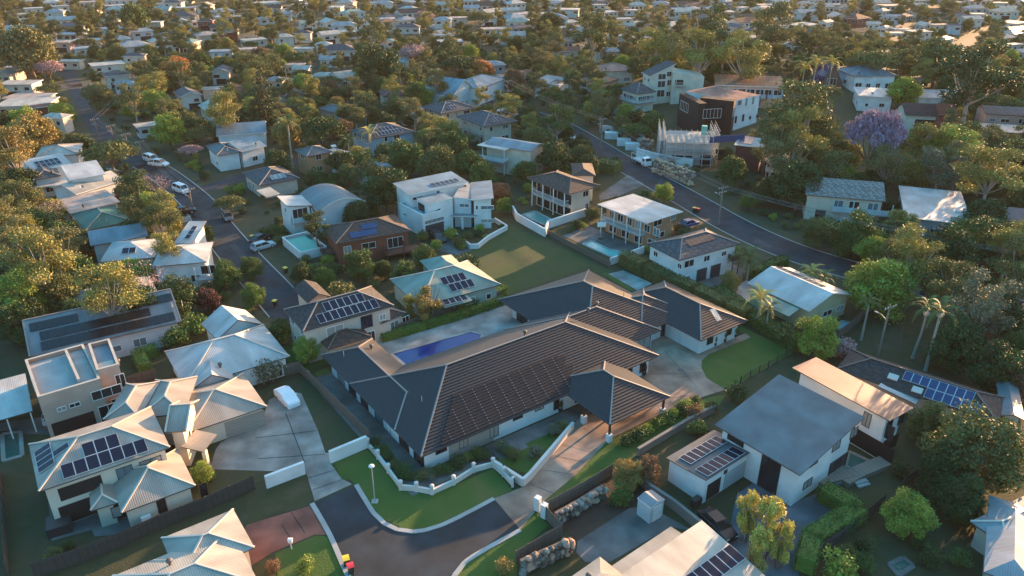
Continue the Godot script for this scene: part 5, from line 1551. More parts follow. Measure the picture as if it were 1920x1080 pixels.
	H("house", "two storey dark tiled house with double row of framed solar panels", "house", -24.97, -99.14)
	B(-24.97, -99.14, 0.595, 13.7, 7.73, 5.34, "hip", 25, "sand", "dark_tile", {"cap": "cap"})
	SP("F", 1.6, 0.35, 10, 1, 1, 1.7)
	SP("F", 3.2, 2.1, 7, 1, 1, 1.7)
	W("F", 4.2, 3.2, 2.6, 1.5)
	W("F", 9, 2.9, 1.8, 2, "glass", "dark_trim")
	W("F", 11.5, 3.4, 1, 1)
	W("F", 9.5, 0.2, 1.2, 2)
	WA("L", 2, 41)
	RV("R", 3, 2, "vent_pipe")
	B(-24.1, -95.73, 0.595, 6.5, 5.5, 2.74, "hip", 18, "sand", "brown_tile", {"cap": "cap"})
	B(-20.27, -103.14, 0.801, 4.61, 8, 2.94, "hip", 24, "sand", "dark_tile", {"cap": "cap"})
	W("F", 2.2, 0.3, 1.6, 2)
	W("F", 4.3, 0.3, 1.4, 2)
	B(-30.24, -104.74, 0.607, 3.74, 6, 5.04, "gablez", 28, "sand", "dark_tile")
	H("house", "low house with pale green metal hip roof and black solar squares", "house", -10.8, -112.32)
	B(-10.8, -112.32, 0.553, 14.38, 11, 3.14, "hip", 24, "green", "green_metal", {"cap": "cap_light"})
	SP("F", 6, 0.9, 4, 1, 1.05, 1.65)
	SP("F", 5.4, 2.6, 5, 1, 1.05, 1.65)
	SP("F", 10.4, 2, 5, 1, 1.05, 1.65)
	SP("F", 11, 3.7, 3, 1, 1.05, 1.65)
	WA("F", 1, 51)
	B(-11.44, -118.09, 0.446, 5.82, 8, 3.34, "hip", 26, "green", "green_metal")
	B(-9.08, -107.16, 0.541, 4.78, 3.5, 2.54, "skF", 12, "green", "green_metal", {"walls": false})
	SP("F", 0.3, 0.4, 5, 1, 1, 1.65)
	H("house", "red brick house with brown tiled roof and timber decks below bushy trees", "house", -26.77, -132.82)
	B(-26.77, -132.82, 0.458, 14.02, 9.39, 4.24, "hip", 19, "red", "brown_tile", {"cap": "cap_dark"})
	SP("F", 2, 0.6, 6, 1, 1, 1.6, "panel_blue", "panel_blue")
	SP("F", 5.6, 2.4, 3, 2, 1, 1.5, "panel_blue", "panel_blue")
	SP("F", 13, 1, 3, 1, 1, 1.5, "panel_blue", "panel_blue")
	W("F", 5.5, 2.2, 2.6, 1.2)
	V("F", 8, 14.5, 1.4, 2.6, 3.6, "maroon", "bars", true, "deck")
	W("F", 10.5, 1.5, 3, 2, "glass")
	W("F", 1.6, 1.8, 1.4, 1.6)
	V("L", 1, 5.5, 1.3, 2.2, 3.2, "maroon", "bars", true, "deck")
	H("house", "white house with a grey curved vault roof and small wave roofed tower", "house", -36.44, -147.56)
	B(-36.44, -147.56, 0.649, 9.83, 11, 4.84, "arch", 16, "ltgrey", "grey_metal", {"fm": "trim"})
	SP("A3", 3, 0.1, 5, 1, 1, 1.2)
	SP("A4", 3, 0.1, 5, 1, 1, 1.2)
	WA("L", 2, 61)
	P("facade_band", -4, 3, 4.4, 0.6, 0.15, 2, "trim")
	B(-42.8, -144.25, 0.545, 4.97, 7, 5.24, "skR", 9, "white", "white_metal")
	V("F", 0, 4, 2.9, 1.6, 5.2, "white", "glass", true)
	W("F", 2, 3.1, 3, 2, "glass")
	WA("L", 2, 62)
	B(-38.74, -133.15, 0.626, 5, 8.97, 1.44, "para", 0, "white", "shade_cloth", {"y0": 0.0})
	H("house", "white cubist two storey house with stepped flat roofs beside the open lawn", "house", -16.44, -150.45)
	B(-16.44, -150.45, 0.604, 13.69, 7, 7.04, "skF", 4, "white", "blue_metal", {"fm": "trim"})
	SP("F", 6, 1.2, 6, 1, 1.05, 1.65)
	W("F", 1.6, 5.6, 2.4, 0.7)
	W("F", 6.2, 6, 0.8, 0.6)
	W("F", 12.5, 6, 0.9, 0.6)
	B(-15.17, -144.1, 0.638, 5.83, 4.28, 6.24, "flat", 0, "white", "blue_metal", {"fm": "trim", "ov": 0.1})
	W("L", 1.6, 3.6, 2.4, 2.1, "glass", "dark_trim")
	W("F", 2.2, 4.4, 1.4, 0.5)
	W("F", 1.7, 3.4, 0.5, 1.4)
	B(-17.95, -143.98, 0.663, 4.68, 8.72, 4.44, "para", 0, "white", "concrete")
	W("L", 2, 2.6, 1.2, 0.5)
	W("F", 2.6, 2.7, 4.2, 0.55, "window", "dark_trim")
	W("F", 2.6, 0.05, 4.2, 2.3, "garage_door", "gdoor_dark")
	B(-6.12, -149.02, 0.061, 4.4, 11, 6.04, "skL", 5, "white", "steel_metal", {"fm": "trim"})
	SP("L", 1, 3.5, 4, 2, 1, 1.6)
	W("F", 2.6, 4, 2.6, 0.8)
	W("F", 2.6, 1.2, 2.6, 0.8)
	W("F", 0.6, 4, 0.5, 0.9)
	B(-9.21, -149.09, -0.128, 3.52, 9, 5.84, "skR", 6, "duck", "steel_metal", {"fm": "trim", "ov": 0.1})
	W("F", 2, 4.2, 2, 0.8)
	B(-10.18, -145.76, -0.121, 7.05, 5, 2.74, "flat", 0, "white", "steel_metal", {"walls": false, "fm": "trim"})
	P("porch_column", -3, 1.4, 2, 0.4, 2.8, 0.4, "white")
	P("porch_column", 0.6, 1.4, 2, 0.4, 2.8, 0.4, "white")
	wall_line("garden_wall", "white curved planter walls in front of the cubist house", "wall", [Q(-11.08, -139.62), Q(-7.81, -133.55), Q(-6.38, -133.77), Q(-4.48, -138.06), Q(-0.97, -143.23), Q(-3.49, -147.44)], 0.9, 0.25, "white")
	H("house", "cream two storey house with brown tiled roof and white verandas above its pool", "house", 10.73, -155.63)
	B(10.73, -155.63, 0.660, 8.73, 13.5, 5.74, "hip", 18, "cream", "brown_tile", {"cap": "cap_dark", "ov": 1.5})
	SP("F", 5.6, 0.8, 4, 2, 1, 1.6, "panel_blue")
	V("L", 0, side_len("L"), 2.9, 1.35, 5.7, "white", "bars", true)
	W("L", 1.3, 3, 2, 2, "glass", "dark_trim")
	W("L", 1.3, 0.2, 1.8, 2, "glass", "dark_trim")
	W("L", 3.5, 3, 2, 2, "glass", "dark_trim")
	W("L", 3.5, 0.2, 1.8, 2, "glass", "dark_trim")
	W("L", 5.7, 3, 2, 2, "glass", "dark_trim")
	W("L", 5.7, 0.2, 1.8, 2, "glass", "dark_trim")
	W("L", 7.9, 3, 2, 2, "glass", "dark_trim")
	W("L", 7.9, 0.2, 1.8, 2, "glass", "dark_trim")
	W("L", 10.1, 3, 2, 2, "glass", "dark_trim")
	W("L", 10.1, 0.2, 1.8, 2, "glass", "dark_trim")
	W("F", 4.5, 3.7, 1.6, 1.3)
	W("F", 5, 0.9, 1, 1.3)
	B(15.59, -164.38, -0.001, 4.87, 9, 5.74, "hip", 18, "cream", "brown_tile")
	SP("F", 1, 0.9, 5, 2, 1, 1.6, "panel_blue")
	pool("swimming_pool", "teal pool raised behind a stained white wall below the veranda house", [Q(2.22, -150.43), Q(4.81, -152.52), Q(8.96, -146.05), Q(6.58, -144.36)], "pool_teal", "white_pave", 0.6)
	wall_line("pool_wall", "stained white retaining wall around the teal pool", "wall", [Q(0.16, -152.76), Q(0.94, -148.3), Q(6.41, -139.62), Q(7.19, -144.06), Q(15.27, -150.95)], 1.6, 0.3, "white")
	H("house", "orange brick house with a broad white flat roof and long white balcony", "house", 24.6, -140.7)
	B(24.6, -140.7, 0.664, 10.01, 13.03, 5.44, "flat", 0, "orange", "white_metal", {"fm": "trim", "ov": 1.3})
	V("L", 0, bk.d - 2.6, 2.7, 1.5, 5.3, "white", "bars", true)
	W("L", 1.6, 3.2, 1.5, 1.5)
	W("L", 3.9, 3.2, 1.5, 1.5)
	W("L", 6.2, 3.2, 1.5, 1.5)
	W("L", 8.5, 3.2, 1.5, 1.5)
	W("L", 10.8, 3.2, 1.5, 1.5)
	W("L", 13.1, 3.2, 1.5, 1.5)
	P("balcony_wall", 0, 0, 0, 0.1, 0.1, 0.1, "white")
	W("L", 2, 0.4, 2, 1.8, "glass")
	W("L", 5.4, 0.4, 2, 1.8, "glass")
	W("L", 8.8, 0.4, 2, 1.8, "glass")
	W("L", 12.2, 0.4, 2, 1.8, "glass")
	W("F", 3.2, 3.6, 2.4, 1.3)
	W("F", 4.2, 0.9, 2.4, 1.2)
	W("F", 7.5, 3.8, 1.4, 1.2)
	RV("F", 9, 9, "vent_pipe")
	pool("swimming_pool", "bright aqua pool with pale edging below the flat white roofed house", [Q(13.45, -135.77), Q(15.3, -137.52), Q(18.34, -133.19), Q(21.79, -131.18), Q(18.45, -129.28)], "pool_aqua")
	wall_line("pool_wall", "white rendered wall behind the bright aqua pool", "wall", [Q(17.54, -126.23), Q(21.53, -129.28), Q(24.42, -131.75)], 1.3, 0.25, "white")
	H("house", "white two storey house with grey hip roof and two dark garage doors", "house", 31.27, -123.25)
	B(31.27, -123.25, 0.546, 13.81, 8.34, 5.24, "hip", 21, "white", "slate_tile", {"cap": "cap"})
	SP("F", 3, 2.2, 8, 2, 1, 1.5, "panel_black", "slate_tile")
	W("F", 2.2, 3.4, 2.2, 1.3)
	W("F", 2, 0.6, 1.6, 1.2)
	W("F", 5.4, 0.05, 2.3, 2.3, "garage_door", "gdoor_dark")
	W("F", 8.6, 0.05, 2.3, 2.3, "garage_door", "gdoor_dark")
	W("F", 6.2, 3.5, 1.4, 1.1)
	W("F", 10.2, 3.6, 1.2, 0.9)
	W("L", 1.5, 3.6, 1.1, 1)
	W("L", 1.4, 0.9, 1.2, 1)
	W("L", 4, 0.05, 1, 2.1, "door", "gdoor_dark")
	W("L", 7.2, 0.9, 1.6, 1.1)
	W("L", 7.5, 3.7, 1, 0.9)
	W("L", 9.4, 1.3, 0.7, 0.6)
	V("F", 11.2, bk.w - 1, 2.8, 1.4, 3.9, "brown", "solid", true)
	H("house", "cream two storey house with blue grey roof and tall white deck frame", "house", 0.76, -182.17)
	B(0.76, -182.17, 1.041, 7.57, 13, 6.44, "gablez", 13, "cream", "blue_metal")
	WA("FR", 2, 71)
	B(-2.92, -182.56, 0.987, 7.63, 8, 6.44, "flat", 0, "cream", "white_metal", {"walls": false, "fm": "trim"})
	for q in [[-4, 3.6], [0, 3.6], [4, 3.6], [-4, -3], [4, -3]]: P("post", q[0] * bk.w / 9.5, 3.2, q[1] * bk.d / 8.5, .16, 6.4, .16, "white")
	P("deck_floor", 0, 3.2, 0, 8, 0.25, 7, "concrete")
	P("railing", 0, 3.9, 3.5, 8, 0.9, 0.06, "white")
	P("railing", -3.9, 3.9, 0, 0.06, 0.9, 6.8, "white")
	H("house", "cream two storey house with blue slate hip roof nearer the ute", "house", -7.06, -211.24)
	B(-7.06, -211.24, 0.601, 10.88, 14.26, 5.44, "hip", 20, "cream", "slate_tile", {"cap": "cap", "ov": 1.2})
	WA("FL", 2, 81)
	V("L", 1, side_len("L") - 1, 2.8, 1.1, 5.3, "cream", "bars", true)
	SP("F", 2.5, 1.2, 4, 2)
	H("house", "cream two storey house with blue slate hip roof partly hidden behind its twin", "house", -18.25, -225.06)
	B(-18.25, -225.06, 0.657, 12.39, 10.28, 5.44, "hip", 20, "cream", "slate_tile", {"cap": "cap", "ov": 1.2})
	WA("FL", 2, 82)
	V("L", 1, side_len("L") - 1, 2.8, 1.1, 5.3, "cream", "bars", true)
	SP("F", 2.5, 1.2, 4, 2)
	B(-30.3, -231.72, -0.191, 6, 12.66, 2.84, "flat", 0, "cream", "white_metal")
	H("house", "pale blue two storey house with dark solar roof behind the lit palm", "house", -33.98, -199.73)
	B(-33.98, -199.73, 0.621, 13.44, 11, 5.04, "hip", 20, "blue", "slate_tile", {"cap": "cap"})
	SP("F", 1.5, 0.8, 9, 2)
	WA("FL", 2, 91)
	H("house", "tan brick two storey house with blue grey roof and white sunroom", "house", -47.62, -181.2)
	B(-47.62, -181.2, 0.674, 6.8, 6.75, 5.04, "hip", 20, "orange", "slate_metal", {"cap": "cap"})
	WA("FL", 2, 95)
	RV("F", 8, 2, "skylight")
	B(-43.36, -183.52, 0.938, 5.66, 6, 4.04, "flat", 0, "white", "white_metal", {"fm": "trim"})

func part_1() -> void:
	WA("FL", 1, 96)
	H("house", "grey tiled brick house with silver solar squares beside the long side fence", "house", -54.32, -167.64)
	B(-54.32, -167.64, 0.620, 9.2, 11, 3.24, "hip", 21, "sand", "slate_tile", {"cap": "cap"})
	SP("F", 2.2, 1, 5, 2, 1.1, 1.6, "glass_blue")
	WA("FL", 1, 97)
	B(-52.29, -158.15, 0.830, 3.34, 4, 2.24, "skF", 10, "white", "cream_metal", {"walls": false})
	H("house", "pale blue metal roof showing low among the dense green trees", "house", -32.37, -173.87)
	B(-32.37, -173.87, 0.761, 6.79, 6, 3.44, "gable", 14, "white", "blue_metal")
	WA("F", 1, 98)
	H("house", "white gable roofed house with black solar rows beside the golden green tree", "house", 45.25, -109.43)
	B(45.25, -109.43, 0.580, 10.31, 11.82, 3.44, "gablez", 17, "yellow", "white_metal", {"fm": "trim"})
	SP("R", 2.5, 3.2, 12, 2, 1, 1.55, "panel")
	WA("FR", 1, 101)
	B(40.45, -104.64, 0.613, 2.46, 6, 2.64, "skL", 12, "white", "green_metal", {"walls": false})
	pool("swimming_pool", "small sky blue plunge pool by the grey paling fence", [Q(49.52, -102.81), Q(50.92, -105.17), Q(52.24, -104.45), Q(49.62, -101.21)], "pool_sky")
	H("house", "white two storey house with huge slate blue skillion roof at right", "house", 30.72, -70.69)
	B(30.72, -70.69, 0.658, 11.49, 10.97, 4.84, "skL", 11, "white", "blue_slate", {"ov": 0.7})
	W("L", 1.6, 0.6, 2, 2.2, "window", "dark_trim")
	W("L", 1.8, 3.6, 2.2, 1.2, "window", "dark_trim")
	W("F", 2.6, 1.2, 1.6, 1.1, "window", "dark_trim")
	W("F", 3, 4, 1.5, 1.2, "window", "dark_trim")
	W("F", 7.2, 4, 1.5, 1.2, "window", "dark_trim")
	W("F", 10.6, 4.2, 1.5, 1.2, "window", "dark_trim")
	W("F", 8.5, 0.2, 3.6, 2.2, "glass", "dark_trim")
	W("L", 6.5, 0.1, 2.4, 4.4, "glass", "dark_trim")
	RV("F", 6, 9, "vent_pipe")
	B(40.27, -77.54, 0.573, 4.6, 13.27, 5.94, "flat", 3, "white", "pink_roof", {"ov": 0.8})
	W("F", 1, 3.6, 1.1, 1.4, "window", "dark_trim")
	W("F", 3.2, 3.6, 1.1, 1.4, "window", "dark_trim")
	W("L", 9.5, 3.2, 1, 1.9, "window", "dark_trim")
	W("L", 12.4, 3.2, 1, 1.9, "window", "dark_trim")
	W("L", 10.5, 0.1, 6, 2.3, "opening")
	W("F", 2.2, 0.3, 3, 1.9, "opening")
	B(21.81, -68.47, 0.668, 8.21, 5.43, 2.94, "skB", 5, "white", "slate_metal", {"ov": 0.3})
	SP("B", 1, 1, 7, 1, 0.9, 1.7)
	SP("B", 1.4, 3.6, 8, 1, 0.9, 1.7)
	SP("B", 1.4, 6.2, 6, 1, 0.9, 1.7)
	W("F", 1.7, 0.05, 2.3, 2.2, "opening")
	W("F", 5.4, 0.05, 3.8, 2.2, "garage_door", "grey")
	W("F", 3.5, 2.3, 0.6, 0.5, "boards", "dark_trim")
	P("kettle_barbecue", -4.6, 0.6, 2.2, 1.1, 0.9, 0.7, "dark_trim")
	pool("swimming_pool", "dark teal pool beside white two storey house with timber deck", [Q(39.18, -72.6), Q(41.11, -70.59), Q(38.64, -68.94), Q(37.82, -70.04)], "pool_dark", "deck_pale", 0.5)
	wall_line("deck_edge", "pale timber deck walkway around the dark teal pool", "deck", [Q(36.43, -67.34), Q(38.54, -68.67), Q(42.62, -70.73)], 0.6, 1.6, "deck_pale")
	H("deck", "small timber deck with steps at the corner of the dark teal pool", "deck", 35.38, -68.81)
	B(35.38, -68.81, 0.355, 4.53, 3.5, 0.54, "flat", 0, "concrete", "deck_pale", {"ov": 0.05})
	P("step", 2.5, 0.3, 2.4, 1.6, 0.2, 0.5, "concrete")
	P("step", 2.5, 0.15, 2.8, 1.6, 0.2, 0.5, "concrete")
	H("house", "long dark tiled house with two rows of blue solar panels at right edge", "house", 51.74, -83.02)
	B(51.74, -83.02, 0.888, 6.55, 18.78, 2.84, "hip", 22, "sand", "dark_tile", {"cap": "cap_dark"})
	SP("L", 7.6, 1.75, 10, 1, 1, 1.55, "panel_blue")
	SP("L", 10.6, 0.15, 7, 1, 1, 1.55, "panel_blue")
	RV("L", 6.6, 1.7, "skylight")
	RV("L", 9.7, 0.9, "skylight")
	B(49.07, -81.91, 0.796, 3.5, 4.67, 2.44, "skF", 6, "white", "white_metal", {"walls": false})
	B(61.11, -79.23, 1.128, 8, 2.44, 2.84, "gable", 20, "sand", "grey_metal")
	H("house", "weathered cream metal roof at the bottom edge with a solar strip", "house", 15.37, -49.74)
	B(15.37, -49.74, 0.666, 12.82, 7.37, 3.44, "skF", 9, "white", "cream_metal")
	SP("F", 2.2, 2.2, 12, 1, 1.05, 1.9)
	B(11.55, -53.01, 0.673, 11.77, 2.18, 2.94, "skB", 4, "white", "cream_metal")
	B(7.43, -50.64, 0.707, 4.66, 3.33, 3.14, "hip", 14, "white", "cream_metal")
	RV("B", 3, 1.5, "roof_vent")
	H("house", "pale blue grey hip roofed house cut by the right edge", "house", 50.35, -58.86)
	B(50.35, -58.86, 0.461, 9.91, 3.7, 2.84, "hip", 22, "sand", "ltgrey_metal", {"cap": "cap_light"})
	W("F", 3, 0.2, 2.2, 2, "glass")
	W("L", 3, 0.2, 2.2, 2, "glass")
	B(47.67, -55.66, 1.030, 12, 4.39, 3.04, "hip", 20, "sand", "ltgrey_metal")
	H("house", "two storey house half pale and half rust tiled roof with white garage door", "house", 68.08, -152.08)
	B(68.08, -152.08, -0.279, 14.99, 11, 5.24, "gable", 22, "cream", "old_tile")
	W("F", 9.5, 0.1, 5.2, 2.3, "garage_door", "gdoor")
	W("F", 6, 3.2, 2, 1.5)
	W("F", 9, 3.2, 2, 1.5)
	W("F", 12.5, 3.2, 2, 1.5)
	W("F", 3, 0.1, 2, 2.2, "opening")
	V("F", 5, 16, 2.7, 1.3, 5, "duck", "solid", true)
	P("rust_tiles", 4.2, 6.5, 2.6, 1, 0.01, 1, "red_tile")
	H("house", "white stepped flat roofed house above a timber deck among trees", "house", 84.1, -145.91)
	B(84.1, -145.91, -0.351, 11.76, 17.56, 3.84, "skF", 3, "grey", "white_metal", {"fm": "trim"})
	SP("F", 8, 1, 6, 1, 1, 1.7, "glass_blue")
	RV("F", 10, 6, "skylight")
	V("F", 4, 14, 1.2, 3, 3.6, "maroon", "bars", true, "deck")
	WA("F", 1, 111)
	H("house", "pale house with slate roof at the right edge beside tall palms", "house", 97.75, -142.47)
	B(97.75, -142.47, -0.379, 4.33, 10, 3.24, "gable", 18, "ltgrey", "slate_metal")
	WA("FL", 1, 112)
	H("apartment_building", "brown brick flats with cream balconies and blue solar roof", "building", 58.38, -185.39)
	B(58.38, -185.39, 1.167, 9, 6.78, 6.04, "flat", 0, "maroon", "concrete", {"fm": "cream"})
	SP("F", 1.8, 3, 8, 2, 1, 1.6, "panel_blue")
	V("F", .3, 4.2, 3.1, 1.6, 5.6, "cream", "solid", true)
	W("F", 2, 3.2, 3, 2, "opening")
	W("F", 2, 0.3, 3, 2, "opening")
	B(62.41, -177.1, -0.207, 7.1, 9, 4.84, "flat", 0, "maroon", "concrete", {"fm": "cream"})
	V("F", .3, 6, 2.8, 1.6, 4.6, "cream", "solid", true)
	W("F", 3, 3, 4, 1.6, "opening")
	W("F", 3, 0.2, 4, 2, "opening")
	H("house", "tall cream house with steep slate skillion roof on the hill", "house", 46.28, -249.68)
	B(46.28, -249.68, 0.226, 8.62, 7.24, 8.44, "skL", 22.66, "cream", "slate_tile", {"fm": "trim"})
	W("F", side_len("F") * .5, 2.0, 2.6, 2.2, "glass");W("F", side_len("F") * .85, 2.0, 1.6, 1.6, "glass");W("F", side_len("F") * .85, 5.4, 1.6, 1.8, "glass");W("F", side_len("F") * .8, 8.2, 1.6, 1.6, "glass");W("F", side_len("F") * .5, 5.0, 2.6, 2.0, "glass");W("F", side_len("F") * .5, 7.4, 2.6, 1.8, "glass")
	WA("LR", 3, 121)
	B(55.08, -249.45, -0.046, 10.01, 9, 8.34, "skR", 8, "cream", "cream", {"ov": 0.1, "fm": "cream"})
	W("F", 2.2, 6, 2.6, 1.6, "opening")
	V("F", 1, 4.2, 5.9, 1.2, 9, "cream", "bars", false)
	W("R", 3, 7, 0.9, 1.4)
	H("house", "cream octagonal style tower house wing with slate pyramid roof", "house", 39.05, -241.47)
	B(39.05, -241.47, 0.497, 7.41, 8.36, 5.64, "hip", 33, "cream", "slate_tile", {"cap": "cap"})
	for i in 4: W("F", 1.4 + i * side_len("F") / 4.6, 3.3, 1.7, 1.5)
	for i in 4: W("L", 1.4 + i * side_len("L") / 4.6, 3.3, 1.7, 1.5)
	V("F", 0, side_len("F"), 3.0, .9, 3.2, "white", "bars", false)
	V("L", 0, side_len("L"), 3.0, .9, 3.2, "white", "bars", false)
	W("L", 2.5, 1, 0.8, 0.8)
	W("F", 2, 1, 0.8, 0.8)
	H("house", "new flat roofed house with black framed boxes and white side wall", "house", 61.13, -226.05)
	B(61.13, -226.05, 0.682, 12.58, 16.6, 8.04, "flat", 0, "white", "pink_roof", {"fm": "trim", "ov": 0.1})
	W("F", 3, 6.6, 1.6, 1.2, "window", "dark_trim")
	W("F", 6.2, 6, 0.7, 2.2, "window", "dark_trim")
	W("F", 9.4, 6, 0.7, 2.2, "window", "dark_trim")
	W("F", 12.6, 6, 0.7, 2.2, "window", "dark_trim")
	W("F", 15.8, 6, 0.7, 2.2, "window", "dark_trim")
	W("F", 2.2, 1.6, 0.9, 2, "window", "dark_trim")
	W("F", 5.6, 1.6, 0.9, 2, "window", "dark_trim")
	W("F", 9, 1.6, 0.9, 1, "window", "dark_trim")
	W("F", 12.4, 1.6, 0.9, 1, "window", "dark_trim")
	B(50.48, -217.21, 0.219, 2.2, 13.53, 8.44, "flat", 0, "black", "black", {"y0": 0.0, "ov": 0.05, "fm": "black"})
	W("F", 4, 4.4, 5.4, 2.6, "glass")
	W("L", 4, 4.4, 5.4, 2.6, "glass")
	B(57.29, -216, 1.066, 2.6, 9.5, 8.59, "flat", 0, "black", "black", {"ov": 0.05, "fm": "black"})
	W("F", side_len("F") * .45, 4.4, side_len("F") * .75, 2.6, "glass")
	H("building_site", "concrete building shell wrapped in pale scaffolding below the black boxed house", "building", 44.32, -191.97)
	B(44.32, -191.97, -0.123, 11.07, 11, 5.44, "flat", 0, "ltgrey", "concrete", {"ov": 0.05})
	W("F", 4, 0.1, 5, 2.2, "opening")
	W("F", 10, 0.1, 3, 2.6, "opening")
	W("F", 13, 3, 2, 1.2, "opening")
	scaffold()
	wall_line("retaining_wall", "row of white concrete panels above the pink boulder wall", "wall", [Q(31.99, -193.7), Q(35.48, -189.96), Q(39.7, -186.35), Q(44.37, -183.98)], 2.2, 0.4, "white")
	rocks("boulder_wall", "pink and tan boulder retaining wall above the parked white truck", [Q(34.05, -180.32), Q(36.83, -177.08), Q(39.32, -172.93), Q(41.6, -169.91)], 3.6, 0.8, ["rock", "rock_tan", "rock_grey", "rock_tan"], 0.6)
	rocks("boulder_wall", "small boulder wall between white planter boxes and concrete ramp", [Q(33.46, -200.44), Q(36.74, -199.1)], 3, 1.1, ["rock", "rock_tan", "rock_grey"], 0.5)
	wall_line("planter_box", "white planter box beside the uphill footpath", "planter", [Q(25.72, -211.28), Q(29.32, -210.88)], 1.7, 2.2, "white")
	wall_line("planter_box", "white planter box next to the street corner boulder", "planter", [Q(28.31, -204.43), Q(31.91, -204.03)], 1.7, 2.2, "white")
	wall_line("planter_box", "white planter box touching the boulder wall", "planter", [Q(30.01, -200.48), Q(33.61, -200.08)], 1.7, 2.2, "white")
	wall_line("terrace_wall", "white terrace wall at the left end of the tower garden", "wall", [Q(24.21, -233.95), Q(28.72, -236.73)], 1.6, 0.5, "white")
	wall_line("terrace_wall", "lowest white terrace wall under the tower house garden", "wall", [Q(25.96, -218.47), Q(31.21, -216.05)], 1.6, 0.5, "white")
	wall_line("terrace_wall", "highest white terrace wall under the tower house", "wall", [Q(29.07, -239.97), Q(35.95, -233.53)], 1.6, 0.5, "white")
	wall_line("terrace_wall", "middle white terrace wall with clipped shrubs", "wall", [Q(29.75, -227.19), Q(37.03, -223.63)], 1.6, 0.5, "white")
	wall_line("terrace_wall", "white terrace wall ending at the concrete pillar", "wall", [Q(34.62, -212.38), Q(36.72, -210.92)], 1.6, 0.5, "white")
	H("house", "long two storey house with orange roof and pale blue balcony band", "house", 73.04, -242.59)
	B(73.04, -242.59, -0.174, 20.35, 10, 6.04, "skF", 8, "pink", "orange_tile", {"fm": "trim"})
	V("F", 0, side_len("F"), 3.0, 1.6, 6.0, "blue", "solid", true)
	for i in 7: W("F", 2.2 + i * side_len("F") / 7.3, 3.2, 2.4, 2.0, "glass")
	for i in 5: W("F", 2.5 + i * side_len("F") / 8, .2, 2.6, 2.2, "opening")
	pool("swimming_pool", "blue pool behind a white fence beside the orange roofed house", [Q(76.84, -252.2), Q(82.2, -249.13), Q(80.58, -246.51), Q(75.91, -248.67)], "pool_sky", "white_pave", 0.5)
	fence("fence", "white pool fence below the long orange roofed house", [Q(69.68, -257.48), Q(74.09, -255.21), Q(79.5, -251.92), Q(86.35, -249.49)], 1.3, "trim", false)
	H("house", "cream house with maroon tiled roof steps and dark windows at far right", "house", 111.06, -211.93)
	B(111.06, -211.93, -0.190, 8.49, 10, 6.24, "gable", 24, "cream", "maroon_tile")
	W("F", 4, 0.2, 4.5, 2.3, "opening")
	W("F", 5, 3.2, 5, 2, "opening")
	WA("L", 2, 131)
	B(120.32, -216.96, 0.029, 5.98, 9, 5.44, "gable", 22, "cream", "maroon_tile")
	W("F", 3, 3, 3.5, 1.5)
	B(118.18, -210.15, -0.152, 9.53, 6, 2.84, "skF", 20, "maroon", "maroon_tile")
	H("house", "white topped house with deep dark veranda at the right edge", "house", 136.37, -214.74)
	B(136.37, -214.74, -0.264, 11.35, 10, 5.84, "gable", 14, "pink", "grey_tile")
	WA("F", 2, 132)
	B(131.74, -204.04, -0.232, 12.73, 7, 3.44, "skF", 4, "brown", "white_metal", {"walls": false, "fm": "trim"})
	for q in 4: P("post", -5.0 + q * 3.3, 1.7, 2.8, .16, 3.4, .16, "white")
	P("railing", 0, 1.6, 3, 10, 0.9, 0.06, "white")
	P("back_wall", 0, 1.6, -2.5, 9.5, 3.2, 0.2, "brown")
	H("house", "white two storey house with pale green grey roof behind roadside hedges", "house", -11.56, -261.37)
	B(-11.56, -261.37, 1.068, 18.68, 12, 5.44, "hip", 18, "white", "steel_metal", {"cap": "cap"})
	WA("FLR", 2, 200)
	RV("F", 2, 1.2, "vent_pipe")
	H("house", "pale blue gable fronted house beside the white two storey house", "house", -20.46, -252.8)
	B(-20.46, -252.8, 1.007, 13.69, 13, 4.44, "gablez", 32, "duck", "blue_metal", {"fm": "trim"})
	WA("FLR", 1, 201)
	H("house", "white flat roofed pavilion house with solar rows above the parked silver suv", "house", 14.1, -267.06)
	B(14.1, -267.06, 1.128, 12, 9.65, 4.04, "skF", 4, "white", "steel_metal", {"fm": "trim"})
	WA("FLR", 1, 202)
	SP("F", 1.5, 1, 5, 2)
	RV("F", 4, 1.2, "roof_vent")
	H("house", "low rust and grey roofed house left of the flat roofed pavilion house", "house", 0.66, -278.83)
	B(0.66, -278.83, 0.753, 13.8, 11, 3.84, "gable", 16, "white", "brown_tile", {"fm": "trim"})
	WA("FLR", 1, 203)
	RV("F", 5, 1.2, "vent_pipe")
	H("house", "white house with pergola columns and pink tiled roof beside garden pool", "house", 29.71, -269.85)
	B(29.71, -269.85, 0.933, 10, 10.5, 3.24, "hip", 20, "pink", "orange_tile", {"cap": "cap"})
	WA("FLR", 1, 204)
	RV("F", 2, 1.2, "dish")
	H("house", "pale house with salmon and grey roof left of the tall cream house", "house", 35.74, -280.52)
	B(35.74, -280.52, 0.114, 12.89, 11, 4.44, "hip", 18, "cream", "pink_roof", {"cap": "cap"})
	WA("FLR", 1, 205)
	RV("F", 3, 1.2, "roof_vent")
	H("house", "weatherboard house with brown solar roof and white bay window by lime tree", "house", -38.42, -252.72)
	B(-38.42, -252.72, 0.310, 8.26, 10, 3.84, "hip", 24, "cream", "maroon_tile", {"cap": "cap"})
	WA("FLR", 1, 206)
	SP("F", 1.5, 1, 5, 2)
	RV("F", 4, 1.2, "vent_pipe")
	H("house", "low pale pink roofed house in shade at left of the lime tree", "house", -61.04, -285.69)
	B(-61.04, -285.69, 0.655, 8.06, 10, 3.44, "gable", 16, "white", "pink_metal", {"fm": "trim"})
	WA("FLR", 1, 207)
	RV("F", 5, 1.2, "dish")
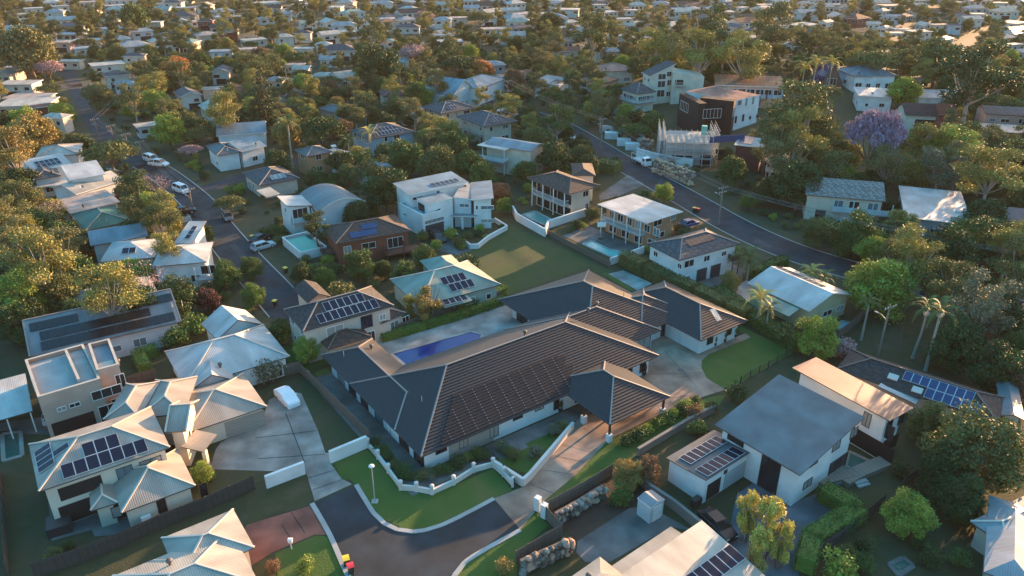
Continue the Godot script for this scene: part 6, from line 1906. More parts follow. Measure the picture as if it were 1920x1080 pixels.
	H("house", "blue grey roofed bungalow left of the slim street palms", "house", -52.79, -232.28)
	B(-52.79, -232.28, 0.826, 6.11, 10, 3.24, "hip", 22, "grey", "slate_metal", {"cap": "cap"})
	WA("FLR", 1, 208)
	RV("F", 2, 1.2, "roof_vent")
	H("house", "grey and white split roof house with white corner wall", "house", -71.26, -186.53)
	B(-71.26, -186.53, 0.595, 5.85, 10, 4.04, "hip", 20, "white", "slate_metal", {"cap": "cap"})
	WA("FLR", 1, 209)
	RV("F", 3, 1.2, "vent_pipe")
	H("house", "low teal grey metal roof with rusty ridge at middle left", "house", -73.09, -207.03)
	B(-73.09, -207.03, 0.287, 12.76, 12, 3.84, "gable", 16, "white", "blue_metal", {"fm": "trim"})
	WA("FLR", 1, 210)
	RV("F", 4, 1.2, "dish")
	H("house", "pale blue long roofed house right of the split roof house", "house", -67.56, -189.98)
	B(-67.56, -189.98, 0.872, 7.15, 10, 4.04, "gable", 18, "white", "blue_metal", {"fm": "trim"})
	WA("FLR", 1, 211)
	RV("F", 5, 1.2, "roof_vent")
	H("house", "white upper house of the left cluster with patch of solar", "house", -108.07, -173.23)
	B(-108.07, -173.23, 0.791, 8.15, 12, 4.64, "gable", 12, "white", "white_metal", {"fm": "trim"})
	WA("FLR", 1, 212)
	SP("F", 1.5, 1, 5, 2)
	RV("F", 2, 1.2, "vent_pipe")
	H("house", "topmost white gambrel roof of the left cluster", "house", -108.83, -181.72)
	B(-108.83, -181.72, 0.352, 9.15, 10, 5.04, "hip", 16, "white", "cream_metal", {"cap": "cap"})
	WA("FLR", 1, 213)
	RV("F", 3, 1.2, "dish")
	H("house", "grey hip roofed house in the left cluster with solar patches", "house", -105.13, -167.42)
	B(-105.13, -167.42, 0.629, 5.51, 11, 4.24, "hip", 20, "ltgrey", "grey_tile", {"cap": "cap"})
	WA("FLR", 1, 214)
	SP("F", 1.5, 1, 5, 2)
	RV("F", 4, 1.2, "roof_vent")
	H("house", "tall white box house in the left cluster beside the carport", "house", -92.8, -161.56)
	B(-92.8, -161.56, 0.633, 7.11, 9, 6.04, "skF", 6, "white", "white_metal", {"fm": "trim"})
	WA("FLR", 2, 215)
	RV("F", 5, 1.2, "vent_pipe")
	H("house", "white cottage with three front windows in the left cluster", "house", -91.38, -159.7)
	B(-91.38, -159.7, 1.037, 11.33, 9, 4.04, "gable", 17, "white", "cream_metal", {"fm": "trim"})
	WA("FLR", 1, 216)
	RV("F", 2, 1.2, "dish")
	H("house", "long low white roof below the left cluster", "house", -86.93, -150.43)
	B(-86.93, -150.43, 0.770, 9.67, 8, 3.04, "skF", 5, "white", "pink_metal", {"fm": "trim"})
	WA("FLR", 1, 217)
	RV("F", 3, 1.2, "roof_vent")
	H("house", "long house with deep green metal roof at left", "house", -78.69, -139.09)
	B(-78.69, -139.09, 0.687, 8.01, 11, 4.04, "hip", 20, "cream", "teal_metal", {"cap": "cap"})
	WA("FLR", 1, 218)
	RV("F", 4, 1.2, "vent_pipe")
	H("house", "brown cottage behind the norfolk pine in shade", "house", -72.26, -254.39)
	B(-72.26, -254.39, 0.597, 7.08, 9, 3.44, "hip", 22, "grey", "brown_tile", {"cap": "cap"})
	WA("FLR", 1, 219)
	RV("F", 5, 1.2, "dish")
	H("house", "blue roofed villa at right behind golden palms", "house", 115.32, -257.22)
	B(115.32, -257.22, 0.079, 14.16, 13, 4.34, "hip", 22, "white", "blue_metal", {"cap": "cap"})
	WA("FLR", 1, 220)
	RV("F", 2, 1.2, "roof_vent")
	H("house", "long pale roofed house above the maroon roofed house", "house", 129.18, -236.9)
	B(129.18, -236.9, -0.085, 14.95, 9, 3.84, "skF", 4, "white", "steel_metal", {"fm": "trim"})
	WA("FLR", 1, 221)
	RV("F", 3, 1.2, "vent_pipe")
	H("house", "white roofed house hidden behind the tall hillside gum", "house", 109.43, -236.37)
	B(109.43, -236.37, -0.238, 10.17, 10, 4.04, "skF", 4, "white", "white_metal", {"fm": "trim"})
	WA("FLR", 1, 222)
	RV("F", 4, 1.2, "dish")
	H("carport", "open white carport in front of the left cluster", "carport", -102.06, -164.43)
	B(-102.06, -164.43, 0.376, 7.12, 6, 2.84, "flat", 0, "white", "white_metal", {"walls": false, "fm": "trim"})
	for q in 4: P("post", (-1 if q % 2 else 1) * (bk.w / 2 - .3), 1.4, (-1 if q < 2 else 1) * (bk.d / 2 - .3), .14, 2.8, .14, "white")
	H("house", "white house with blue back roof and dark solar squares by golden tree", "house", -71.48, -130.4)
	B(-71.48, -130.4, 0.510, 9.42, 8, 4.24, "gable", 18, "white", "blue_metal")
	B(-65.53, -123.06, 0.223, 8.61, 9, 4.24, "hip", 18, "white", "white_metal")
	SP("F", 3.2, 1.5, 2, 2, 1.1, 1.5)
	SP("F", 9.5, 1.5, 1, 2, 1.1, 1.5)
	B(-55.84, -120.75, 0.217, 8.58, 9, 4.44, "hip", 16, "white", "white_metal")
	V("F", 6, 11, 1.9, 1.6, 4.2, "white", "bars", true)
	SP("F", 8, 1, 3, 1, 1.1, 1.6)
	W("F", 8, 2.2, 2.4, 1.6, "glass")
	WA("F", 1, 301)
	B(-57.55, -128.69, -0.000, 3.21, 8, 4.64, "skF", 8, "white", "white_metal")
	SP("F", 1.4, 1.5, 3, 3, 1, 1.5)
	H("house", "dark purple A-frame house among golden palms at upper right", "house", 103.51, -258.56)
	B(103.51, -258.56, -0.012, 7.43, 9, 0.84, "gablez", 58, "brown", "panel_blue", {"ov": 0.2})
	W("F", 3.5, 0.4, 3, 2.4, "glass")

func part_2() -> void:
	FH(-333, -559, 0.27, 11.1, 8.9, 4.4, "wsg", 0, 0, 20)
	FH(-278.6, -503.9, 0.63, 11.2, 6.5, 4.4, "wpf", 0, 0, 20)
	FH(-271.2, -548.2, 0.05, 14.6, 11.5, 3.2, "wwh", 0, 0, 20)
	FH(-252.9, -542.9, 0.12, 18, 11.3, 4.4, "gpf", 0, 2, 0)
	FH(-237.5, -548.2, 0.57, 15.8, 10.4, 4.4, "wwf", 2, 2, 0)
	FH(-226.5, -562.4, 0.05, 16.2, 9, 4.4, "tof", 0, 2, 0)
	FH(-189.3, -505.7, 0.05, 9, 10, 4.4, "wwz", 0, 2, 0)
	FH(-169, -478, 0.67, 11.7, 7.8, 4.4, "wsh", 2, 2, 0)
	FH(-157.2, -525.6, 0.72, 15.2, 10.2, 4.4, "gwf", 0, 2, 0)
	FH(-136.8, -532.6, 0.13, 9.4, 5.9, 3.2, "wnh", 0, 1, 2)
	FH(-127.5, -555.7, 0.66, 9.8, 7.5, 4.4, "wwh", 0, 2, 2)
	FH(-109.2, -499.4, -0.05, 12.2, 9.7, 4.4, "wwf", 0, 1, 2)
	FH(-254, -490.6, 0.11, 13.1, 9.3, 4.4, "wsh", 2, 0, 20)
	FH(-265.3, -474, 0.26, 10.6, 7.6, 4.4, "wsh", 1, 0, 20)
	FH(-218.3, -443.6, 0.08, 8.9, 5.5, 3.2, "cth", 2, 2, 0)
	FH(-189, -427.8, 0.11, 9.6, 5.7, 4.4, "wwf", 1, 2, 0)
	FH(-174.5, -427.8, 0.57, 9, 10, 4.4, "wsz", 1, 2, 0)
	FH(-208.3, -488.1, 0.03, 9.8, 7.5, 4.4, "wtg", 0, 2, 0)
	FH(-162.9, -431.8, 0.16, 8.7, 5.6, 4.4, "rnh", 0, 2, 0)
	FH(-137, -453.1, 0.58, 9.1, 5.6, 3.2, "wsh", 0, 0, 0)
	FH(-129.9, -463.7, 0.21, 9.3, 5.3, 4.4, "wsg", 0, 2, 1)
	FH(-107, -424.5, 0.58, 9.5, 5.9, 4.4, "wtg", 0, 1, 2)
	FH(-98.3, -438, 0.60, 8.8, 10, 3.2, "wwz", 4, 1, 2)
	FH(-268.5, -448.7, 0.58, 12, 9, 3.2, "gsf", 0, 4, 20)
	FH(-201.4, -360, 0.02, 9, 7.1, 4.4, "ppf", 0, 2, 6)
	FH(-186.5, -350.7, 0.71, 11.1, 6.5, 3.2, "wsf", 0, 2, 6)
	FH(-168.6, -356.7, 0.65, 13.7, 9.7, 3.2, "wsh", 1, 2, 0)
	FH(-162.5, -371.4, 0.66, 10.1, 7.8, 3.2, "wwh", 0, 2, 0)
	FH(-151.9, -371.4, 0.69, 8.4, 6.3, 3.2, "pph", 0, 2, 0)
	FH(-147.9, -390.1, 0.64, 9.7, 7, 3.2, "tph", 0, 2, 0)
	FH(-136.9, -388.9, 0.60, 8.8, 4.9, 4.4, "rsh", 0, 2, 0)
	FH(-106.3, -375, 0.53, 8.5, 6.4, 4.4, "wwh", 0, 2, 1)
	FH(-100.2, -387.3, 0.05, 8.7, 6, 4.4, "wdh", 0, 2, 1)
	FH(-87.5, -383.5, 0.69, 9.5, 7.1, 4.4, "wwg", 3, 1, 2)
	FH(-85.1, -398.6, 0.53, 7.2, 4.1, 3.2, "wwg", 2, 1, 2)
	FH(-90.9, -348.9, -0.04, 8.7, 5.3, 3.2, "wwf", 1, 2, 1)
	FH(-82.7, -352, 0.09, 7.2, 5.3, 4.4, "wwh", 0, 1, 2)
	FH(-187.9, -307.4, 0.13, 13.3, 9, 3.2, "nwf", 0, 1, 6)
	FH(-186, -292.1, -0.08, 7, 10, 3.2, "wwz", 0, 1, 6)
	FH(-175.9, -317.4, 0.02, 8.7, 4.9, 3.2, "cpf", 0, 2, 6)
	FH(-158.8, -311, 0.61, 12.1, 8.7, 3.2, "wwf", 0, 2, 6)
	FH(-152.7, -322.4, 0.20, 8.8, 5, 4.4, "wdh", 0, 1, 0)
	FH(-121.4, -334.5, 0.17, 9.9, 6, 4.4, "gbf", 0, 0, 0)
	FH(-115.1, -347.5, 0.24, 7.9, 5.2, 3.2, "ppf", 0, 2, 1)
	FH(-133.6, -331.6, 0.20, 7, 4.8, 3.2, "wth", 0, 2, 0)
	FH(-84.6, -309.2, 0.13, 7.8, 4.3, 3.2, "cpf", 0, 2, 1)
	FH(-74.4, -322.4, 0.10, 7.3, 5.9, 3.2, "gsg", 0, 1, 2)
	FH(-79.7, -300.4, -0.09, 7, 5.5, 3.2, "wwg", 0, 2, 1)
	FH(-167.6, -267.5, 0.06, 11.7, 8, 4.4, "wwf", 0, 1, 6)
	FH(-156, -251.8, -0.07, 13.4, 9.1, 3.2, "cpf", 0, 1, 6)
	FH(-148.3, -237.7, 0.18, 14.9, 11.6, 4.4, "cwf", 0, 1, 6)
	FH(-141.8, -282.6, 0.61, 8.4, 6.6, 4.4, "wdh", 0, 0, 6)
	FH(-131.4, -266.7, 0.10, 7, 4.1, 4.4, "gbh", 0, 0, 6)
	FH(-106.5, -290.5, 0.16, 7, 10, 4.4, "wgz", 0, 0, 0)
	FH(-76, -276.6, 0.08, 7.6, 4.4, 3.2, "gph", 0, 0, 1)
	FH(-68.4, -287.3, 0.05, 7.9, 4.9, 3.2, "wwh", 0, 0, 1)
	FH(-81.7, -272.3, -0.12, 7, 5.4, 4.4, "wsh", 0, 2, 1)
	FH(-129.7, -219.1, -0.14, 7.7, 4.8, 4.4, "wwh", 0, 3, 6)
	FH(-140.7, -232.7, 0.69, 7, 5, 4.4, "rrf", 0, 3, 6)
	FH(-103.8, -249.8, 0.57, 7, 10, 4.4, "wgz", 0, 3, 0)
	FH(-101.1, -264, 0.26, 7, 5.2, 3.2, "wpf", 0, 0, 0)
	FH(-102, -214.8, 0.61, 7, 5, 3.2, "gwf", 0, 3, 0)
	FH(-83.4, -222.4, 0.61, 7, 3.9, 3.2, "wwf", 0, 3, 1)
	FH(-90.7, -236, 0.63, 7, 10, 3.2, "wwz", 0, 1, 1)
	FH(-109.1, -553.5, -0.00, 7.4, 5.7, 4.4, "wwg", 0, 2, 2)
	FH(-81.6, -520.8, 0.16, 12.7, 7.9, 4.4, "wsh", 2, 1, 12)
	FH(-89.7, -532.6, 0.58, 7.1, 4.4, 3.2, "wsg", 0, 2, 2)
	FH(-61.9, -488.1, -0.15, 11.9, 8.6, 4.4, "wwh", 0, 1, 12)
	FH(-92.1, -471.5, 0.66, 13.7, 8.2, 4.4, "wth", 0, 2, 2)
	FH(-65.6, -426.5, 0.65, 11.5, 8.9, 4.4, "toh", 0, 2, 2)
	FH(-76.7, -434.6, -0.15, 10.7, 6.4, 4.4, "gpf", 0, 2, 2)
	FH(-53.8, -417.4, 0.08, 13.1, 8.3, 3.2, "wdh", 0, 2, 2)
	FH(-58.6, -448.7, 0.68, 10, 7.7, 3.2, "wsh", 1, 1, 12)
	FH(-37.2, -438, 0.03, 9.8, 7.2, 4.4, "wsh", 0, 2, 12)
	FH(-29.2, -447.2, 0.13, 10, 5.7, 4.4, "tpf", 0, 2, 12)
	FH(-35.5, -380.2, 0.62, 7, 5.1, 4.4, "wsf", 0, 1, 12)
	FH(-57.8, -369.9, 0.18, 7, 4.2, 3.2, "wth", 0, 1, 2)
	FH(-62.3, -367.9, 0.27, 7, 10, 4.4, "wwz", 1, 1, 2)
	FH(-78.9, -400.4, -0.16, 9.9, 7.6, 3.2, "gsf", 0, 1, 2)
	FH(1.7, -520.8, 0.66, 12.7, 9.4, 4.4, "wwh", 0, 1, 22)
	FH(-1.6, -493.2, 0.27, 12.1, 6.6, 3.2, "wwg", 0, 1, 22)
	FH(-9.4, -546, 0.28, 9.7, 6.6, 3.2, "wsg", 0, 1, 22)
	FH(16.8, -556.8, -0.01, 13.6, 7.8, 4.4, "cpf", 0, 0, 22)
	FH(31.4, -437.3, 0.70, 8.8, 5.1, 3.2, "wwh", 0, 0, 9)
	FH(62, -452.3, 0.13, 9.1, 6.7, 3.2, "wsf", 0, 0, 9)
	FH(72.6, -493.2, 0.01, 9.9, 5.4, 3.2, "wwf", 2, 0, 9)
	FH(50.1, -386.9, 0.19, 9.6, 6.8, 3.2, "wwf", 0, 0, 17)
	FH(22.5, -340, 0.23, 10.8, 7.4, 3.2, "wrg", 0, 2, 17)
	FH(32.3, -340.2, 0.67, 7, 4, 4.4, "ctg", 0, 0, 17)
	FH(35.6, -328.9, 0.68, 8.2, 10, 4.4, "wnz", 0, 0, 17)
	FH(41.9, -323.9, 0.16, 8.8, 5.5, 4.4, "wbh", 0, 2, 3)
	FH(-24.7, -495, 0.05, 9.9, 7.5, 4.4, "wsg", 0, 2, 12)
	FH(-12.7, -447.2, 0.23, 9, 5.5, 4.4, "wph", 0, 0, 12)
	FH(27.1, -522.7, 0.26, 9.3, 5.2, 4.4, "wsh", 0, 0, 22)
	FH(55.3, -522.7, 0.08, 9.3, 5.3, 3.2, "wpf", 0, 0, 9)
	FH(96.6, -532.6, -0.07, 10.6, 6.4, 3.2, "wsh", 2, 0, 9)
	FH(150.5, -450.9, 0.15, 9.1, 5.8, 3.2, "wwh", 0, 2, 10)
	FH(153.5, -427.8, 0.53, 15.3, 11.3, 3.2, "wsf", 1, 2, 10)
	FH(132.2, -411.5, 0.71, 12.9, 7.8, 4.4, "cpf", 0, 2, 10)
	FH(106.8, -423.7, 0.72, 13.3, 8, 4.4, "wtg", 0, 2, 4)
	FH(113.4, -408.3, 0.55, 7.3, 10, 4.4, "wgz", 0, 1, 10)
	FH(118.9, -393.3, 0.55, 10.6, 6.9, 4.4, "wdh", 0, 1, 10)
	FH(123.6, -382.1, -0.15, 9.5, 7.4, 3.2, "gdh", 0, 1, 10)
	FH(123, -353.7, -0.07, 9, 10, 3.2, "wwz", 0, 1, 10)
	FH(165.6, -427.8, 0.68, 7.7, 5.1, 4.4, "wwg", 1, 2, 10)
	FH(185.3, -463.7, 0.02, 9, 10, 3.2, "wsz", 2, 2, 10)
	FH(188.4, -445.1, 0.61, 12.9, 10.1, 4.4, "rrh", 0, 0, 10)
	FH(217.4, -479.7, 0.64, 8.5, 6.3, 4.4, "wsh", 2, 0, 10)
	FH(211.5, -452.3, -0.17, 8.1, 4.8, 4.4, "gsg", 0, 1, 13)
	FH(187.6, -421.2, -0.09, 7, 4.6, 4.4, "wwg", 0, 0, 10)
	FH(191.2, -414.9, 0.71, 8.4, 5.4, 3.2, "wsh", 0, 1, 13)
	FH(197.4, -410.5, -0.07, 8.3, 5.5, 3.2, "wsf", 0, 1, 13)
	FH(198.2, -393.3, 0.15, 10.6, 7.3, 4.4, "wwf", 1, 1, 13)
	FH(183.9, -387.4, -0.08, 7, 5.4, 4.4, "wwf", 2, 1, 13)
	FH(220, -418.1, 0.13, 9.4, 6.6, 4.4, "cgf", 0, 1, 13)
	FH(225.5, -413.6, -0.14, 7.4, 4.2, 4.4, "gdh", 0, 1, 13)
	FH(216.8, -424.5, 0.10, 7, 10, 3.2, "wwz", 0, 1, 13)
	FH(264.9, -463.7, -0.14, 7.2, 5.7, 4.4, "wsf", 1, 2, 13)
	FH(206.8, -524.6, 0.09, 9.3, 5.9, 3.2, "tpf", 0, 2, 10)
	FH(293.4, -539.8, 0.68, 8.4, 5.9, 3.2, "wsf", 2, 2, 13)
	FH(190, -353.3, -0.01, 11.2, 6.2, 3.2, "poh", 0, 1, 13)
	FH(244.6, -394.6, 0.64, 9.8, 6.5, 3.2, "pph", 0, 0, 13)
	FH(221.3, -352, 0.14, 7.2, 4.7, 4.4, "wwf", 0, 0, 13)
	FH(153.8, -368.2, 0.59, 7.5, 4.1, 4.4, "wpf", 0, 0, 10)
	FH(177.4, -385, 0.02, 7, 4.1, 3.2, "wsh", 1, 0, 10)
	FH(139.8, -496.7, 0.68, 7.7, 5, 4.4, "wsf", 2, 2, 10)
	FH(147.6, -486.4, 0.01, 7.6, 4.9, 3.2, "wsg", 3, 2, 10)
	FH(108.4, -490.6, 0.61, 8.7, 4.9, 4.4, "wsh", 0, 2, 4)
	FH(187.4, -522.7, -0.02, 8.1, 5.3, 4.4, "wph", 1, 2, 10)
	FH(311.7, -522.7, -0.11, 10.4, 6, 4.4, "wsf", 0, 1, 21)
	FH(260.8, -522.7, 0.01, 8.1, 6.4, 3.2, "wph", 0, 2, 13)
	FH(241.2, -542.9, 0.58, 8.4, 5.9, 4.4, "wsh", 3, 0, 10)
	FH(141.7, -542.9, 0.60, 8.4, 6.3, 3.2, "wsh", 0, 2, 10)
	FH(-247.6, -418.7, 0.56, 13.2, 8.2, 3.2, "wdh", 0, 4, 20)
	FH(249.1, -441.9, 0.16, 11.3, 6.9, 4.4, "wwg", 0, 2, 13)
	FH(-288.5, -492.6, 0.55, 10.5, 6.2, 4.4, "wwf", 2, 0, 20)
	FH(54.2, -619.9, 0.05, 15.7, 9.6, 4.4, "wnh", 0, 0, 22)
	FH(263.7, -426.7, 0.61, 13.5, 10.1, 4.4, "wwf", 0, 4, 21)
	FH(-232.3, -623.1, 0.62, 13.3, 7.4, 4.4, "gsh", 2, 2, 0)
	FH(-154, -600, 0.08, 14.9, 9.6, 4.4, "gsh", 2, 1, 2)
	FH(-311.7, -576.1, 0.67, 14.3, 10, 4.4, "gbh", 2, 0, 20)
	FH(-132.7, -485.9, 0.61, 14.8, 9.5, 3.2, "wph", 0, 2, 1)
	FH(9.8, -615.1, 0.69, 11, 8.2, 3.2, "wdh", 0, 4, 22)
	FH(-8.7, -588.3, 0.58, 10.2, 7.2, 4.4, "wnh", 0, 1, 22)
	FH(-106.4, -524.4, -0.15, 13, 8.2, 4.4, "tph", 0, 2, 2)
	FH(-335.1, -616.6, 0.69, 11.6, 8.1, 4.4, "wnh", 0, 0, 20)
	FH(191, -617.9, 0.23, 11.9, 8.9, 3.2, "gbh", 0, 2, 10)
	FH(140, -302.3, -0.02, 11.7, 7.4, 4.4, "wwf", 0, 2, 14)
	FH(-73.4, -338.4, 0.14, 15.6, 10.5, 4.4, "wdh", 0, 1, 2)
	FH(222.3, -620, 0.63, 10.8, 7.4, 4.4, "wph", 2, 2, 10)
	FH(285.9, -504.7, 0.11, 13, 8.4, 3.2, "gsh", 1, 2, 13)
	FH(32.8, -487.3, -0.13, 15.3, 9.6, 4.4, "wwf", 0, 2, 9)
	FH(220.1, -339.4, 0.12, 10.9, 7, 3.2, "gsh", 0, 0, 16)
	FH(125.2, -588.6, 0.57, 10.1, 7.6, 3.2, "gbh", 0, 2, 4)
	FH(-169.4, -578, -0.11, 10.9, 6.5, 3.2, "wsg", 2, 2, 0)
	FH(86.1, -315.9, -0.12, 13.1, 7.6, 4.4, "gbh", 0, 1, 4)
	FH(245.2, -484.7, -0.01, 15.7, 10.5, 3.2, "wnh", 0, 1, 13)
	FH(-125.6, -584.8, 0.73, 10.3, 6, 4.4, "wsh", 0, 2, 2)
	FH(22.5, -447.3, 0.16, 15.7, 11.1, 4.4, "gbh", 0, 0, 9)
	FH(315.5, -631.3, 0.05, 13.7, 8.7, 4.4, "gsh", 2, 2, 13)
	FH(-8.7, -307.5, 0.24, 11.9, 6.9, 3.2, "gsh", 0, 2, 11)
	FH(-127.5, -605.3, 0.06, 11.6, 8.7, 3.2, "gsh", 0, 2, 2)
	FH(-187.5, -464.4, 0.17, 15.7, 12.5, 3.2, "wdh", 1, 2, 0)
	FH(34.2, -590.2, -0.04, 10.2, 7.2, 3.2, "wsg", 0, 0, 22)
	FH(281.6, -609.1, 0.07, 13.1, 9.9, 3.2, "gsh", 0, 1, 13)
	FH(1.7, -455.9, 0.66, 13.8, 9.7, 3.2, "gbh", 0, 4, 22)
	FH(248, -364.1, -0.02, 15.1, 9, 3.2, "wph", 2, 4, 21)
	FH(-331.5, -519.1, 0.06, 10.2, 6, 3.2, "cth", 0, 1, 20)
	FH(335.1, -521.2, -0.02, 10.5, 7.7, 4.4, "wwg", 0, 0, 21)
	FH(95.2, -570.5, -0.07, 15.4, 11.4, 3.2, "wsh", 1, 0, 9)
	FH(99.7, -477, 0.21, 14.8, 9.6, 4.4, "wwg", 0, 2, 4)
	FH(299.4, -572.2, 0.17, 12.6, 7.9, 3.2, "wnh", 0, 2, 13)
	FH(-46.2, -309.6, 0.11, 12.4, 8, 4.4, "wwg", 0, 3, 2)
	FH(-180.8, -393.6, 0.68, 10.8, 6, 4.4, "gsh", 1, 2, 0)
	FH(64.4, -417, 0.64, 13.6, 9, 4.4, "tph", 0, 2, 3)
	FH(-86.2, -416.5, 0.18, 13.3, 7.9, 4.4, "gsh", 1, 1, 2)
	FH(252.8, -632.7, 0.05, 14.4, 9.2, 4.4, "wwg", 2, 2, 10)
	FH(-146, -359.1, -0.17, 11.5, 7.8, 4.4, "cth", 1, 2, 0)
	FH(169.4, -469.6, 0.16, 12, 9.3, 4.4, "wsg", 1, 2, 10)
	FH(55, -484.2, 0.66, 15.4, 8.7, 3.2, "wwf", 1, 0, 9)
	FH(-278, -595.5, -0.04, 13.1, 9.7, 3.2, "tph", 0, 0, 20)
	FH(-184.4, -376.1, 0.60, 10.8, 8, 3.2, "gbh", 0, 1, 0)
	FH(30.9, -393.4, 0.19, 12, 9.2, 4.4, "wsg", 0, 0, 9)
	FH(201.7, -376, 0.70, 10.3, 6.1, 3.2, "wph", 0, 1, 13)
	FH(200.6, -545.8, 0.64, 13, 9.9, 4.4, "wsg", 4, 2, 10)
	FH(331.7, -630.5, 0.18, 10.4, 8, 4.4, "wdh", 2, 1, 21)
	FH(3.3, -431.7, 0.15, 13.1, 8, 4.4, "cth", 0, 1, 9)
	FH(287.9, -477.5, 0.10, 14.2, 9.6, 4.4, "cth", 0, 4, 21)
	FH(182.5, -326.3, 0.69, 11.2, 7.3, 4.4, "tph", 0, 1, 16)
	FH(-301.1, -593.4, 0.10, 12.7, 9.8, 3.2, "wwg", 0, 0, 20)
	FH(-150.7, -567.7, -0.08, 10.7, 8, 4.4, "gsh", 3, 1, 2)
	FH(65.6, -320.6, 0.60, 12.2, 9.4, 4.4, "cth", 0, 2, 3)
	FH(344.4, -565.3, 0.20, 12.4, 9.6, 3.2, "tph", 0, 1, 21)
	FH(156.7, -563.9, 0.64, 16, 10.4, 3.2, "wwf", 0, 2, 10)
	FH(-216.2, -524.7, 0.03, 11.9, 7.6, 4.4, "wdh", 2, 2, 0)
	FH(-321.9, -490.2, 0.07, 12, 7.9, 3.2, "gbh", 0, 1, 20)
	FH(335.9, -539.5, 0.56, 10.7, 6.7, 3.2, "wph", 1, 4, 21)
	FH(-120.6, -375.1, 0.67, 10.8, 8.6, 3.2, "wwf", 2, 2, 1)
	FH(87.2, -351.1, 0.55, 15.7, 11.5, 3.2, "wwf", 0, 2, 4)
	FH(331.4, -589.2, 0.19, 13.4, 9.5, 4.4, "wdh", 1, 1, 21)
	FH(-361, -609.6, 0.16, 14.1, 7.9, 4.4, "wwf", 1, 0, 20)
	FH(-348.3, -634.3, -0.09, 11.6, 6.4, 3.2, "gbh", 1, 0, 20)
	FH(-213.5, -348.9, 0.56, 15.2, 10.3, 4.4, "tph", 0, 2, 6)

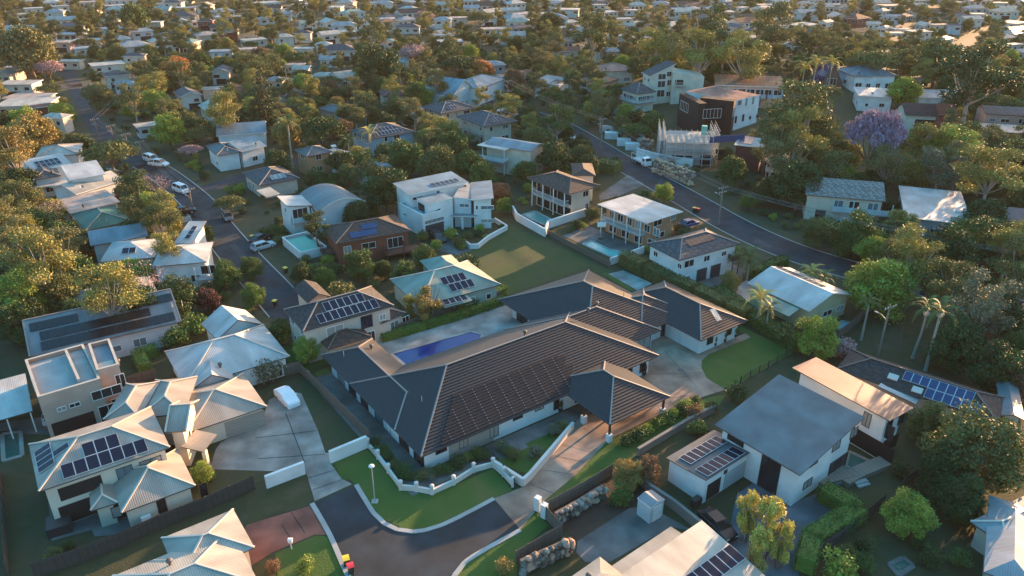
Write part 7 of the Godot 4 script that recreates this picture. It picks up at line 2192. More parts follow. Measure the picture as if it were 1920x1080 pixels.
func part_3() -> void:
	T("leafy_tree", "near0", -47.43, -116.51, 5.5, 5.5, "green", "round green street tree left of the cul-de-sac road end")
	T("leafy_tree", "near1", -44.77, -120.07, 4.55, 4.55, "green", "green street tree touching the bend of the left road")
	T("leafy_tree", "near0", -41.12, -110.01, 4.41, 4.41, "bright", "bright green tree beside the driveway of the dark parked car")
	T("leafy_tree", "leafy1", -58.09, -135.14, 4.81, 4.81, "deep", "dark round tree on the corner below the parked black car")
	T("leafy_tree", "near0", -35.59, -118.54, 4.15, 4.15, "deep", "deep green tree nearest the left road in the red brick garden")
	T("leafy_tree", "near0", -31.23, -117.07, 3.93, 3.93, "bright", "bright green tree among darker ones before the red brick house")
	T("leafy_tree", "near1", -26.11, -119.87, 5.98, 5.98, "green", "largest green tree in front of the red brick house")
	T("leafy_tree", "near0", -22.16, -120.75, 3.48, 3.48, "deep", "dark slim tree right of the largest garden tree by red brick house")
	T("leafy_tree", "near0", -17.81, -117.04, 4.99, 4.99, "green", "green tree left of the vacant grass beside the green roof")
	T("leafy_tree", "near0", -15.48, -124.66, 4.69, 4.69, "green", "green tree below the cubist house driveway")
	T("spreading_tree", "wide0", -58.59, -151.06, 7.25, 4.35, "olive", "broad olive tree on the corner island of the left road")
	T("leafy_tree", "leafy1", -1.66, -152.05, 3.99, 3.99, "bright", "bright tree at the right corner of the white cubist house")
	T("shrub", "bush0", -27.49, -111.77, 5.15, 4.02, "olive", "olive shrub mass behind the dark tiled house")
	T("shrub", "bush1", -7.44, -123.18, 4.84, 3.77, "deep", "dark shrub at the edge of the vacant grass")
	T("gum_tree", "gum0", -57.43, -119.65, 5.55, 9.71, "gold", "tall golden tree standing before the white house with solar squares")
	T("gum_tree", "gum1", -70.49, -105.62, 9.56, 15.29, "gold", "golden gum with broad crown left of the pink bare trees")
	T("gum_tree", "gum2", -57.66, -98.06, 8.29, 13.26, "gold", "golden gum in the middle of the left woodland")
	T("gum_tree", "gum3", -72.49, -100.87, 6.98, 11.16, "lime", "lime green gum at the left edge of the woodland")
	T("leafy_tree", "near0", -68.41, -105.17, 8.12, 8.12, "olive", "olive tree behind the left end of the solar striped roof")
	T("bare_tree", "bare0", -56.13, -107.16, 7.79, 9.11, "mauve", "pinkish bare tree before the white solar square house")
	T("leafy_tree", "near1", -55.87, -101.17, 8.66, 8.66, "deep", "dark tree behind the grey gables of the solar striped roof")
	T("leafy_tree", "near0", -51.53, -105.89, 7.36, 7.36, "deep", "dark tree behind the right end of the solar striped roof")
	T("leafy_tree", "near0", -63.01, -99.33, 7, 7, "deep", "dark tree close behind the solar striped roof")
	T("leafy_tree", "near1", -71.1, -98.68, 7.73, 7.73, "deep", "dark tree by the left end of the solar striped roof")
	T("leafy_tree", "near0", -83.34, -117.1, 7.98, 7.98, "olive", "olive tree at the left edge above the lime gum")
	T("leafy_tree", "near1", -47.82, -108.53, 4.19, 4.19, "burgundy", "burgundy tree by the dark parked car")
	T("bare_tree", "bare1", -88.59, -139.66, 6.35, 7.43, "mauve", "pink blossoming tree left of the green metal roof")
	T("gum_tree", "gum0", -87.56, -129.54, 5.74, 9.19, "gold", "golden tree left of the pink blossoming tree")
	T("gum_tree", "gum2", -94.48, -135.71, 5.97, 9.55, "olive", "olive tree at left edge beside the golden tree")
	T("leafy_tree", "leafy1", -78.31, -129.82, 5.8, 5.8, "olive", "olive tree in front of the green metal roof")
	T("leafy_tree", "leafy2", -107.17, -161.4, 8.11, 8.11, "deep", "dark tree left of the white roof cluster")
	T("gum_tree", "gum1", -107.81, -162.54, 10.32, 16.52, "amber", "amber tree above the dark tree at left edge")
	T("gum_tree", "gum3", -69.38, -134.5, 6.89, 11.02, "olive", "olive tree right of the green metal roof")
	T("gum_tree", "gum0", -65.46, -135.77, 6.94, 11.11, "lime", "lime tree between green metal roof and road")
	T("leafy_tree", "leafy1", -82.18, -156.67, 5.67, 5.67, "rust", "rusty tree behind the white cottage with three windows")
	T("bare_tree", "bare0", -75.79, -157.09, 6.79, 7.94, "mauve", "bare pinkish tree by the camper trailer")
	T("leafy_tree", "near0", -28.62, -93.12, 4.31, 4.31, "lime", "lime green tree between white cottage and dark tiled house")
	T("leafy_tree", "near1", -33.89, -98.81, 3.9, 3.9, "green", "green tree behind the white cottage roof")
	T("shrub", "bush0", -32.87, -88.42, 5, 3.9, "silver", "silvery shrub at the right corner of the white cottage")
	T("shrub", "bush1", -48.53, -97.36, 4.62, 3.61, "green", "green shrub left of the white cottage top gable")
	T("shrub", "bush0", -47.09, -100.79, 4.75, 3.7, "bright", "bright shrub above the white cottage")
	T("leafy_tree", "near0", 56.87, -108.34, 11.79, 9.43, "lime", "large golden green tree beside the curved road at right")
	T("leafy_tree", "near1", 42.61, -94.41, 6.88, 6.88, "lime", "lime and green tree below the white gable solar roof")
	T("shrub", "bush0", 40.3, -98.12, 4.65, 3.63, "olive", "olive shrub at the end of the round lawn hedge")
	T("shrub", "bush1", 46.78, -94.39, 4.51, 3.52, "mauve", "pinkish shrub right of the lime tree by the plunge pool")
	T("leafy_tree", "near0", 36.18, -115.46, 3.88, 3.88, "amber", "amber tree by the white paved court")
	T("gum_tree", "gum1", 62.71, -99.97, 6.18, 9.88, "olive", "olive gum left of the silver bare tree")
	T("gum_tree", "gum2", 65.08, -94.49, 8.41, 13.45, "silver", "silver grey gum behind the two tall palms")
	T("bare_tree", "bare0", 66.31, -96.61, 6.06, 7.09, "twig", "leafless grey tree right of the two tall palms")
	T("leafy_tree", "near0", 60.45, -90.31, 8.64, 8.64, "deep", "dark tree right of the two tall palm trunks")
	T("leafy_tree", "near1", 63.01, -85.68, 7.62, 7.62, "deep", "dark tree behind the long dark tiled house")
	T("leafy_tree", "near0", 64.45, -83.5, 5.46, 5.46, "rust", "rusty tree at the right edge behind the long tiled house")
	T("leafy_tree", "near1", 50.13, -66.5, 10.25, 10.25, "olive", "huge olive tree below the long dark tiled house")
	T("leafy_tree", "near0", 46.73, -66.18, 6.31, 6.31, "deep", "dark tree overlapping the huge olive tree")
	T("leafy_tree", "near0", 45.89, -61.73, 6.01, 6.01, "deep", "dark tree at the corner of the dry back lawn")
	T("leafy_tree", "near0", 49.28, -74.79, 5.65, 5.65, "olive", "olive tree behind the pale capped fence")
	T("leafy_tree", "near1", 39.75, -60.08, 5.16, 5.16, "lime", "lime tree beside the curved clipped hedge")
	T("shrub", "bush1", 30.89, -53.72, 4, 3.12, "lime", "lime shrub at the bottom edge below the hedge fence")
	T("shrub", "bush0", 33.65, -54.93, 2.55, 1.99, "green", "green shrub right of the lime bottom shrub")
	T("leafy_tree", "near1", 12.48, -66.75, 3.83, 3.83, "amber", "amber flowering shrub tree by the boulder terraces")
	T("leafy_tree", "near0", 14.94, -67.58, 3.63, 3.63, "rust", "rusty leaved tree touching the solar garage")
	T("shrub", "bush1", 11.46, -64.23, 2.72, 2.12, "bright", "bright round shrub below the amber shrub tree")
	T("leafy_tree", "near0", -34.03, -67.54, 2.93, 2.93, "lime", "lime tree at the corner of the two storey cream house")
	T("shrub", "bush0", -0.76, -54.75, 2.14, 1.67, "amber", "amber shrub on the bottom verge")
	T("shrub", "bush1", -19.9, -54.93, 2.04, 1.59, "lime", "spiky lime shrub on the bottom left lawn")
	T("shrub", "bush0", -22.88, -54.91, 1.74, 1.35, "rust", "rust coloured shrub beside the red driveway")
	T("shrub", "bush1", 25.29, -81.4, 2.02, 1.58, "deep", "dark shrub at the corner of the round lawn")
	T("shrub", "bush0", 28.97, -83.59, 3.43, 2.68, "deep", "dark shrub where driveway meets the garden fence")
	T("shrub", "bush1", 22.48, -76.4, 2.96, 2.31, "green", "green shrub left of the huge slate skillion roof")
	T("shrub", "bush0", 22.59, -79.89, 2.66, 2.07, "rust", "rust tinted shrub above the planted strip")
	T("shrub", "bush1", 34.7, -57.45, 2.31, 1.8, "deep", "dark shrub left of the dark spa pool")
	T("shrub", "bush0", 32.76, -56.49, 2.08, 1.62, "olive", "olive shrub under the long hedge fence")
	T("shrub", "bush1", 40.35, -55.6, 2.57, 2, "deep", "dark shrub right of the dark spa pool")
	T("shrub", "bush0", 43.17, -55.6, 2.57, 2, "green", "green shrub in the shady corner yard")
	T("shrub", "bush0", 40.44, -57.89, 2.11, 1.65, "deep", "dark shrub under the lime tree by the hedge")
	T("shrub", "bush1", 43.49, -68.76, 2.38, 1.86, "deep", "dark shrub at the corner of the teal pool lawn")
	T("shrub", "bush0", -44.54, -56.14, 2.07, 1.62, "olive", "olive shrub on the dark lawn at bottom left")
	T("shrub", "bush1", -43.89, -57.6, 1.58, 1.23, "deep", "dark shrub on the dark lawn at bottom left")
	T("leafy_tree", "leafy0", -25.02, -176.62, 9.26, 9.26, "green", "green tree in the belt left of the flat roofed houses")
	T("leafy_tree", "leafy1", -16.78, -171.3, 10.22, 10.22, "olive", "olive tree in the middle of the green belt")
	T("leafy_tree", "leafy2", -10.11, -173.53, 8.63, 8.63, "green", "green tree right of the olive one in the belt")
	T("leafy_tree", "leafy0", -26.15, -152.22, 9.89, 9.89, "deep", "dark tree behind the curved vault roof")
	T("leafy_tree", "leafy1", -30.82, -144.24, 6.33, 6.33, "deep", "dark tree hugging the curved vault house")
	T("gum_tree", "gum2", -28.96, -155.88, 7.8, 12.47, "deep", "dark tree below the pale blue low roof")
	T("leafy_tree", "leafy1", -6.79, -166.51, 7.39, 7.39, "green", "green tree under the white deck frame")
	T("leafy_tree", "leafy2", -2.88, -159.25, 5.18, 5.18, "rust", "rusty shrubby tree right of the white cubist house")
	T("leafy_tree", "leafy0", 10.03, -177.02, 9.03, 9.03, "deep", "dark tree behind the brown roofed veranda house")
	T("leafy_tree", "leafy1", 18.1, -190.15, 5.9, 5.9, "deep", "dark round tree at the roadside")
	T("leafy_tree", "leafy2", 14.1, -206.19, 6.62, 6.62, "green", "round green roadside tree nearest the white car")
	T("leafy_tree", "leafy1", 7.46, -205.34, 6.31, 6.31, "green", "round green tree left of its roadside twin")
	T("shrub", "bush0", 25.31, -185.59, 3.43, 2.67, "deep", "dark shrub on the roadside bank")
	T("leafy_tree", "leafy0", 32.72, -158.1, 4.8, 4.8, "lime", "lime tree behind the white flat roof")
	T("leafy_tree", "leafy1", 49.56, -154.6, 3.82, 3.82, "bright", "bright small tree right of the power pole")
	T("leafy_tree", "leafy2", -40.11, -176.55, 7.52, 7.52, "deep", "dark tree between brick house and pale blue roof")
	T("gum_tree", "gum1", -36.33, -133.11, 4.91, 7.85, "deep", "dark shrub tree by the small wave roofed tower")
	T("shrub", "bush1", -46.22, -171.96, 4.93, 3.85, "green", "green shrub behind the long side fence")
	T("leafy_tree", "leafy1", -55.15, -176.55, 7.52, 7.52, "deep", "dark tree left of the tan brick house")
	T("leafy_tree", "leafy0", -14.65, -189.39, 7.99, 7.99, "green", "green tree behind the belt below the cream houses")
	T("leafy_tree", "leafy2", -22.32, -199.24, 6.98, 6.98, "gold", "golden topped tree below the cream house pair")
	T("gum_tree", "gum0", 67.06, -176.16, 18.23, 24.61, "olive", "tall hillside gum left of the purple jacaranda")
	T("gum_tree", "gum1", 58.33, -159.51, 10.19, 14.27, "gum", "dry looking gum beside the brown brick flats")
	T("gum_tree", "gum3", 95.22, -174.42, 11.26, 14.64, "gold", "golden gum right of the purple jacaranda")
	T("gum_tree", "gum2", 99.42, -171.32, 12.05, 14.46, "lime", "lime tinted gum below the maroon roofs")
	T("gum_tree", "gum1", 96.23, -149.66, 12.83, 15.4, "gold", "golden gum at the right edge above the white stepped roof")
	T("leafy_tree", "leafy0", 59.88, -154.24, 11.09, 11.09, "deep", "dark tree behind the half pale half rust roof")
	T("gum_tree", "gum2", 81.35, -161.42, 9.19, 11.95, "gum", "gum between rust roof and white stepped roof")
	T("gum_tree", "gum0", 91.35, -159.23, 10.21, 12.26, "silver", "silver gum behind the white stepped roof")
	T("leafy_tree", "leafy2", 56.61, -134.23, 6.36, 6.36, "olive", "olive tree in front of the half rust roof house")
	T("leafy_tree", "near0", 62.65, -129.84, 9.16, 9.16, "green", "green tree on the bank below the white garage door")
	T("leafy_tree", "leafy1", 72.07, -134.26, 5.96, 5.96, "olive", "olive tree left of the curving driveway")
	T("leafy_tree", "near0", 73.56, -118.54, 10.7, 10.7, "deep", "dark tree right of the curving driveway")
	T("leafy_tree", "near0", 83.98, -122.63, 10.1, 10.1, "deep", "dark tree at the right edge by the driveway")
	T("gum_tree", "gum3", 67.98, -159.09, 9.06, 12.69, "olive", "olive gum beside the bare hillside clearing")
	T("leafy_tree", "leafy1", 54.74, -158.12, 6.84, 6.84, "deep", "dark shrub tree below the brown brick flats")
	T("gum_tree", "gum0", 49.32, -264.47, 15.93, 20.71, "gold", "golden gum left in the row behind the hill houses")
	T("gum_tree", "gum1", 59.69, -254.07, 16.2, 21.06, "gold", "golden gum in the middle of the row behind the hill houses")
	T("gum_tree", "gum2", 72.12, -244.88, 17.31, 20.77, "gold", "golden gum right in the row behind the hill houses")
	T("gum_tree", "gum3", 70.72, -265.69, 14.26, 18.54, "olive", "olive gum behind the golden row on the hill")
	T("gum_tree", "gum2", 123.29, -209.54, 21.3, 25.56, "deep", "huge dark gum at the upper right")
	T("leafy_tree", "leafy1", 167.54, -280.99, 13.24, 13.24, "amber", "amber crown above the huge dark gum")
	T("leafy_tree", "leafy2", 116.55, -231.95, 11.76, 11.76, "lime", "lime tree behind the long pale roof at upper right")
	T("spreading_tree", "wide1", 118.12, -259.13, 19.29, 11.57, "olive", "olive spreading tree behind the blue roofed villa")
	T("leafy_tree", "leafy0", 139.68, -260.46, 15.83, 15.83, "olive", "olive tree left of the huge dark gum")
	T("gum_tree", "gum1", 72.5, -170.97, 8.46, 11.84, "olive", "olive gum left of the purple jacaranda trunk")
	T("leafy_tree", "leafy1", 79.66, -163.2, 7.03, 7.03, "deep", "dark tree on the slope under the jacaranda")
	T("leafy_tree", "leafy2", 78.45, -151.07, 3.97, 3.97, "deep", "dark tree left of the white stepped roof")
	T("leafy_tree", "leafy1", 90.26, -138.39, 9.13, 9.13, "deep", "dark tree right of the white stepped roof")
	T("shrub", "bush0", 72.2, -126.72, 6.65, 5.19, "deep", "dark scrub above the golden green tree")
	T("leafy_tree", "leafy0", 52.8, -186.51, 4.49, 4.49, "deep", "dark shrub tree at the end of the boulder wall")
	T("jacaranda_tree", "wide0", 80.65, -169.41, 14.64, 19.04, "purple", "large purple jacaranda in bloom on the right hillside")
	T("conifer", "pine0", -70.31, -219.38, 10.82, 18.93, "pineg", "tall dark conifer at upper left")
	T("spreading_tree", "wide1", -48.51, -193.47, 12.94, 11, "deep", "wide dark shade tree behind the tan brick house")
	T("flame_tree", "leafy0", -120.24, -282.13, 10.65, 10.65, "orange_leaf", "bright orange flame tree at upper left")
	T("flame_tree", "leafy1", -10.81, -291.7, 10.22, 8.18, "orange_leaf", "orange flowering tree left of the white two storey house")
	T("jacaranda_tree", "wide0", -38.54, -312.01, 13.33, 10.67, "mauve", "pink jacaranda at upper middle")
	T("jacaranda_tree", "wide1", -171.29, -291.99, 11.79, 8.25, "mauve", "mauve jacaranda at the left near the junction")
	T("jacaranda_tree", "wide1", 128.65, -308.69, 7.05, 5.64, "mauve", "small pink jacaranda near the upper right houses")
	T("jacaranda_tree", "wide0", -47.38, -438.69, 11.49, 9.19, "mauve", "small pink jacaranda close to the top edge")
	T("leafy_tree", "leafy1", -117.97, -300.39, 10.08, 10.08, "green", "green tree right of the flame tree")
	T("leafy_tree", "leafy2", -128.59, -242.78, 10.29, 10.29, "gum", "grey green tree beside the upper left street")
	T("leafy_tree", "leafy0", -90.42, -201.13, 9.81, 9.81, "lime", "lime topped tree left of the shed roofs")
	T("spreading_tree", "wide0", -83.43, -203.09, 9.37, 5.62, "olive", "olive umbrella tree right of the lime topped tree")
	T("spreading_tree", "wide1", -95.75, -179.73, 13.95, 8.37, "olive", "broad olive tree beside the left street bend")
	T("leafy_tree", "leafy0", -46.69, -277.92, 15.69, 15.69, "deep", "deep green tree below the pink jacaranda")
	T("spreading_tree", "wide1", -19.72, -293.7, 15.78, 9.47, "deep", "deep green spreading tree left of the orange flowering tree")
	T("leafy_tree", "leafy1", -29.54, -247.19, 9.45, 9.45, "lime", "pale lime tree in front of the brown solar roof")
	T("leafy_tree", "leafy2", 18.24, -396.62, 14.59, 14.59, "deep", "deep green round tree near the top edge")
	T("leafy_tree", "leafy1", -178.56, -294.86, 21.58, 21.58, "gum", "dry looking tree at the upper left edge")
	T("leafy_tree", "leafy0", -121.52, -194.52, 11.54, 11.54, "amber", "amber tree left of the upper street")
	T("leafy_tree", "leafy1", -192.48, -414.16, 16.27, 16.27, "green", "green tree near the top left houses")
	T("gum_tree", "gum3", -76.9, -204.92, 9.88, 15.8, "gold", "golden gum left of the dark conifer")
	T("spreading_tree", "wide0", -65.71, -239.28, 9.86, 5.91, "gold", "golden tree right of the dark conifer")
	T("gum_tree", "gum0", -23.58, -248.28, 8.42, 13.48, "gum", "thin gum left of the blue gable house")
	T("gum_tree", "gum2", -57.5, -322.38, 12.78, 20.45, "olive", "olive gum behind the pink jacaranda")
	T("spreading_tree", "wide0", -16.83, -428.35, 16.83, 10.1, "olive", "broad olive tree close left of the deep green round tree")
	T("gum_tree", "gum1", 29.8, -300.67, 13.94, 22.3, "olive", "olive gum right of the deep green round tree")
	T("gum_tree", "gum3", 90.74, -281.93, 14.98, 23.96, "gum", "dry gum behind the upper right houses")
	T("gum_tree", "gum0", 69.28, -286.31, 15.11, 24.17, "olive", "olive gum near the top right of middle")
	T("leafy_tree", "leafy1", 27.12, -231.65, 6.39, 6.39, "deep", "dark tree left of the tower house")
	T("spreading_tree", "wide0", 27.5, -291.75, 8.67, 5.2, "deep", "dark flat crowned tree above the pink roofs")
	T("leafy_tree", "leafy2", -33.79, -228.24, 8.8, 8.8, "olive", "olive tree above the pale blue solar house")
	T("gum_tree", "gum2", 57.65, -166.98, 9.37, 17.81, "olive", "tall olive gum left in the hillside group behind the brick flats")
	T("gum_tree", "gum1", 62.47, -165.22, 10.41, 19.78, "gold", "tall golden gum behind the brown brick flats")
	palm("palm_tree", 56.75, -94.11, 7.8, 5.12, "palm", "slim palm with pale flower cluster left of its twin", "", 11, true)
	palm("palm_tree", 57, -90.86, 9.4, 5.37, "palm", "taller slim palm with pale flower cluster, right of its twin", "", 11, true)
	palm("palm_tree", 36.99, -102.99, 5, 5.25, "palm_gold", "golden palm by the white gable solar roof", "", 13, false)
	palm("palm_tree", 37.88, -101.47, 4, 3.95, "palm", "green palm under the golden one by white gable", "", 13, false)
	palm("palm_tree", 39.63, -121.14, 4, 5.65, "palm", "bushy palm beside the balcony of the grey hip roof", "", 13, false)
	palm("palm_tree", 40.41, -120.25, 3.2, 4.54, "palm", "low bushy palm right of the grey hip roof", "", 13, false)
	palm("palm_tree", -54.1, -184.39, 11, 6.67, "palm", "tall palm left of the wide shade tree", "", 13, false)
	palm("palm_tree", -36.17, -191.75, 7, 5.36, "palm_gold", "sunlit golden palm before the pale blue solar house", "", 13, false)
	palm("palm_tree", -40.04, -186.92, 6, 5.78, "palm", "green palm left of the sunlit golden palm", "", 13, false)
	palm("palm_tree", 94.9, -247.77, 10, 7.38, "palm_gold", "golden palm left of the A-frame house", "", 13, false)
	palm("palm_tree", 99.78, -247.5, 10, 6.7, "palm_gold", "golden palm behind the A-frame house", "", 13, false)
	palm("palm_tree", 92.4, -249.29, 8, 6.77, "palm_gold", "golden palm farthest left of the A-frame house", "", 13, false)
	palm("palm_tree", 35.75, -230.42, 3, 4.14, "palm", "small palm in the tower house terraces", "", 13, false)
	palm("palm_tree", 51.57, -99.3, 6, 3.85, "palm", "palm fronds under the large golden green tree", "", 13, false)
	palm("palm_tree", 48.62, -114.21, 4, 4.34, "palm_gold", "golden palm at the back of the white gable solar roof", "", 13, false)
	palm("palm_tree", 50.2, -112.58, 4, 3.95, "palm", "palm between white gable roof and golden green tree", "", 13, false)
	palm("palm_tree", 85.51, -128.4, 6, 5.7, "palm", "palm by the slate roof at the right edge", "", 13, false)
	palm("palm_tree", 87.12, -124.65, 6, 5.56, "palm", "palm nearest the right edge slate roof", "", 13, false)
	palm("palm_tree", -51.68, -100, 3, 3.45, "palm", "palm shrub behind the white cottage", "", 13, false)
	palm("palm_tree", -136.51, -283.13, 6, 7.64, "palm_gold", "golden palm right of the upper left junction", "", 13, false)
	T("leafy_tree", "near1", 71.95, -99.33, 7, 7, "deep", "dark tree at the right edge behind the silver gum")
	T("gum_tree", "gum2", 74.64, -103.28, 7.11, 11.37, "olive", "olive gum at the right edge under the wires")
	T("leafy_tree", "near0", 73.6, -110.07, 5.92, 5.92, "deep", "dark tree under the wires left of the right edge")
	T("leafy_tree", "near0", 69.72, -92.43, 5.16, 5.16, "green", "green tree at the right edge above the rusty tree")
	T("bamboo", "bamboo0", -12.97, -104.61, 5.02, 6.28, "amber", "golden feathery clump nearest the lap pool hedge")
	T("bamboo", "bamboo1", -15.61, -104.58, 3.58, 4.65, "gold", "golden feathery clump left of the brightest golden one")
	T("bamboo", "bamboo0", 23.37, -58.85, 3.26, 6.53, "bamboo", "golden bamboo clump nearest the parked car on blue paving")
	T("bamboo", "bamboo1", 24.45, -56.44, 4.07, 7.74, "bamboo", "broadest lime bamboo clump in front of the blue paving")
	T("bamboo", "bamboo0", 25.66, -55.31, 3.03, 6.06, "bamboo", "golden bamboo clump nearest the long clipped hedge")
	T("bamboo", "bamboo1", 23.01, -53.86, 3.27, 6.22, "bamboo", "lowest lime bamboo clump at the bottom edge")
	hedge("hedge", "long clipped hedge curving along the blue paved yard", [Q(33.51, -65.04), Q(35.83, -61.9), Q(33.01, -60.08), Q(29.67, -57.9), Q(27.93, -54.62)], 1.9, 2, "l_bright")
	hedge("hedge", "clipped bright hedge left of the white metal cottage", [Q(-50.81, -95.1), Q(-52.53, -93.59), Q(-50.01, -89.97)], 1.6, 1.7, "l_bright")
	hedge("hedge", "bamboo style hedge above the white paved court", [Q(19.99, -126.57), Q(23.24, -121.88), Q(26.43, -116.94), Q(29.97, -112.81), Q(33.62, -107.51), Q(36.14, -104.78)], 2.2, 2.6, "l_olive")
	hedge("hedge", "dense mixed hedge behind the round lawn", [Q(33.81, -113.86), Q(36.96, -104.69), Q(39.53, -99.74), Q(41.4, -95.88)], 2.4, 1.9, "l_green")
	hedge("hedge", "green hedge beside the curved road near the grey hip roof", [Q(41.53, -121.08), Q(48.84, -126.7)], 1.8, 1.6, "l_green")
	hedge("hedge", "tall green bank hedge below the half rust roof house", [Q(60.35, -141.6), Q(62.5, -135.39), Q(65.64, -131.74), Q(71.79, -135.39)], 3.2, 3.4, "l_green", 0.4, 12)
	hedge("hedge", "roadside bank hedge above the brown roofed veranda house", [Q(16.28, -185.01), Q(21.08, -183.73), Q(25.52, -180.04)], 4, 2.6, "l_olive", 0.35, 14)
	hedge("hedge", "garden hedge beside the green metal roofed house", [Q(-11.09, -107.18), Q(-6.44, -110.01), Q(-1.39, -114.48)], 1.8, 1.6, "l_bright")
	hedge("hedge", "clipped shrub row on the upper tower terrace", [Q(27.38, -232.06), Q(29.25, -231.88)], 2.2, 1.8, "l_deep", 0.4, 12)
	hedge("hedge", "clipped shrub row on the middle tower terrace", [Q(29.66, -226.44), Q(35.83, -223.72)], 2.2, 1.8, "l_olive", 0.4, 12)
	hedge("hedge", "clipped shrub row on the lower tower terrace", [Q(29.91, -218.27), Q(34.82, -213.76)], 2.2, 1.8, "l_olive", 0.4, 12)
	hedge("hedge", "sunlit hedge left of the tower house", [Q(23.39, -254.9), Q(32.29, -253.25)], 2.2, 1.8, "l_olive", 0.4, 12)
	hedge("hedge", "dark hedge bank along the road below the tower house", [Q(16.76, -243.1), Q(23.66, -237.27)], 2.2, 1.8, "l_deep", 0.4, 12)
	T("shrub", "bush1", -16.28, -74.09, 2, 1.4, "deep", "dark green garden shrub inside the white pillar wall, first counting from the white front wall", "low garden shrubs inside the pillar wall of the big house")
	T("shrub", "bush0", -15.21, -72.83, 2.5, 1.1, "green", "green garden shrub inside the white pillar wall, second counting from the white front wall", "low garden shrubs inside the pillar wall of the big house")
	T("shrub", "bush1", -14.15, -71.48, 1.5, 1.4, "green", "green garden shrub inside the white pillar wall, third counting from the white front wall", "low garden shrubs inside the pillar wall of the big house")
	T("shrub", "bush0", -13.21, -70.16, 2, 1.1, "olive", "olive garden shrub inside the white pillar wall, fourth counting from the white front wall", "low garden shrubs inside the pillar wall of the big house")
	T("shrub", "bush1", -12.37, -68.87, 2.5, 1.4, "green", "green garden shrub inside the white pillar wall, fifth counting from the white front wall", "low garden shrubs inside the pillar wall of the big house")
	T("shrub", "bush0", -11.53, -68.12, 1.5, 1.1, "green", "green garden shrub inside the white pillar wall, sixth counting from the white front wall", "low garden shrubs inside the pillar wall of the big house")
	T("shrub", "bush1", -10.21, -68.12, 2, 1.4, "olive", "olive garden shrub inside the white pillar wall, seventh counting from the white front wall", "low garden shrubs inside the pillar wall of the big house")
	T("shrub", "bush0", -9.43, -68.62, 2.5, 1.1, "silver", "silvery garden shrub inside the white pillar wall, eighth counting from the white front wall", "low garden shrubs inside the pillar wall of the big house")
	T("shrub", "bush1", -8.46, -68.87, 1.5, 1.4, "green", "green garden shrub inside the white pillar wall, ninth counting from the white front wall", "low garden shrubs inside the pillar wall of the big house")
	T("shrub", "bush0", -7.33, -69.38, 2, 1.1, "green", "green garden shrub inside the white pillar wall, tenth counting from the white front wall", "low garden shrubs inside the pillar wall of the big house")
	T("shrub", "bush1", -6.38, -70.16, 2.5, 1.4, "deep", "dark green garden shrub inside the white pillar wall, eleventh counting from the white front wall", "low garden shrubs inside the pillar wall of the big house")
	T("shrub", "bush0", -5.09, -71.48, 1.5, 1.1, "gold", "golden garden shrub inside the white pillar wall, twelfth counting from the white front wall", "low garden shrubs inside the pillar wall of the big house")
	T("shrub", "bush1", -4.25, -71.75, 2, 1.4, "green", "green garden shrub inside the white pillar wall, thirteenth counting from the white front wall", "low garden shrubs inside the pillar wall of the big house")
	T("shrub", "bush0", -3.4, -72.02, 2.5, 1.1, "deep", "dark green garden shrub inside the white pillar wall, fourteenth counting from the white front wall", "low garden shrubs inside the pillar wall of the big house")
	T("shrub", "bush1", -1.36, -73.39, 1.5, 1.4, "silver", "silvery garden shrub inside the white pillar wall, fifteenth counting from the white front wall", "low garden shrubs inside the pillar wall of the big house")
	T("shrub", "bush0", -0.48, -72.56, 2, 1.1, "olive", "olive garden shrub inside the white pillar wall, sixteenth counting from the white front wall", "low garden shrubs inside the pillar wall of the big house")
	T("shrub", "bush1", -1.02, -73.18, 2, 1.6, "silver", "silvery flowering shrub by the driveway lawn, first from the pillar wall", "flowering shrubs by the driveway")
	T("shrub", "bush0", 0.27, -71.73, 2, 1.6, "olive", "olive flowering shrub by the driveway lawn, second from the pillar wall", "flowering shrubs by the driveway")
	T("shrub", "bush1", 2.67, -72.31, 2, 1.6, "silver", "silvery flowering shrub by the driveway lawn, third from the pillar wall", "flowering shrubs by the driveway")
	T("shrub", "bush0", 5.07, -76.38, 2, 1.6, "silver", "silvery flowering shrub by the driveway lawn, fourth from the pillar wall", "flowering shrubs by the driveway")
	T("shrub", "bush1", 5.88, -77.17, 2, 1.6, "olive", "olive flowering shrub by the driveway lawn, fifth from the pillar wall", "flowering shrubs by the driveway")
	T("shrub", "bush0", 13.61, -74.38, 2.2, 1.5, "deep", "dark green shrub in the strip below sunny grass, first from the lower left", "shrubs of the planted strip")
	T("shrub", "bush1", 15.1, -75.6, 2.6, 1.5, "green", "green shrub in the strip below sunny grass, second from the lower left", "shrubs of the planted strip")
	T("shrub", "bush0", 16.38, -76.54, 1.8, 1.5, "lime", "lime shrub in the strip below sunny grass, third from the lower left", "shrubs of the planted strip")
	T("shrub", "bush1", 17.75, -77.82, 2.2, 1.5, "bright", "bright green shrub in the strip below sunny grass, fourth from the lower left", "shrubs of the planted strip")
	T("shrub", "bush0", 19.09, -78.79, 2.6, 1.5, "green", "green shrub in the strip below sunny grass, fifth from the lower left", "shrubs of the planted strip")
	T("shrub", "bush1", 20.09, -79.96, 1.8, 1.5, "lime", "lime shrub in the strip below sunny grass, sixth from the lower left", "shrubs of the planted strip")
	T("shrub", "bush0", 21.24, -80.81, 2.2, 1.5, "green", "green shrub in the strip below sunny grass, seventh from the lower left", "shrubs of the planted strip")
	T("shrub", "bush1", 22.25, -81.84, 2.6, 1.5, "lime", "lime shrub in the strip below sunny grass, eighth from the lower left", "shrubs of the planted strip")
	T("shrub", "bush0", 23.41, -82.54, 1.8, 1.5, "green", "green shrub in the strip below sunny grass, ninth from the lower left", "shrubs of the planted strip")
	pot(27.42, -96.44, "green", "potted palm at the near corner of the garage wing")
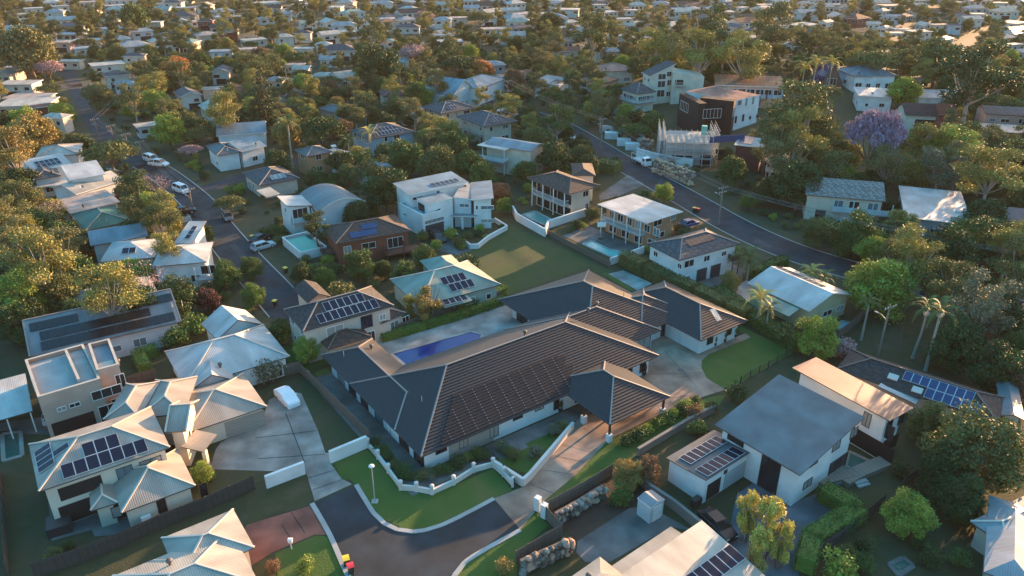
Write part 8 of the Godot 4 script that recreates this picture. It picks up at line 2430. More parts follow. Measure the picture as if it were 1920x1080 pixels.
	pot(29.47, -97.57, "green", "potted palm between the two garage wing windows")
	pot(31.18, -98.72, "green", "potted palm right of the far garage wing window")
	pot(33.07, -100.12, "green", "potted palm at the right end of the garage wing wall")
	pot(18.01, -89.68, "burgundy", "burgundy potted shrub at the courtyard corner")
	pot(6.1, -81.16, "green", "potted shrub left of the portico entry")
	pot(-7.99, -71.75, "burgundy", "burgundy potted shrub by the front corner wall")
	pot(-2.19, -75.66, "rust", "rust potted shrub beside the brown front cladding")
	pot(2.16, -79.12, "burgundy", "burgundy potted shrub on the front path")
	pot(6.1, -81.15, "green", "potted shrub by the white column on the front path")
	pot(-10.1, -70.29, "deep", "dark pot at the front corner of the big house")
	covered_car(-29.08, -83.59, -0.87)
	truck(32.21, -186.84, -1.11)
	car("parked_car", "suv", 1.17, -253.55, 0.70, "c_silver", "silver suv parked on the driveway beside the tall street pole", "car")
	car("parked_car", "ute", -3.77, -243.02, 0.83, "c_white", "white ute parked at the kerb above the road bend", "car")
	car("parked_car", "ute", 3.52, -235.32, 2.26, "c_white", "white ute parked on the road below the tall street pole", "car")
	car("parked_car", "hatch", 16.49, -210.61, -1.41, "c_white", "white hatchback under the round roadside trees", "car")
	car("parked_car", "sedan", 35.47, -145.1, 0.60, "c_blue", "dark blue sedan beside the orange brick house", "car")
	car("parked_car", "sedan", -68.63, -152.54, 0.43, "c_black", "black sedan parked across the verge of the left road", "car")
	car("parked_car", "sedan", -47.15, -109.45, -1.07, "c_black", "dark sedan parked in the shade beside the burgundy tree", "car")
	car("parked_car", "suv", -50.47, -211.19, 0.63, "c_white", "white suv under the wide dark shade tree", "car")
	car("parked_car", "hatch", -58.39, -149.2, -1.10, "c_grey", "grey hatchback at the kerb of the left road bend", "car")
	car("parked_car", "van", -91.11, -189.69, -0.66, "c_white", "white van parked on the upper left street", "car")
	car("parked_car", "ute", -87.69, -186.1, -0.25, "c_white", "white ute parked behind the white van", "car")
	car("parked_car", "sedan", -48.23, -137.3, 1.13, "c_black", "black sedan on the driveway of the curved vault house", "car")
	car("parked_car", "hatch", -46.62, -133.74, 0.78, "c_silver", "silver hatchback on the driveway of the curved vault house", "car")
	car("parked_car", "suv", -14.44, -137.88, -1.06, "c_black", "black four wheel drive in front of the cubist house garage", "car")
	car("parked_car", "sedan", 21.05, -60.43, -1.12, "c_black", "dark car parked on blue paving behind the bamboo", "car")
	car("parked_car", "hatch", -55.82, -79.48, 0.54, "c_silver", "silver car under the sandy box house", "car")
	car("parked_car", "sedan", -95.99, -178.96, 0.41, "c_black", "dark car under the carport of the left cluster", "car")
	car("camper_van", "van", -74.39, -166.04, -0.69, "c_white", "white camper trailer on the verge of the left road", "caravan")
	car("parked_car", "hatch", -219.06, -411.22, 1.22, "c_white", "white car on the street at far upper left", "car")
	car("parked_car", "sedan", -73.25, -482.4, 1.35, "c_grey", "grey car on the street near the top edge", "car")
	car("parked_car", "hatch", 67.94, -149.81, -0.34, "c_silver", "pale car beside the white garage door on the slope", "car")
	car("parked_car", "sedan", 139.66, -237.45, -1.78, "c_blue", "blue car beside the maroon roofed house", "car")
	bin_at(-16.01, -55.53, 3.50, "b_yellow", "wheelie bin with yellow lid at the bottom left kerb")
	bin_at(-15.41, -54.6, 3.53, "b_red", "wheelie bin with red lid at the bottom left kerb")
	bin_at(38.33, -153.2, 1.23, "b_yellow", "wheelie bin with yellow lid by the right road")
	bin_at(38.88, -152.75, 3.74, "b_red", "wheelie bin with red lid by the right road")
	bin_at(-37.97, -110.25, 2.85, "b_yellow", "yellow lidded bin at the cul-de-sac corner")
	bin_at(-39.63, -122.9, 0.81, "b_yellow", "yellow lidded bin by the dark trees of the left road")
	bin_at(-49.88, -137.67, 5.62, "b_yellow", "yellow lidded bin beside the parked motorcycles")
	bin_at(2.56, -247.93, 1.46, "b_dark", "dark bin beside the silver suv")
	utility_pole(52.09, -94.7, 0.5, 8.2, "timber power pole left of the two tall palms", 1)
	utility_pole(41.65, -145.83, 0.5, 8.2, "power pole with cross arms beside the right road", 2)
	utility_pole(22.89, -194.67, 0.5, 9.8, "slim power pole at the roadside with yellow tag", 1)
	utility_pole(-1.32, -238.88, 0.4, 10.6, "tall grey pole beside the silver suv", 1)
	utility_pole(-67.46, -154.18, 0.9, 5, "timber pole at the bend of the left road", 1)
	utility_pole(-69.82, -144.96, 0.9, 5, "timber pole behind the black sedan", 1)
	utility_pole(-93.93, -191.18, 0.9, 5, "timber pole by the white van on the left street", 1)
	utility_pole(-100.69, -198.44, 0.9, 5, "timber pole left of the white van", 1)
	utility_pole(-108.71, -207.28, 0.9, 5, "timber pole farthest up the left street", 1)
	utility_pole(-116.56, -214.52, 0.9, 5, "timber pole beside the overhead wires at left", 1)
	utility_pole(64.62, -284.8, 0.4, 11.2, "thin mast rising behind the tall cream house", 1)
	utility_pole(67.29, -125.54, 0.4, 5, "short pole in the scrub above the golden green tree", 1)
	utility_pole(-76.53, -266.85, 0.4, 10, "slim pole right of the dark conifer", 1)
	utility_pole(-41.07, -231.01, 0.4, 6.2, "slim pole above the pale blue solar house", 1)
	wires(g3(22.89, -194.67, 9.6), g3(41.65, -145.83, 8), Vector2(0.88, -0.48), "overhead wires along the right road from the tagged pole")
	wires(g3(41.65, -145.83, 8), g3(86.26, -107.31, 8.8), Vector2(0.88, -0.48), "overhead wires sweeping down to the right edge")
	wires(g3(22.89, -194.67, 9.6), g3(-1.32, -238.88, 10.4), Vector2(0.88, -0.48), "overhead wires running up the hill from the tagged pole")
	wires(g3(-67.46, -154.18, 4.8), g3(-93.93, -191.18, 4.8), Vector2(0.62, -0.78), "overhead wires along the left road bend")
	wires(g3(-93.93, -191.18, 4.8), g3(-100.69, -198.44, 4.8), Vector2(0.62, -0.78), "overhead wires by the white van")
	wires(g3(-108.71, -207.28, 4.8), g3(-116.56, -214.52, 4.8), Vector2(0.62, -0.78), "overhead wires across the upper left street")
	wires(g3(-100.69, -198.44, 4.8), g3(-108.71, -207.28, 4.8), Vector2(0.62, -0.78), "overhead wires between the left street poles")
	wires(g3(-116.56, -214.52, 4.8), g3(-124.31, -254.66, 7.8), Vector2(0.62, -0.78), "pale overhead wires crossing left of the conifer")
	street_lamp(-14.72, -64.6)
	mailbox(-21.88, -57.66, "white letterbox beside the red driveway")
	shed(14.42, -62.48, 0.65, 2.08, 1.89, "small pale metal garden shed on the concrete yard")
	table_set(47.3, -57.9)
	trampoline(17.1, -138.44)

func part_4() -> void:
	S(1, 0, 63.5, -111.6, 9.1, 4, 0, 2, 28)
	S(0, 1, -70, -112.4, 8.3, 1, 0, 3, 19)
	S(0, 1, -78.9, -113.5, 8.3, 2, 2, 3, 19)
	S(1, 1, 81.6, -116.4, 8.3, 4, 0, 3, 27)
	S(1, 3, -74.1, -116.7, 8.2, 3, 2, 3, 19)
	S(1, 1, 79.7, -111.1, 7.8, 0, 2, 2, 29)
	S(1, 2, -93.8, -128.6, 8.6, 3, 4, 4, 23)
	S(1, 3, 88.7, -116.7, 7.8, 2, 0, 0, 27)
	S(1, 1, 66.3, -105.7, 7.2, 0, 1, 2, 29)
	S(1, 0, -83.7, -107.9, 7.1, 3, 2, 1, 19)
	S(1, 3, 78.4, -122.8, 7.8, 1, 0, 3, 27)
	S(1, 1, -89.7, -124.4, 7.8, 0, 2, 4, 23)
	S(2, 0, 130.1, -181.9, 10.7, 1, 0, 0, 27)
	S(0, 0, 80.5, -102.5, 6.6, 2, 0, 0, 29)
	S(0, 1, -79, -108.1, 6.8, 0, 0, 3, 19)
	S(0, 1, -88.2, -133.7, 8.1, 1, 2, 1, 19)
	S(2, 0, -103.2, -138.8, 8.2, 1, 2, 4, 23)
	S(1, 1, -63.6, -131.4, 7.8, 0, 0, 0, 19)
	S(0, 1, 69.7, -112.3, 6.8, 2, 0, 0, 28)
	S(2, 0, 69.6, -185.1, 10.2, 1, 0, 3, 8)
	S(2, 0, 118.3, -162, 9.1, 0, 2, 0, 27)
	S(0, 0, 105, -158.9, 8.9, 0, 1, 0, 27)
	S(0, 1, 106.4, -144.5, 8.2, 5, 1, 0, 27)
	S(2, 0, 79.7, -131, 7.5, 0, 0, 3, 27)
	S(0, 2, 90, -165.2, 9.2, 4, 1, 2, 27)
	S(2, 1, 93.9, -129.9, 7.4, 0, 1, 0, 27)
	S(1, 1, -101.8, -144.7, 8, 2, 1, 4, 23)
	S(1, 2, 96.6, -161.9, 8.7, 3, 0, 2, 27)
	S(0, 1, -98.8, -135.4, 7.5, 5, 2, 4, 23)
	S(1, 2, -84.2, -123.6, 6.9, 3, 1, 1, 19)
	S(1, 2, 108.5, -151.8, 8.2, 0, 0, 0, 27)
	S(0, 1, 64.3, -120.3, 6.7, 1, 0, 2, 28)
	S(0, 2, 63.5, -124.7, 6.9, 5, 0, 2, 28)
	S(0, 0, 124.5, -172.1, 9, 5, 2, 0, 27)
	S(1, 3, -75.9, -147.7, 7.8, 2, 0, 2, 19)
	S(0, 0, -69.9, -144.8, 7.6, 4, 1, 0, 19)
	S(0, 0, 68, -124.4, 6.7, 0, 0, 2, 28)
	S(1, 0, 62.1, -116.6, 6.3, 0, 0, 2, 28)
	S(2, 1, 33.2, -205.1, 10.1, 1, 0, 3, 3)
	S(0, 1, 119.7, -178.2, 9, 2, 2, 0, 14)
	S(0, 2, 91, -123.5, 6.5, 2, 4, 0, 27)
	S(0, 2, -83.5, -132.5, 6.8, 1, 1, 1, 19)
	S(0, 0, 110.3, -189.9, 9.2, 6, 0, 3, 14)
	S(0, 0, -75.4, -110, 5.8, 4, 0, 3, 19)
	S(0, 2, -92.8, -140.3, 6.9, 0, 0, 4, 23)
	S(1, 1, -96.2, -143.9, 7.1, 0, 1, 4, 23)
	S(0, 1, -66.6, -139.9, 6.9, 4, 2, 0, 19)
	S(0, 1, -65.5, -114.9, 5.7, 5, 1, 3, 19)
	S(0, 0, 87.4, -131.2, 6.3, 2, 1, 0, 27)
	S(0, 0, 104, -149, 7, 0, 2, 0, 27)
	S(2, 0, -151.8, -215, 9.6, 0, 0, 4, 23)
	S(1, 2, 108.8, -182.7, 8.3, 0, 0, 3, 14)
	S(1, 0, 115.3, -157.9, 7.3, 3, 0, 0, 27)
	S(2, 0, 114.9, -180.9, 8.2, 0, 0, 2, 27)
	S(1, 1, -120.6, -170.8, 7.8, 2, 2, 4, 23)
	S(1, 2, 11.5, -198.9, 8.9, 1, 0, 0, 11)
	S(0, 0, 80.5, -180.5, 8.1, 4, 0, 3, 5)
	S(0, 0, 6.7, -191.6, 8.5, 0, 1, 0, 24)
	S(0, 1, -58.7, -200.6, 8.9, 7, 0, 1, 18)
	S(0, 1, 50.4, -170.3, 7.7, 1, 0, 0, 26)
	S(0, 2, -89.3, -118.9, 5.7, 4, 2, 1, 19)
	S(0, 0, -62.1, -116.3, 5.6, 5, 2, 3, 19)
	S(0, 0, 76.3, -127.6, 6, 1, 0, 3, 27)
	S(0, 0, -88.1, -115, 5.4, 5, 0, 1, 19)
	S(0, 0, -106, -142.4, 6.4, 4, 3, 4, 23)
	S(1, 2, 138.2, -195.6, 8.4, 2, 2, 3, 16)
	S(2, 0, -62.6, -269.3, 11.2, 0, 0, 2, 18)
	S(1, 0, -106.7, -146.3, 6.5, 4, 1, 4, 23)
	S(2, 0, 12.4, -244.9, 10.1, 1, 0, 0, 11)
	S(0, 1, 108.3, -171.5, 7.3, 1, 1, 2, 27)
	S(0, 1, 74.5, -165.9, 7.1, 5, 1, 3, 5)
	S(0, 1, -17.1, -180.6, 7.6, 2, 0, 1, 24)
	S(0, 0, 109.9, -176.4, 7.4, 1, 2, 2, 27)
	S(1, 2, -109.5, -224.4, 9.1, 0, 0, 0, 6)
	S(0, 1, 117.9, -195.1, 8.1, 0, 2, 3, 14)
	S(2, 1, 147.3, -234.4, 9.5, 1, 0, 3, 16)
	S(2, 0, 34.1, -252.6, 10.1, 1, 0, 1, 3)
	S(1, 2, 114.6, -173.3, 7.2, 1, 0, 2, 27)
	S(0, 0, -79.5, -123, 5.4, 2, 1, 3, 19)
	S(1, 2, -75.8, -121.3, 5.3, 3, 1, 3, 19)
	S(1, 2, -125.5, -176.4, 7.3, 4, 2, 4, 23)
	S(0, 0, 74.6, -138.3, 5.9, 4, 0, 1, 27)
	S(0, 0, -135.5, -213.8, 8.5, 5, 2, 3, 6)
	S(0, 2, 74.6, -181.3, 7.3, 1, 0, 1, 5)
	S(2, 0, -132.4, -187.5, 7.5, 1, 1, 4, 23)
	S(0, 1, -154.7, -223.7, 8.8, 4, 0, 1, 6)
	S(0, 2, 141.6, -205.1, 8.1, 2, 2, 3, 16)
	S(0, 2, 111.1, -159.2, 6.5, 0, 3, 0, 27)
	S(0, 2, 100.9, -180.8, 7.3, 5, 0, 0, 5)
	S(0, 2, 3.2, -170.2, 6.8, 1, 0, 3, 24)
	S(3, 1, -159.5, -231.3, 8.9, 9, 0, 1, 6)
	S(0, 2, 97.4, -135.6, 5.6, 4, 0, 0, 27)
	S(0, 1, -130, -195.6, 7.7, 2, 0, 4, 23)
	S(2, 0, -43.2, -291.5, 11, 1, 0, 3, 2)
	S(1, 0, 25, -216.9, 8.4, 3, 0, 3, 3)
	S(1, 2, -96.9, -139.4, 5.7, 3, 2, 4, 23)
	S(0, 0, 4.6, -216.6, 8.3, 2, 0, 3, 11)
	S(2, 1, -9.6, -275.4, 10.2, 1, 0, 2, 11)
	S(1, 3, 69.7, -195.7, 7.5, 4, 0, 3, 8)
	S(0, 1, 17, -182.7, 7.1, 0, 2, 0, 24)
	S(2, 0, -4.5, -193.8, 7.4, 0, 1, 1, 24)
	S(0, 0, 66.9, -167.9, 6.5, 5, 2, 3, 5)
	S(0, 0, -91.4, -144.6, 5.7, 4, 1, 1, 19)
	S(0, 0, 142.1, -221.3, 8.3, 0, 0, 3, 16)
	S(0, 0, 84.8, -134.7, 5.3, 5, 0, 3, 27)
	S(1, 3, 95.1, -181.3, 6.9, 3, 0, 0, 5)
	S(0, 1, 17.9, -175.3, 6.7, 2, 3, 0, 24)
	S(0, 2, 38.6, -211.8, 7.8, 1, 0, 3, 3)
	S(0, 1, -131.6, -204.6, 7.6, 4, 2, 2, 7)
	S(1, 1, -94.4, -211.2, 7.8, 0, 3, 3, 0)
	S(1, 1, 155.1, -230.5, 8.4, 3, 0, 0, 16)
	S(1, 0, 147.6, -249.9, 9, 1, 0, 3, 16)
	S(0, 1, 74.1, -188.3, 6.9, 1, 0, 3, 8)
	S(2, 0, -38.1, -208.4, 7.5, 1, 0, 0, 18)
	S(1, 0, 150.9, -242.4, 8.6, 2, 1, 3, 16)
	S(0, 1, 152.1, -221.1, 7.9, 1, 0, 3, 16)
	S(0, 0, -45.6, -203.6, 7.3, 6, 0, 0, 18)
	S(0, 2, -108.6, -191.7, 7, 2, 0, 2, 7)
	S(1, 3, -85.3, -264.6, 9.2, 0, 1, 2, 1)
	S(2, 0, -86.5, -320.2, 11, 1, 1, 2, 1)
	S(1, 0, -112.3, -247.7, 8.7, 4, 1, 3, 0)
	S(0, 0, -17.9, -206.4, 7.4, 4, 0, 3, 15)
	S(2, 0, -155.1, -261.7, 9.1, 0, 1, 1, 6)
	S(1, 2, 103.1, -163.1, 6, 0, 0, 2, 27)
	S(1, 2, 66.8, -191.8, 6.8, 3, 2, 3, 25)
	S(2, 0, -147.6, -227.3, 7.9, 1, 0, 1, 6)
	S(0, 1, 0.6, -267.4, 9.2, 6, 0, 2, 11)
	S(1, 0, 27.2, -261.8, 9, 0, 0, 0, 17)
	S(1, 3, 116.3, -185.8, 6.6, 3, 2, 3, 14)
	S(2, 0, -81.6, -191.3, 6.8, 8, 0, 3, 1)
	S(0, 0, 120.5, -199.9, 7, 0, 1, 3, 14)
	S(0, 1, -26.2, -184.4, 6.5, 0, 2, 0, 18)
	S(0, 0, 106.6, -166.5, 6, 4, 2, 2, 27)
	S(1, 0, -96, -147.8, 5.4, 3, 1, 4, 23)
	S(1, 0, -27.6, -218, 7.5, 3, 0, 3, 15)
	S(1, 1, -90.6, -273.7, 9.2, 0, 2, 2, 1)
	S(0, 2, 113.2, -194.5, 6.8, 7, 0, 3, 14)
	S(0, 1, -125.6, -182.7, 6.4, 4, 1, 4, 23)
	S(1, 1, -110.4, -261.7, 8.8, 0, 1, 3, 0)
	S(0, 0, -109.8, -239.2, 8.1, 5, 0, 3, 0)
	S(0, 2, 135.7, -279.1, 9.2, 1, 0, 1, 13)
	S(0, 0, 75.1, -161.7, 5.7, 2, 0, 1, 27)
	S(0, 1, 181.5, -271, 9, 5, 2, 0, 16)
	S(0, 1, 88.3, -173.2, 6, 1, 0, 3, 5)
	S(0, 1, -141.5, -203.6, 6.9, 5, 1, 4, 23)
	S(0, 2, 158, -246.5, 8.1, 4, 2, 0, 16)
	S(1, 0, 116.9, -202.8, 6.8, 3, 1, 3, 14)
	S(2, 0, 178.4, -282.9, 9.2, 0, 1, 0, 16)
	S(0, 0, 23, -225, 7.4, 4, 0, 1, 3)
	S(0, 2, -131.1, -181.5, 6.2, 4, 2, 4, 23)
	S(0, 2, 110.4, -167.4, 5.7, 2, 2, 0, 27)
	S(2, 1, 187.7, -313.6, 10, 0, 1, 2, 16)
	S(2, 1, 149.8, -292.2, 9.3, 8, 0, 1, 16)
	S(1, 1, 133.7, -189.3, 6.3, 0, 3, 0, 14)
	S(2, 1, -12.7, -202.2, 6.7, 0, 2, 1, 24)
	S(0, 1, -31.5, -186.5, 6.2, 0, 1, 0, 18)
	S(1, 1, -173.1, -252.8, 8.1, 0, 2, 1, 6)
	S(0, 1, 167.5, -262.4, 8.4, 4, 1, 0, 16)
	S(0, 2, -37.8, -171, 5.7, 0, 0, 3, 18)
	S(1, 3, 121.8, -191.9, 6.3, 0, 1, 0, 14)
	S(2, 0, 172.6, -254.9, 8.1, 1, 2, 0, 16)
	S(0, 2, 117.1, -167.6, 5.6, 2, 3, 0, 27)
	S(0, 2, -87.3, -211.7, 6.8, 2, 0, 1, 1)
	S(1, 0, -85, -281.7, 8.7, 0, 3, 2, 1)
	S(2, 1, 85.1, -267, 8.3, 0, 0, 0, 4)
	S(1, 0, -186.7, -281.9, 8.7, 0, 1, 1, 6)
	S(0, 0, -131.6, -225.7, 7.1, 5, 1, 3, 6)
	S(1, 1, 130.4, -250.5, 7.8, 4, 0, 2, 14)
	S(1, 1, 127.3, -190.1, 6.1, 0, 2, 0, 14)
	S(1, 3, -136, -198.2, 6.3, 3, 3, 4, 23)
	S(0, 1, -107.3, -297.2, 9.1, 1, 0, 0, 0)
	S(1, 3, 168.9, -245.6, 7.7, 0, 2, 0, 16)
	S(0, 1, -81.7, -247.8, 7.7, 0, 1, 1, 1)
	S(0, 1, -188.3, -273.6, 8.4, 1, 2, 1, 6)
	S(0, 2, 157.5, -263, 8.1, 4, 0, 3, 16)
	S(0, 2, -84.2, -229.3, 7.1, 7, 0, 1, 1)
	S(1, 0, 93.4, -169.4, 5.5, 4, 0, 2, 27)
	S(1, 0, -84.7, -256.1, 7.9, 4, 0, 2, 1)
	S(0, 1, -52.3, -209.2, 6.6, 4, 1, 3, 18)
	S(1, 1, 158.7, -238.3, 7.4, 4, 3, 0, 16)
	S(0, 2, 127.7, -225.1, 7, 2, 1, 0, 14)
	S(1, 2, -42.7, -224.1, 6.9, 2, 0, 0, 18)
	S(0, 2, -131.5, -297.7, 8.9, 1, 0, 1, 0)
	S(1, 0, 180.7, -302.2, 9, 4, 0, 3, 13)
	S(0, 1, 47.6, -304.4, 9.1, 7, 0, 2, 3)
	S(0, 2, -72, -269.7, 8.1, 5, 0, 0, 1)
	S(1, 1, -208, -306.2, 9.1, 0, 2, 4, 20)
	S(1, 3, 152.1, -256.2, 7.7, 0, 0, 3, 16)
	S(0, 0, -37, -184, 5.7, 4, 2, 3, 18)
	S(0, 1, 84.6, -295.3, 8.7, 1, 0, 2, 4)
	S(1, 3, 189, -275.9, 8.2, 1, 0, 0, 16)
	S(0, 2, 161.7, -312.5, 9.2, 4, 0, 1, 13)
	S(0, 2, 105.3, -186.5, 5.8, 1, 0, 3, 14)
	S(1, 1, -167.4, -246, 7.4, 4, 2, 1, 6)
	S(1, 3, 130.1, -265.2, 7.9, 0, 1, 2, 14)
	S(1, 2, -62.1, -209.5, 6.4, 4, 0, 1, 18)
	S(0, 0, -162, -239.8, 7.2, 0, 0, 1, 6)
	S(0, 2, -62.3, -217.8, 6.6, 1, 0, 1, 18)
	S(0, 1, 30.6, -213, 6.4, 0, 0, 3, 3)
	S(0, 0, 137.9, -247.6, 7.3, 1, 0, 2, 14)
	S(0, 1, 129.5, -195.4, 5.9, 0, 3, 0, 14)
	S(0, 2, 114.8, -279.9, 8.2, 1, 0, 0, 10)
	S(2, 0, 102.4, -280.8, 8.2, 1, 0, 3, 10)
	S(2, 0, 165.7, -350, 10, 0, 4, 1, 13)
	S(0, 1, -59.9, -260.1, 7.6, 6, 0, 2, 18)
	S(1, 3, 34.4, -321.3, 9.2, 1, 0, 0, 17)
	S(0, 0, 35.1, -217.3, 6.5, 2, 0, 3, 3)
	S(0, 1, -42.7, -321.5, 9.2, 0, 0, 1, 2)
	S(0, 2, -59.7, -228.2, 6.7, 4, 0, 2, 18)
	S(1, 2, 125.3, -180.7, 5.5, 2, 0, 0, 14)
	S(0, 0, 132.6, -291.7, 8.4, 2, 0, 0, 10)
	S(2, 0, 202.8, -306.9, 8.8, 1, 1, 0, 16)
	S(0, 1, 40.8, -288.3, 8.3, 5, 0, 2, 3)
	S(0, 1, 138.1, -231.1, 6.8, 0, 2, 0, 14)
	S(2, 0, -92.8, -264, 7.6, 8, 0, 1, 1)
	S(2, 1, 142.7, -241.9, 7, 0, 0, 0, 14)
	S(0, 1, -24.5, -318.2, 9, 2, 0, 3, 12)
	S(1, 2, -36.7, -265.2, 7.6, 2, 0, 2, 15)
	S(0, 0, 48.5, -292.2, 8.3, 0, 0, 2, 3)
	S(0, 2, 9.8, -184.3, 5.5, 2, 1, 0, 24)
	S(2, 0, -77.4, -290.9, 8.2, 0, 0, 0, 1)
	S(1, 3, -43.9, -216.5, 6.3, 0, 0, 0, 18)
	S(2, 1, 41, -334.3, 9.3, 0, 0, 0, 17)
	S(0, 2, 130.3, -188, 5.6, 1, 0, 0, 14)
	S(1, 1, -20.4, -186.9, 5.5, 2, 0, 1, 24)
	S(0, 0, -73, -233.8, 6.7, 1, 0, 3, 1)
	S(1, 2, 20, -250.2, 7.2, 2, 0, 3, 17)
	S(0, 0, 89.2, -180.9, 5.4, 2, 0, 3, 5)
	S(2, 0, -193.1, -363.1, 10.1, 0, 0, 2, 6)
	S(1, 3, 121.8, -186.7, 5.5, 3, 0, 0, 14)
	S(0, 1, -90.8, -216.8, 6.3, 0, 2, 1, 1)
	S(1, 1, -127.8, -273.2, 7.7, 0, 0, 1, 0)
	S(0, 2, -176.7, -261.1, 7.4, 1, 1, 1, 6)
	S(1, 0, 18, -279.4, 7.8, 4, 0, 3, 17)
	S(0, 1, 33.4, -225.7, 6.5, 5, 0, 3, 3)
	S(0, 1, 17.4, -195.8, 5.7, 2, 2, 0, 24)
	S(0, 2, -36.2, -272.3, 7.6, 5, 0, 2, 15)
	S(1, 1, 77.5, -184.4, 5.4, 3, 0, 1, 5)
	S(2, 1, 103.2, -348.3, 9.6, 1, 1, 2, 4)
	S(3, 1, 142.9, -226.5, 6.5, 9, 0, 3, 16)
	S(0, 1, -17.1, -327, 9, 5, 0, 3, 12)
	S(0, 2, -55.9, -249.4, 7, 2, 0, 2, 18)
	S(0, 2, -116.7, -274.7, 7.6, 2, 0, 3, 0)
	S(0, 1, -44.3, -264.8, 7.4, 1, 1, 1, 15)
	S(3, 0, -23.5, -191.1, 5.5, 9, 0, 1, 24)
	S(0, 2, 147.2, -225.3, 6.4, 2, 1, 3, 16)
	S(2, 0, -97.8, -278.4, 7.7, 0, 1, 2, 1)
	S(0, 2, 190.7, -324, 8.8, 7, 0, 3, 13)
	S(2, 0, 12, -302.7, 8.3, 0, 2, 1, 17)
	S(1, 1, -57.8, -308.4, 8.4, 1, 2, 1, 2)
	S(0, 2, -80.3, -238.7, 6.7, 5, 0, 3, 1)
	S(1, 0, -19, -194.3, 5.6, 0, 0, 1, 24)
	S(1, 0, 1.3, -289, 7.9, 0, 1, 1, 17)
	S(0, 1, -162.8, -327.4, 8.9, 0, 0, 1, 0)
	S(1, 3, 10.7, -295.2, 8, 3, 1, 1, 17)
	S(0, 1, 127.6, -218.8, 6.1, 4, 0, 0, 14)
	S(1, 3, 17.7, -326, 8.8, 3, 0, 2, 17)
	S(0, 0, -129.3, -282.8, 7.7, 2, 0, 1, 0)
	S(1, 3, -100.1, -294, 8, 0, 4, 2, 1)
	S(0, 2, 2.7, -253.9, 7, 0, 0, 2, 11)
	S(0, 2, 59.5, -266.3, 7.3, 4, 0, 0, 3)
	S(1, 0, 2.2, -198.6, 5.6, 2, 0, 2, 24)
	S(2, 0, 102.4, -371.2, 9.8, 1, 2, 2, 4)
	S(0, 1, -27.7, -310, 8.3, 0, 0, 0, 2)
	S(2, 1, 20, -257.1, 7, 1, 0, 3, 17)
	S(0, 2, -7.3, -229.1, 6.3, 0, 0, 1, 11)
	S(1, 2, -21.3, -306.5, 8.2, 0, 0, 3, 12)
	S(2, 1, -144.2, -247.7, 6.8, 0, 0, 3, 6)
	S(0, 0, 96.6, -299.2, 8, 0, 0, 1, 10)
	S(0, 1, -145.2, -211.4, 5.8, 1, 0, 4, 23)
	S(1, 3, 146.8, -282.6, 7.6, 2, 0, 1, 13)
	S(0, 2, -115, -199.3, 5.5, 0, 1, 2, 7)
	S(0, 0, -19.8, -239, 6.5, 0, 2, 0, 15)
	S(0, 0, -35.7, -218, 5.9, 2, 1, 3, 15)
	S(2, 0, -15.7, -319.4, 8.4, 0, 2, 3, 12)
	S(0, 1, -91.2, -305.3, 8, 5, 1, 2, 1)
	S(0, 1, -54, -239.4, 6.4, 7, 0, 2, 18)
	S(0, 1, 133.2, -194.2, 5.3, 0, 4, 0, 14)
	S(0, 0, -52.3, -260.8, 6.9, 6, 0, 1, 15)
	S(1, 3, -22.7, -210.1, 5.7, 4, 0, 3, 15)
	S(1, 0, 62.3, -192.2, 5.3, 3, 1, 3, 25)
	S(0, 1, -120.4, -291.1, 7.6, 0, 0, 0, 0)
	S(0, 0, -45.4, -245.2, 6.5, 1, 2, 1, 15)
	S(0, 2, 193.8, -284.3, 7.5, 6, 0, 0, 16)
	S(2, 0, -210.5, -331.4, 8.6, 0, 2, 1, 6)
	S(0, 1, -107.1, -312.1, 8.1, 2, 0, 2, 1)
	S(0, 0, -87.7, -294, 7.6, 1, 0, 2, 1)
	S(2, 0, 48.3, -339.4, 8.7, 0, 1, 2, 3)
	S(1, 2, 93.9, -229.8, 6.1, 3, 0, 2, 8)
	S(1, 1, 47.4, -284.8, 7.4, 3, 1, 2, 3)
	S(0, 0, -97.3, -301.5, 7.8, 0, 0, 2, 1)
	S(0, 2, 96.3, -264, 6.9, 1, 2, 3, 10)
	S(0, 2, -102.1, -325, 8.3, 6, 0, 2, 1)
	S(0, 0, 21, -272.8, 7.1, 4, 0, 3, 17)
	S(1, 3, 4.9, -210.2, 5.6, 4, 0, 3, 11)
	S(0, 2, -43.1, -234.3, 6.2, 0, 0, 1, 15)
	S(0, 2, 184.6, -293.1, 7.5, 1, 0, 0, 16)
	S(0, 1, -123.3, -205.2, 5.5, 0, 2, 2, 7)
	S(2, 1, -66.9, -311.2, 8, 0, 0, 1, 2)
	S(0, 2, -52.3, -218, 5.8, 7, 0, 0, 18)
	S(1, 0, -56.9, -342.3, 8.7, 3, 1, 1, 2)
	S(0, 2, -91.5, -252.4, 6.6, 5, 0, 1, 1)
	S(0, 0, -26.8, -347.7, 8.8, 7, 0, 3, 12)
	S(1, 2, 118.5, -313.7, 8, 0, 2, 0, 10)
	S(0, 2, -94.7, -333.4, 8.4, 5, 2, 2, 1)
	S(0, 0, 9, -352.6, 8.8, 0, 0, 3, 9)
	S(0, 0, 148.1, -215.5, 5.6, 5, 2, 3, 16)
	S(2, 0, -128.5, -289.9, 7.3, 0, 0, 3, 0)
	S(0, 0, -61.7, -253.3, 6.5, 0, 0, 2, 18)
	S(2, 1, 177.7, -362.5, 9, 0, 2, 1, 13)
	S(1, 0, 156.7, -223.1, 5.8, 2, 0, 0, 16)
	S(1, 0, 16.7, -233.5, 6, 0, 0, 0, 11)
	S(1, 3, 42.5, -274.5, 6.9, 1, 1, 2, 3)
	S(0, 2, -112.3, -288.7, 7.3, 5, 0, 0, 0)
	S(0, 2, 80.7, -288.6, 7.3, 4, 0, 2, 4)
	S(0, 2, 98.9, -317, 7.9, 5, 0, 1, 10)
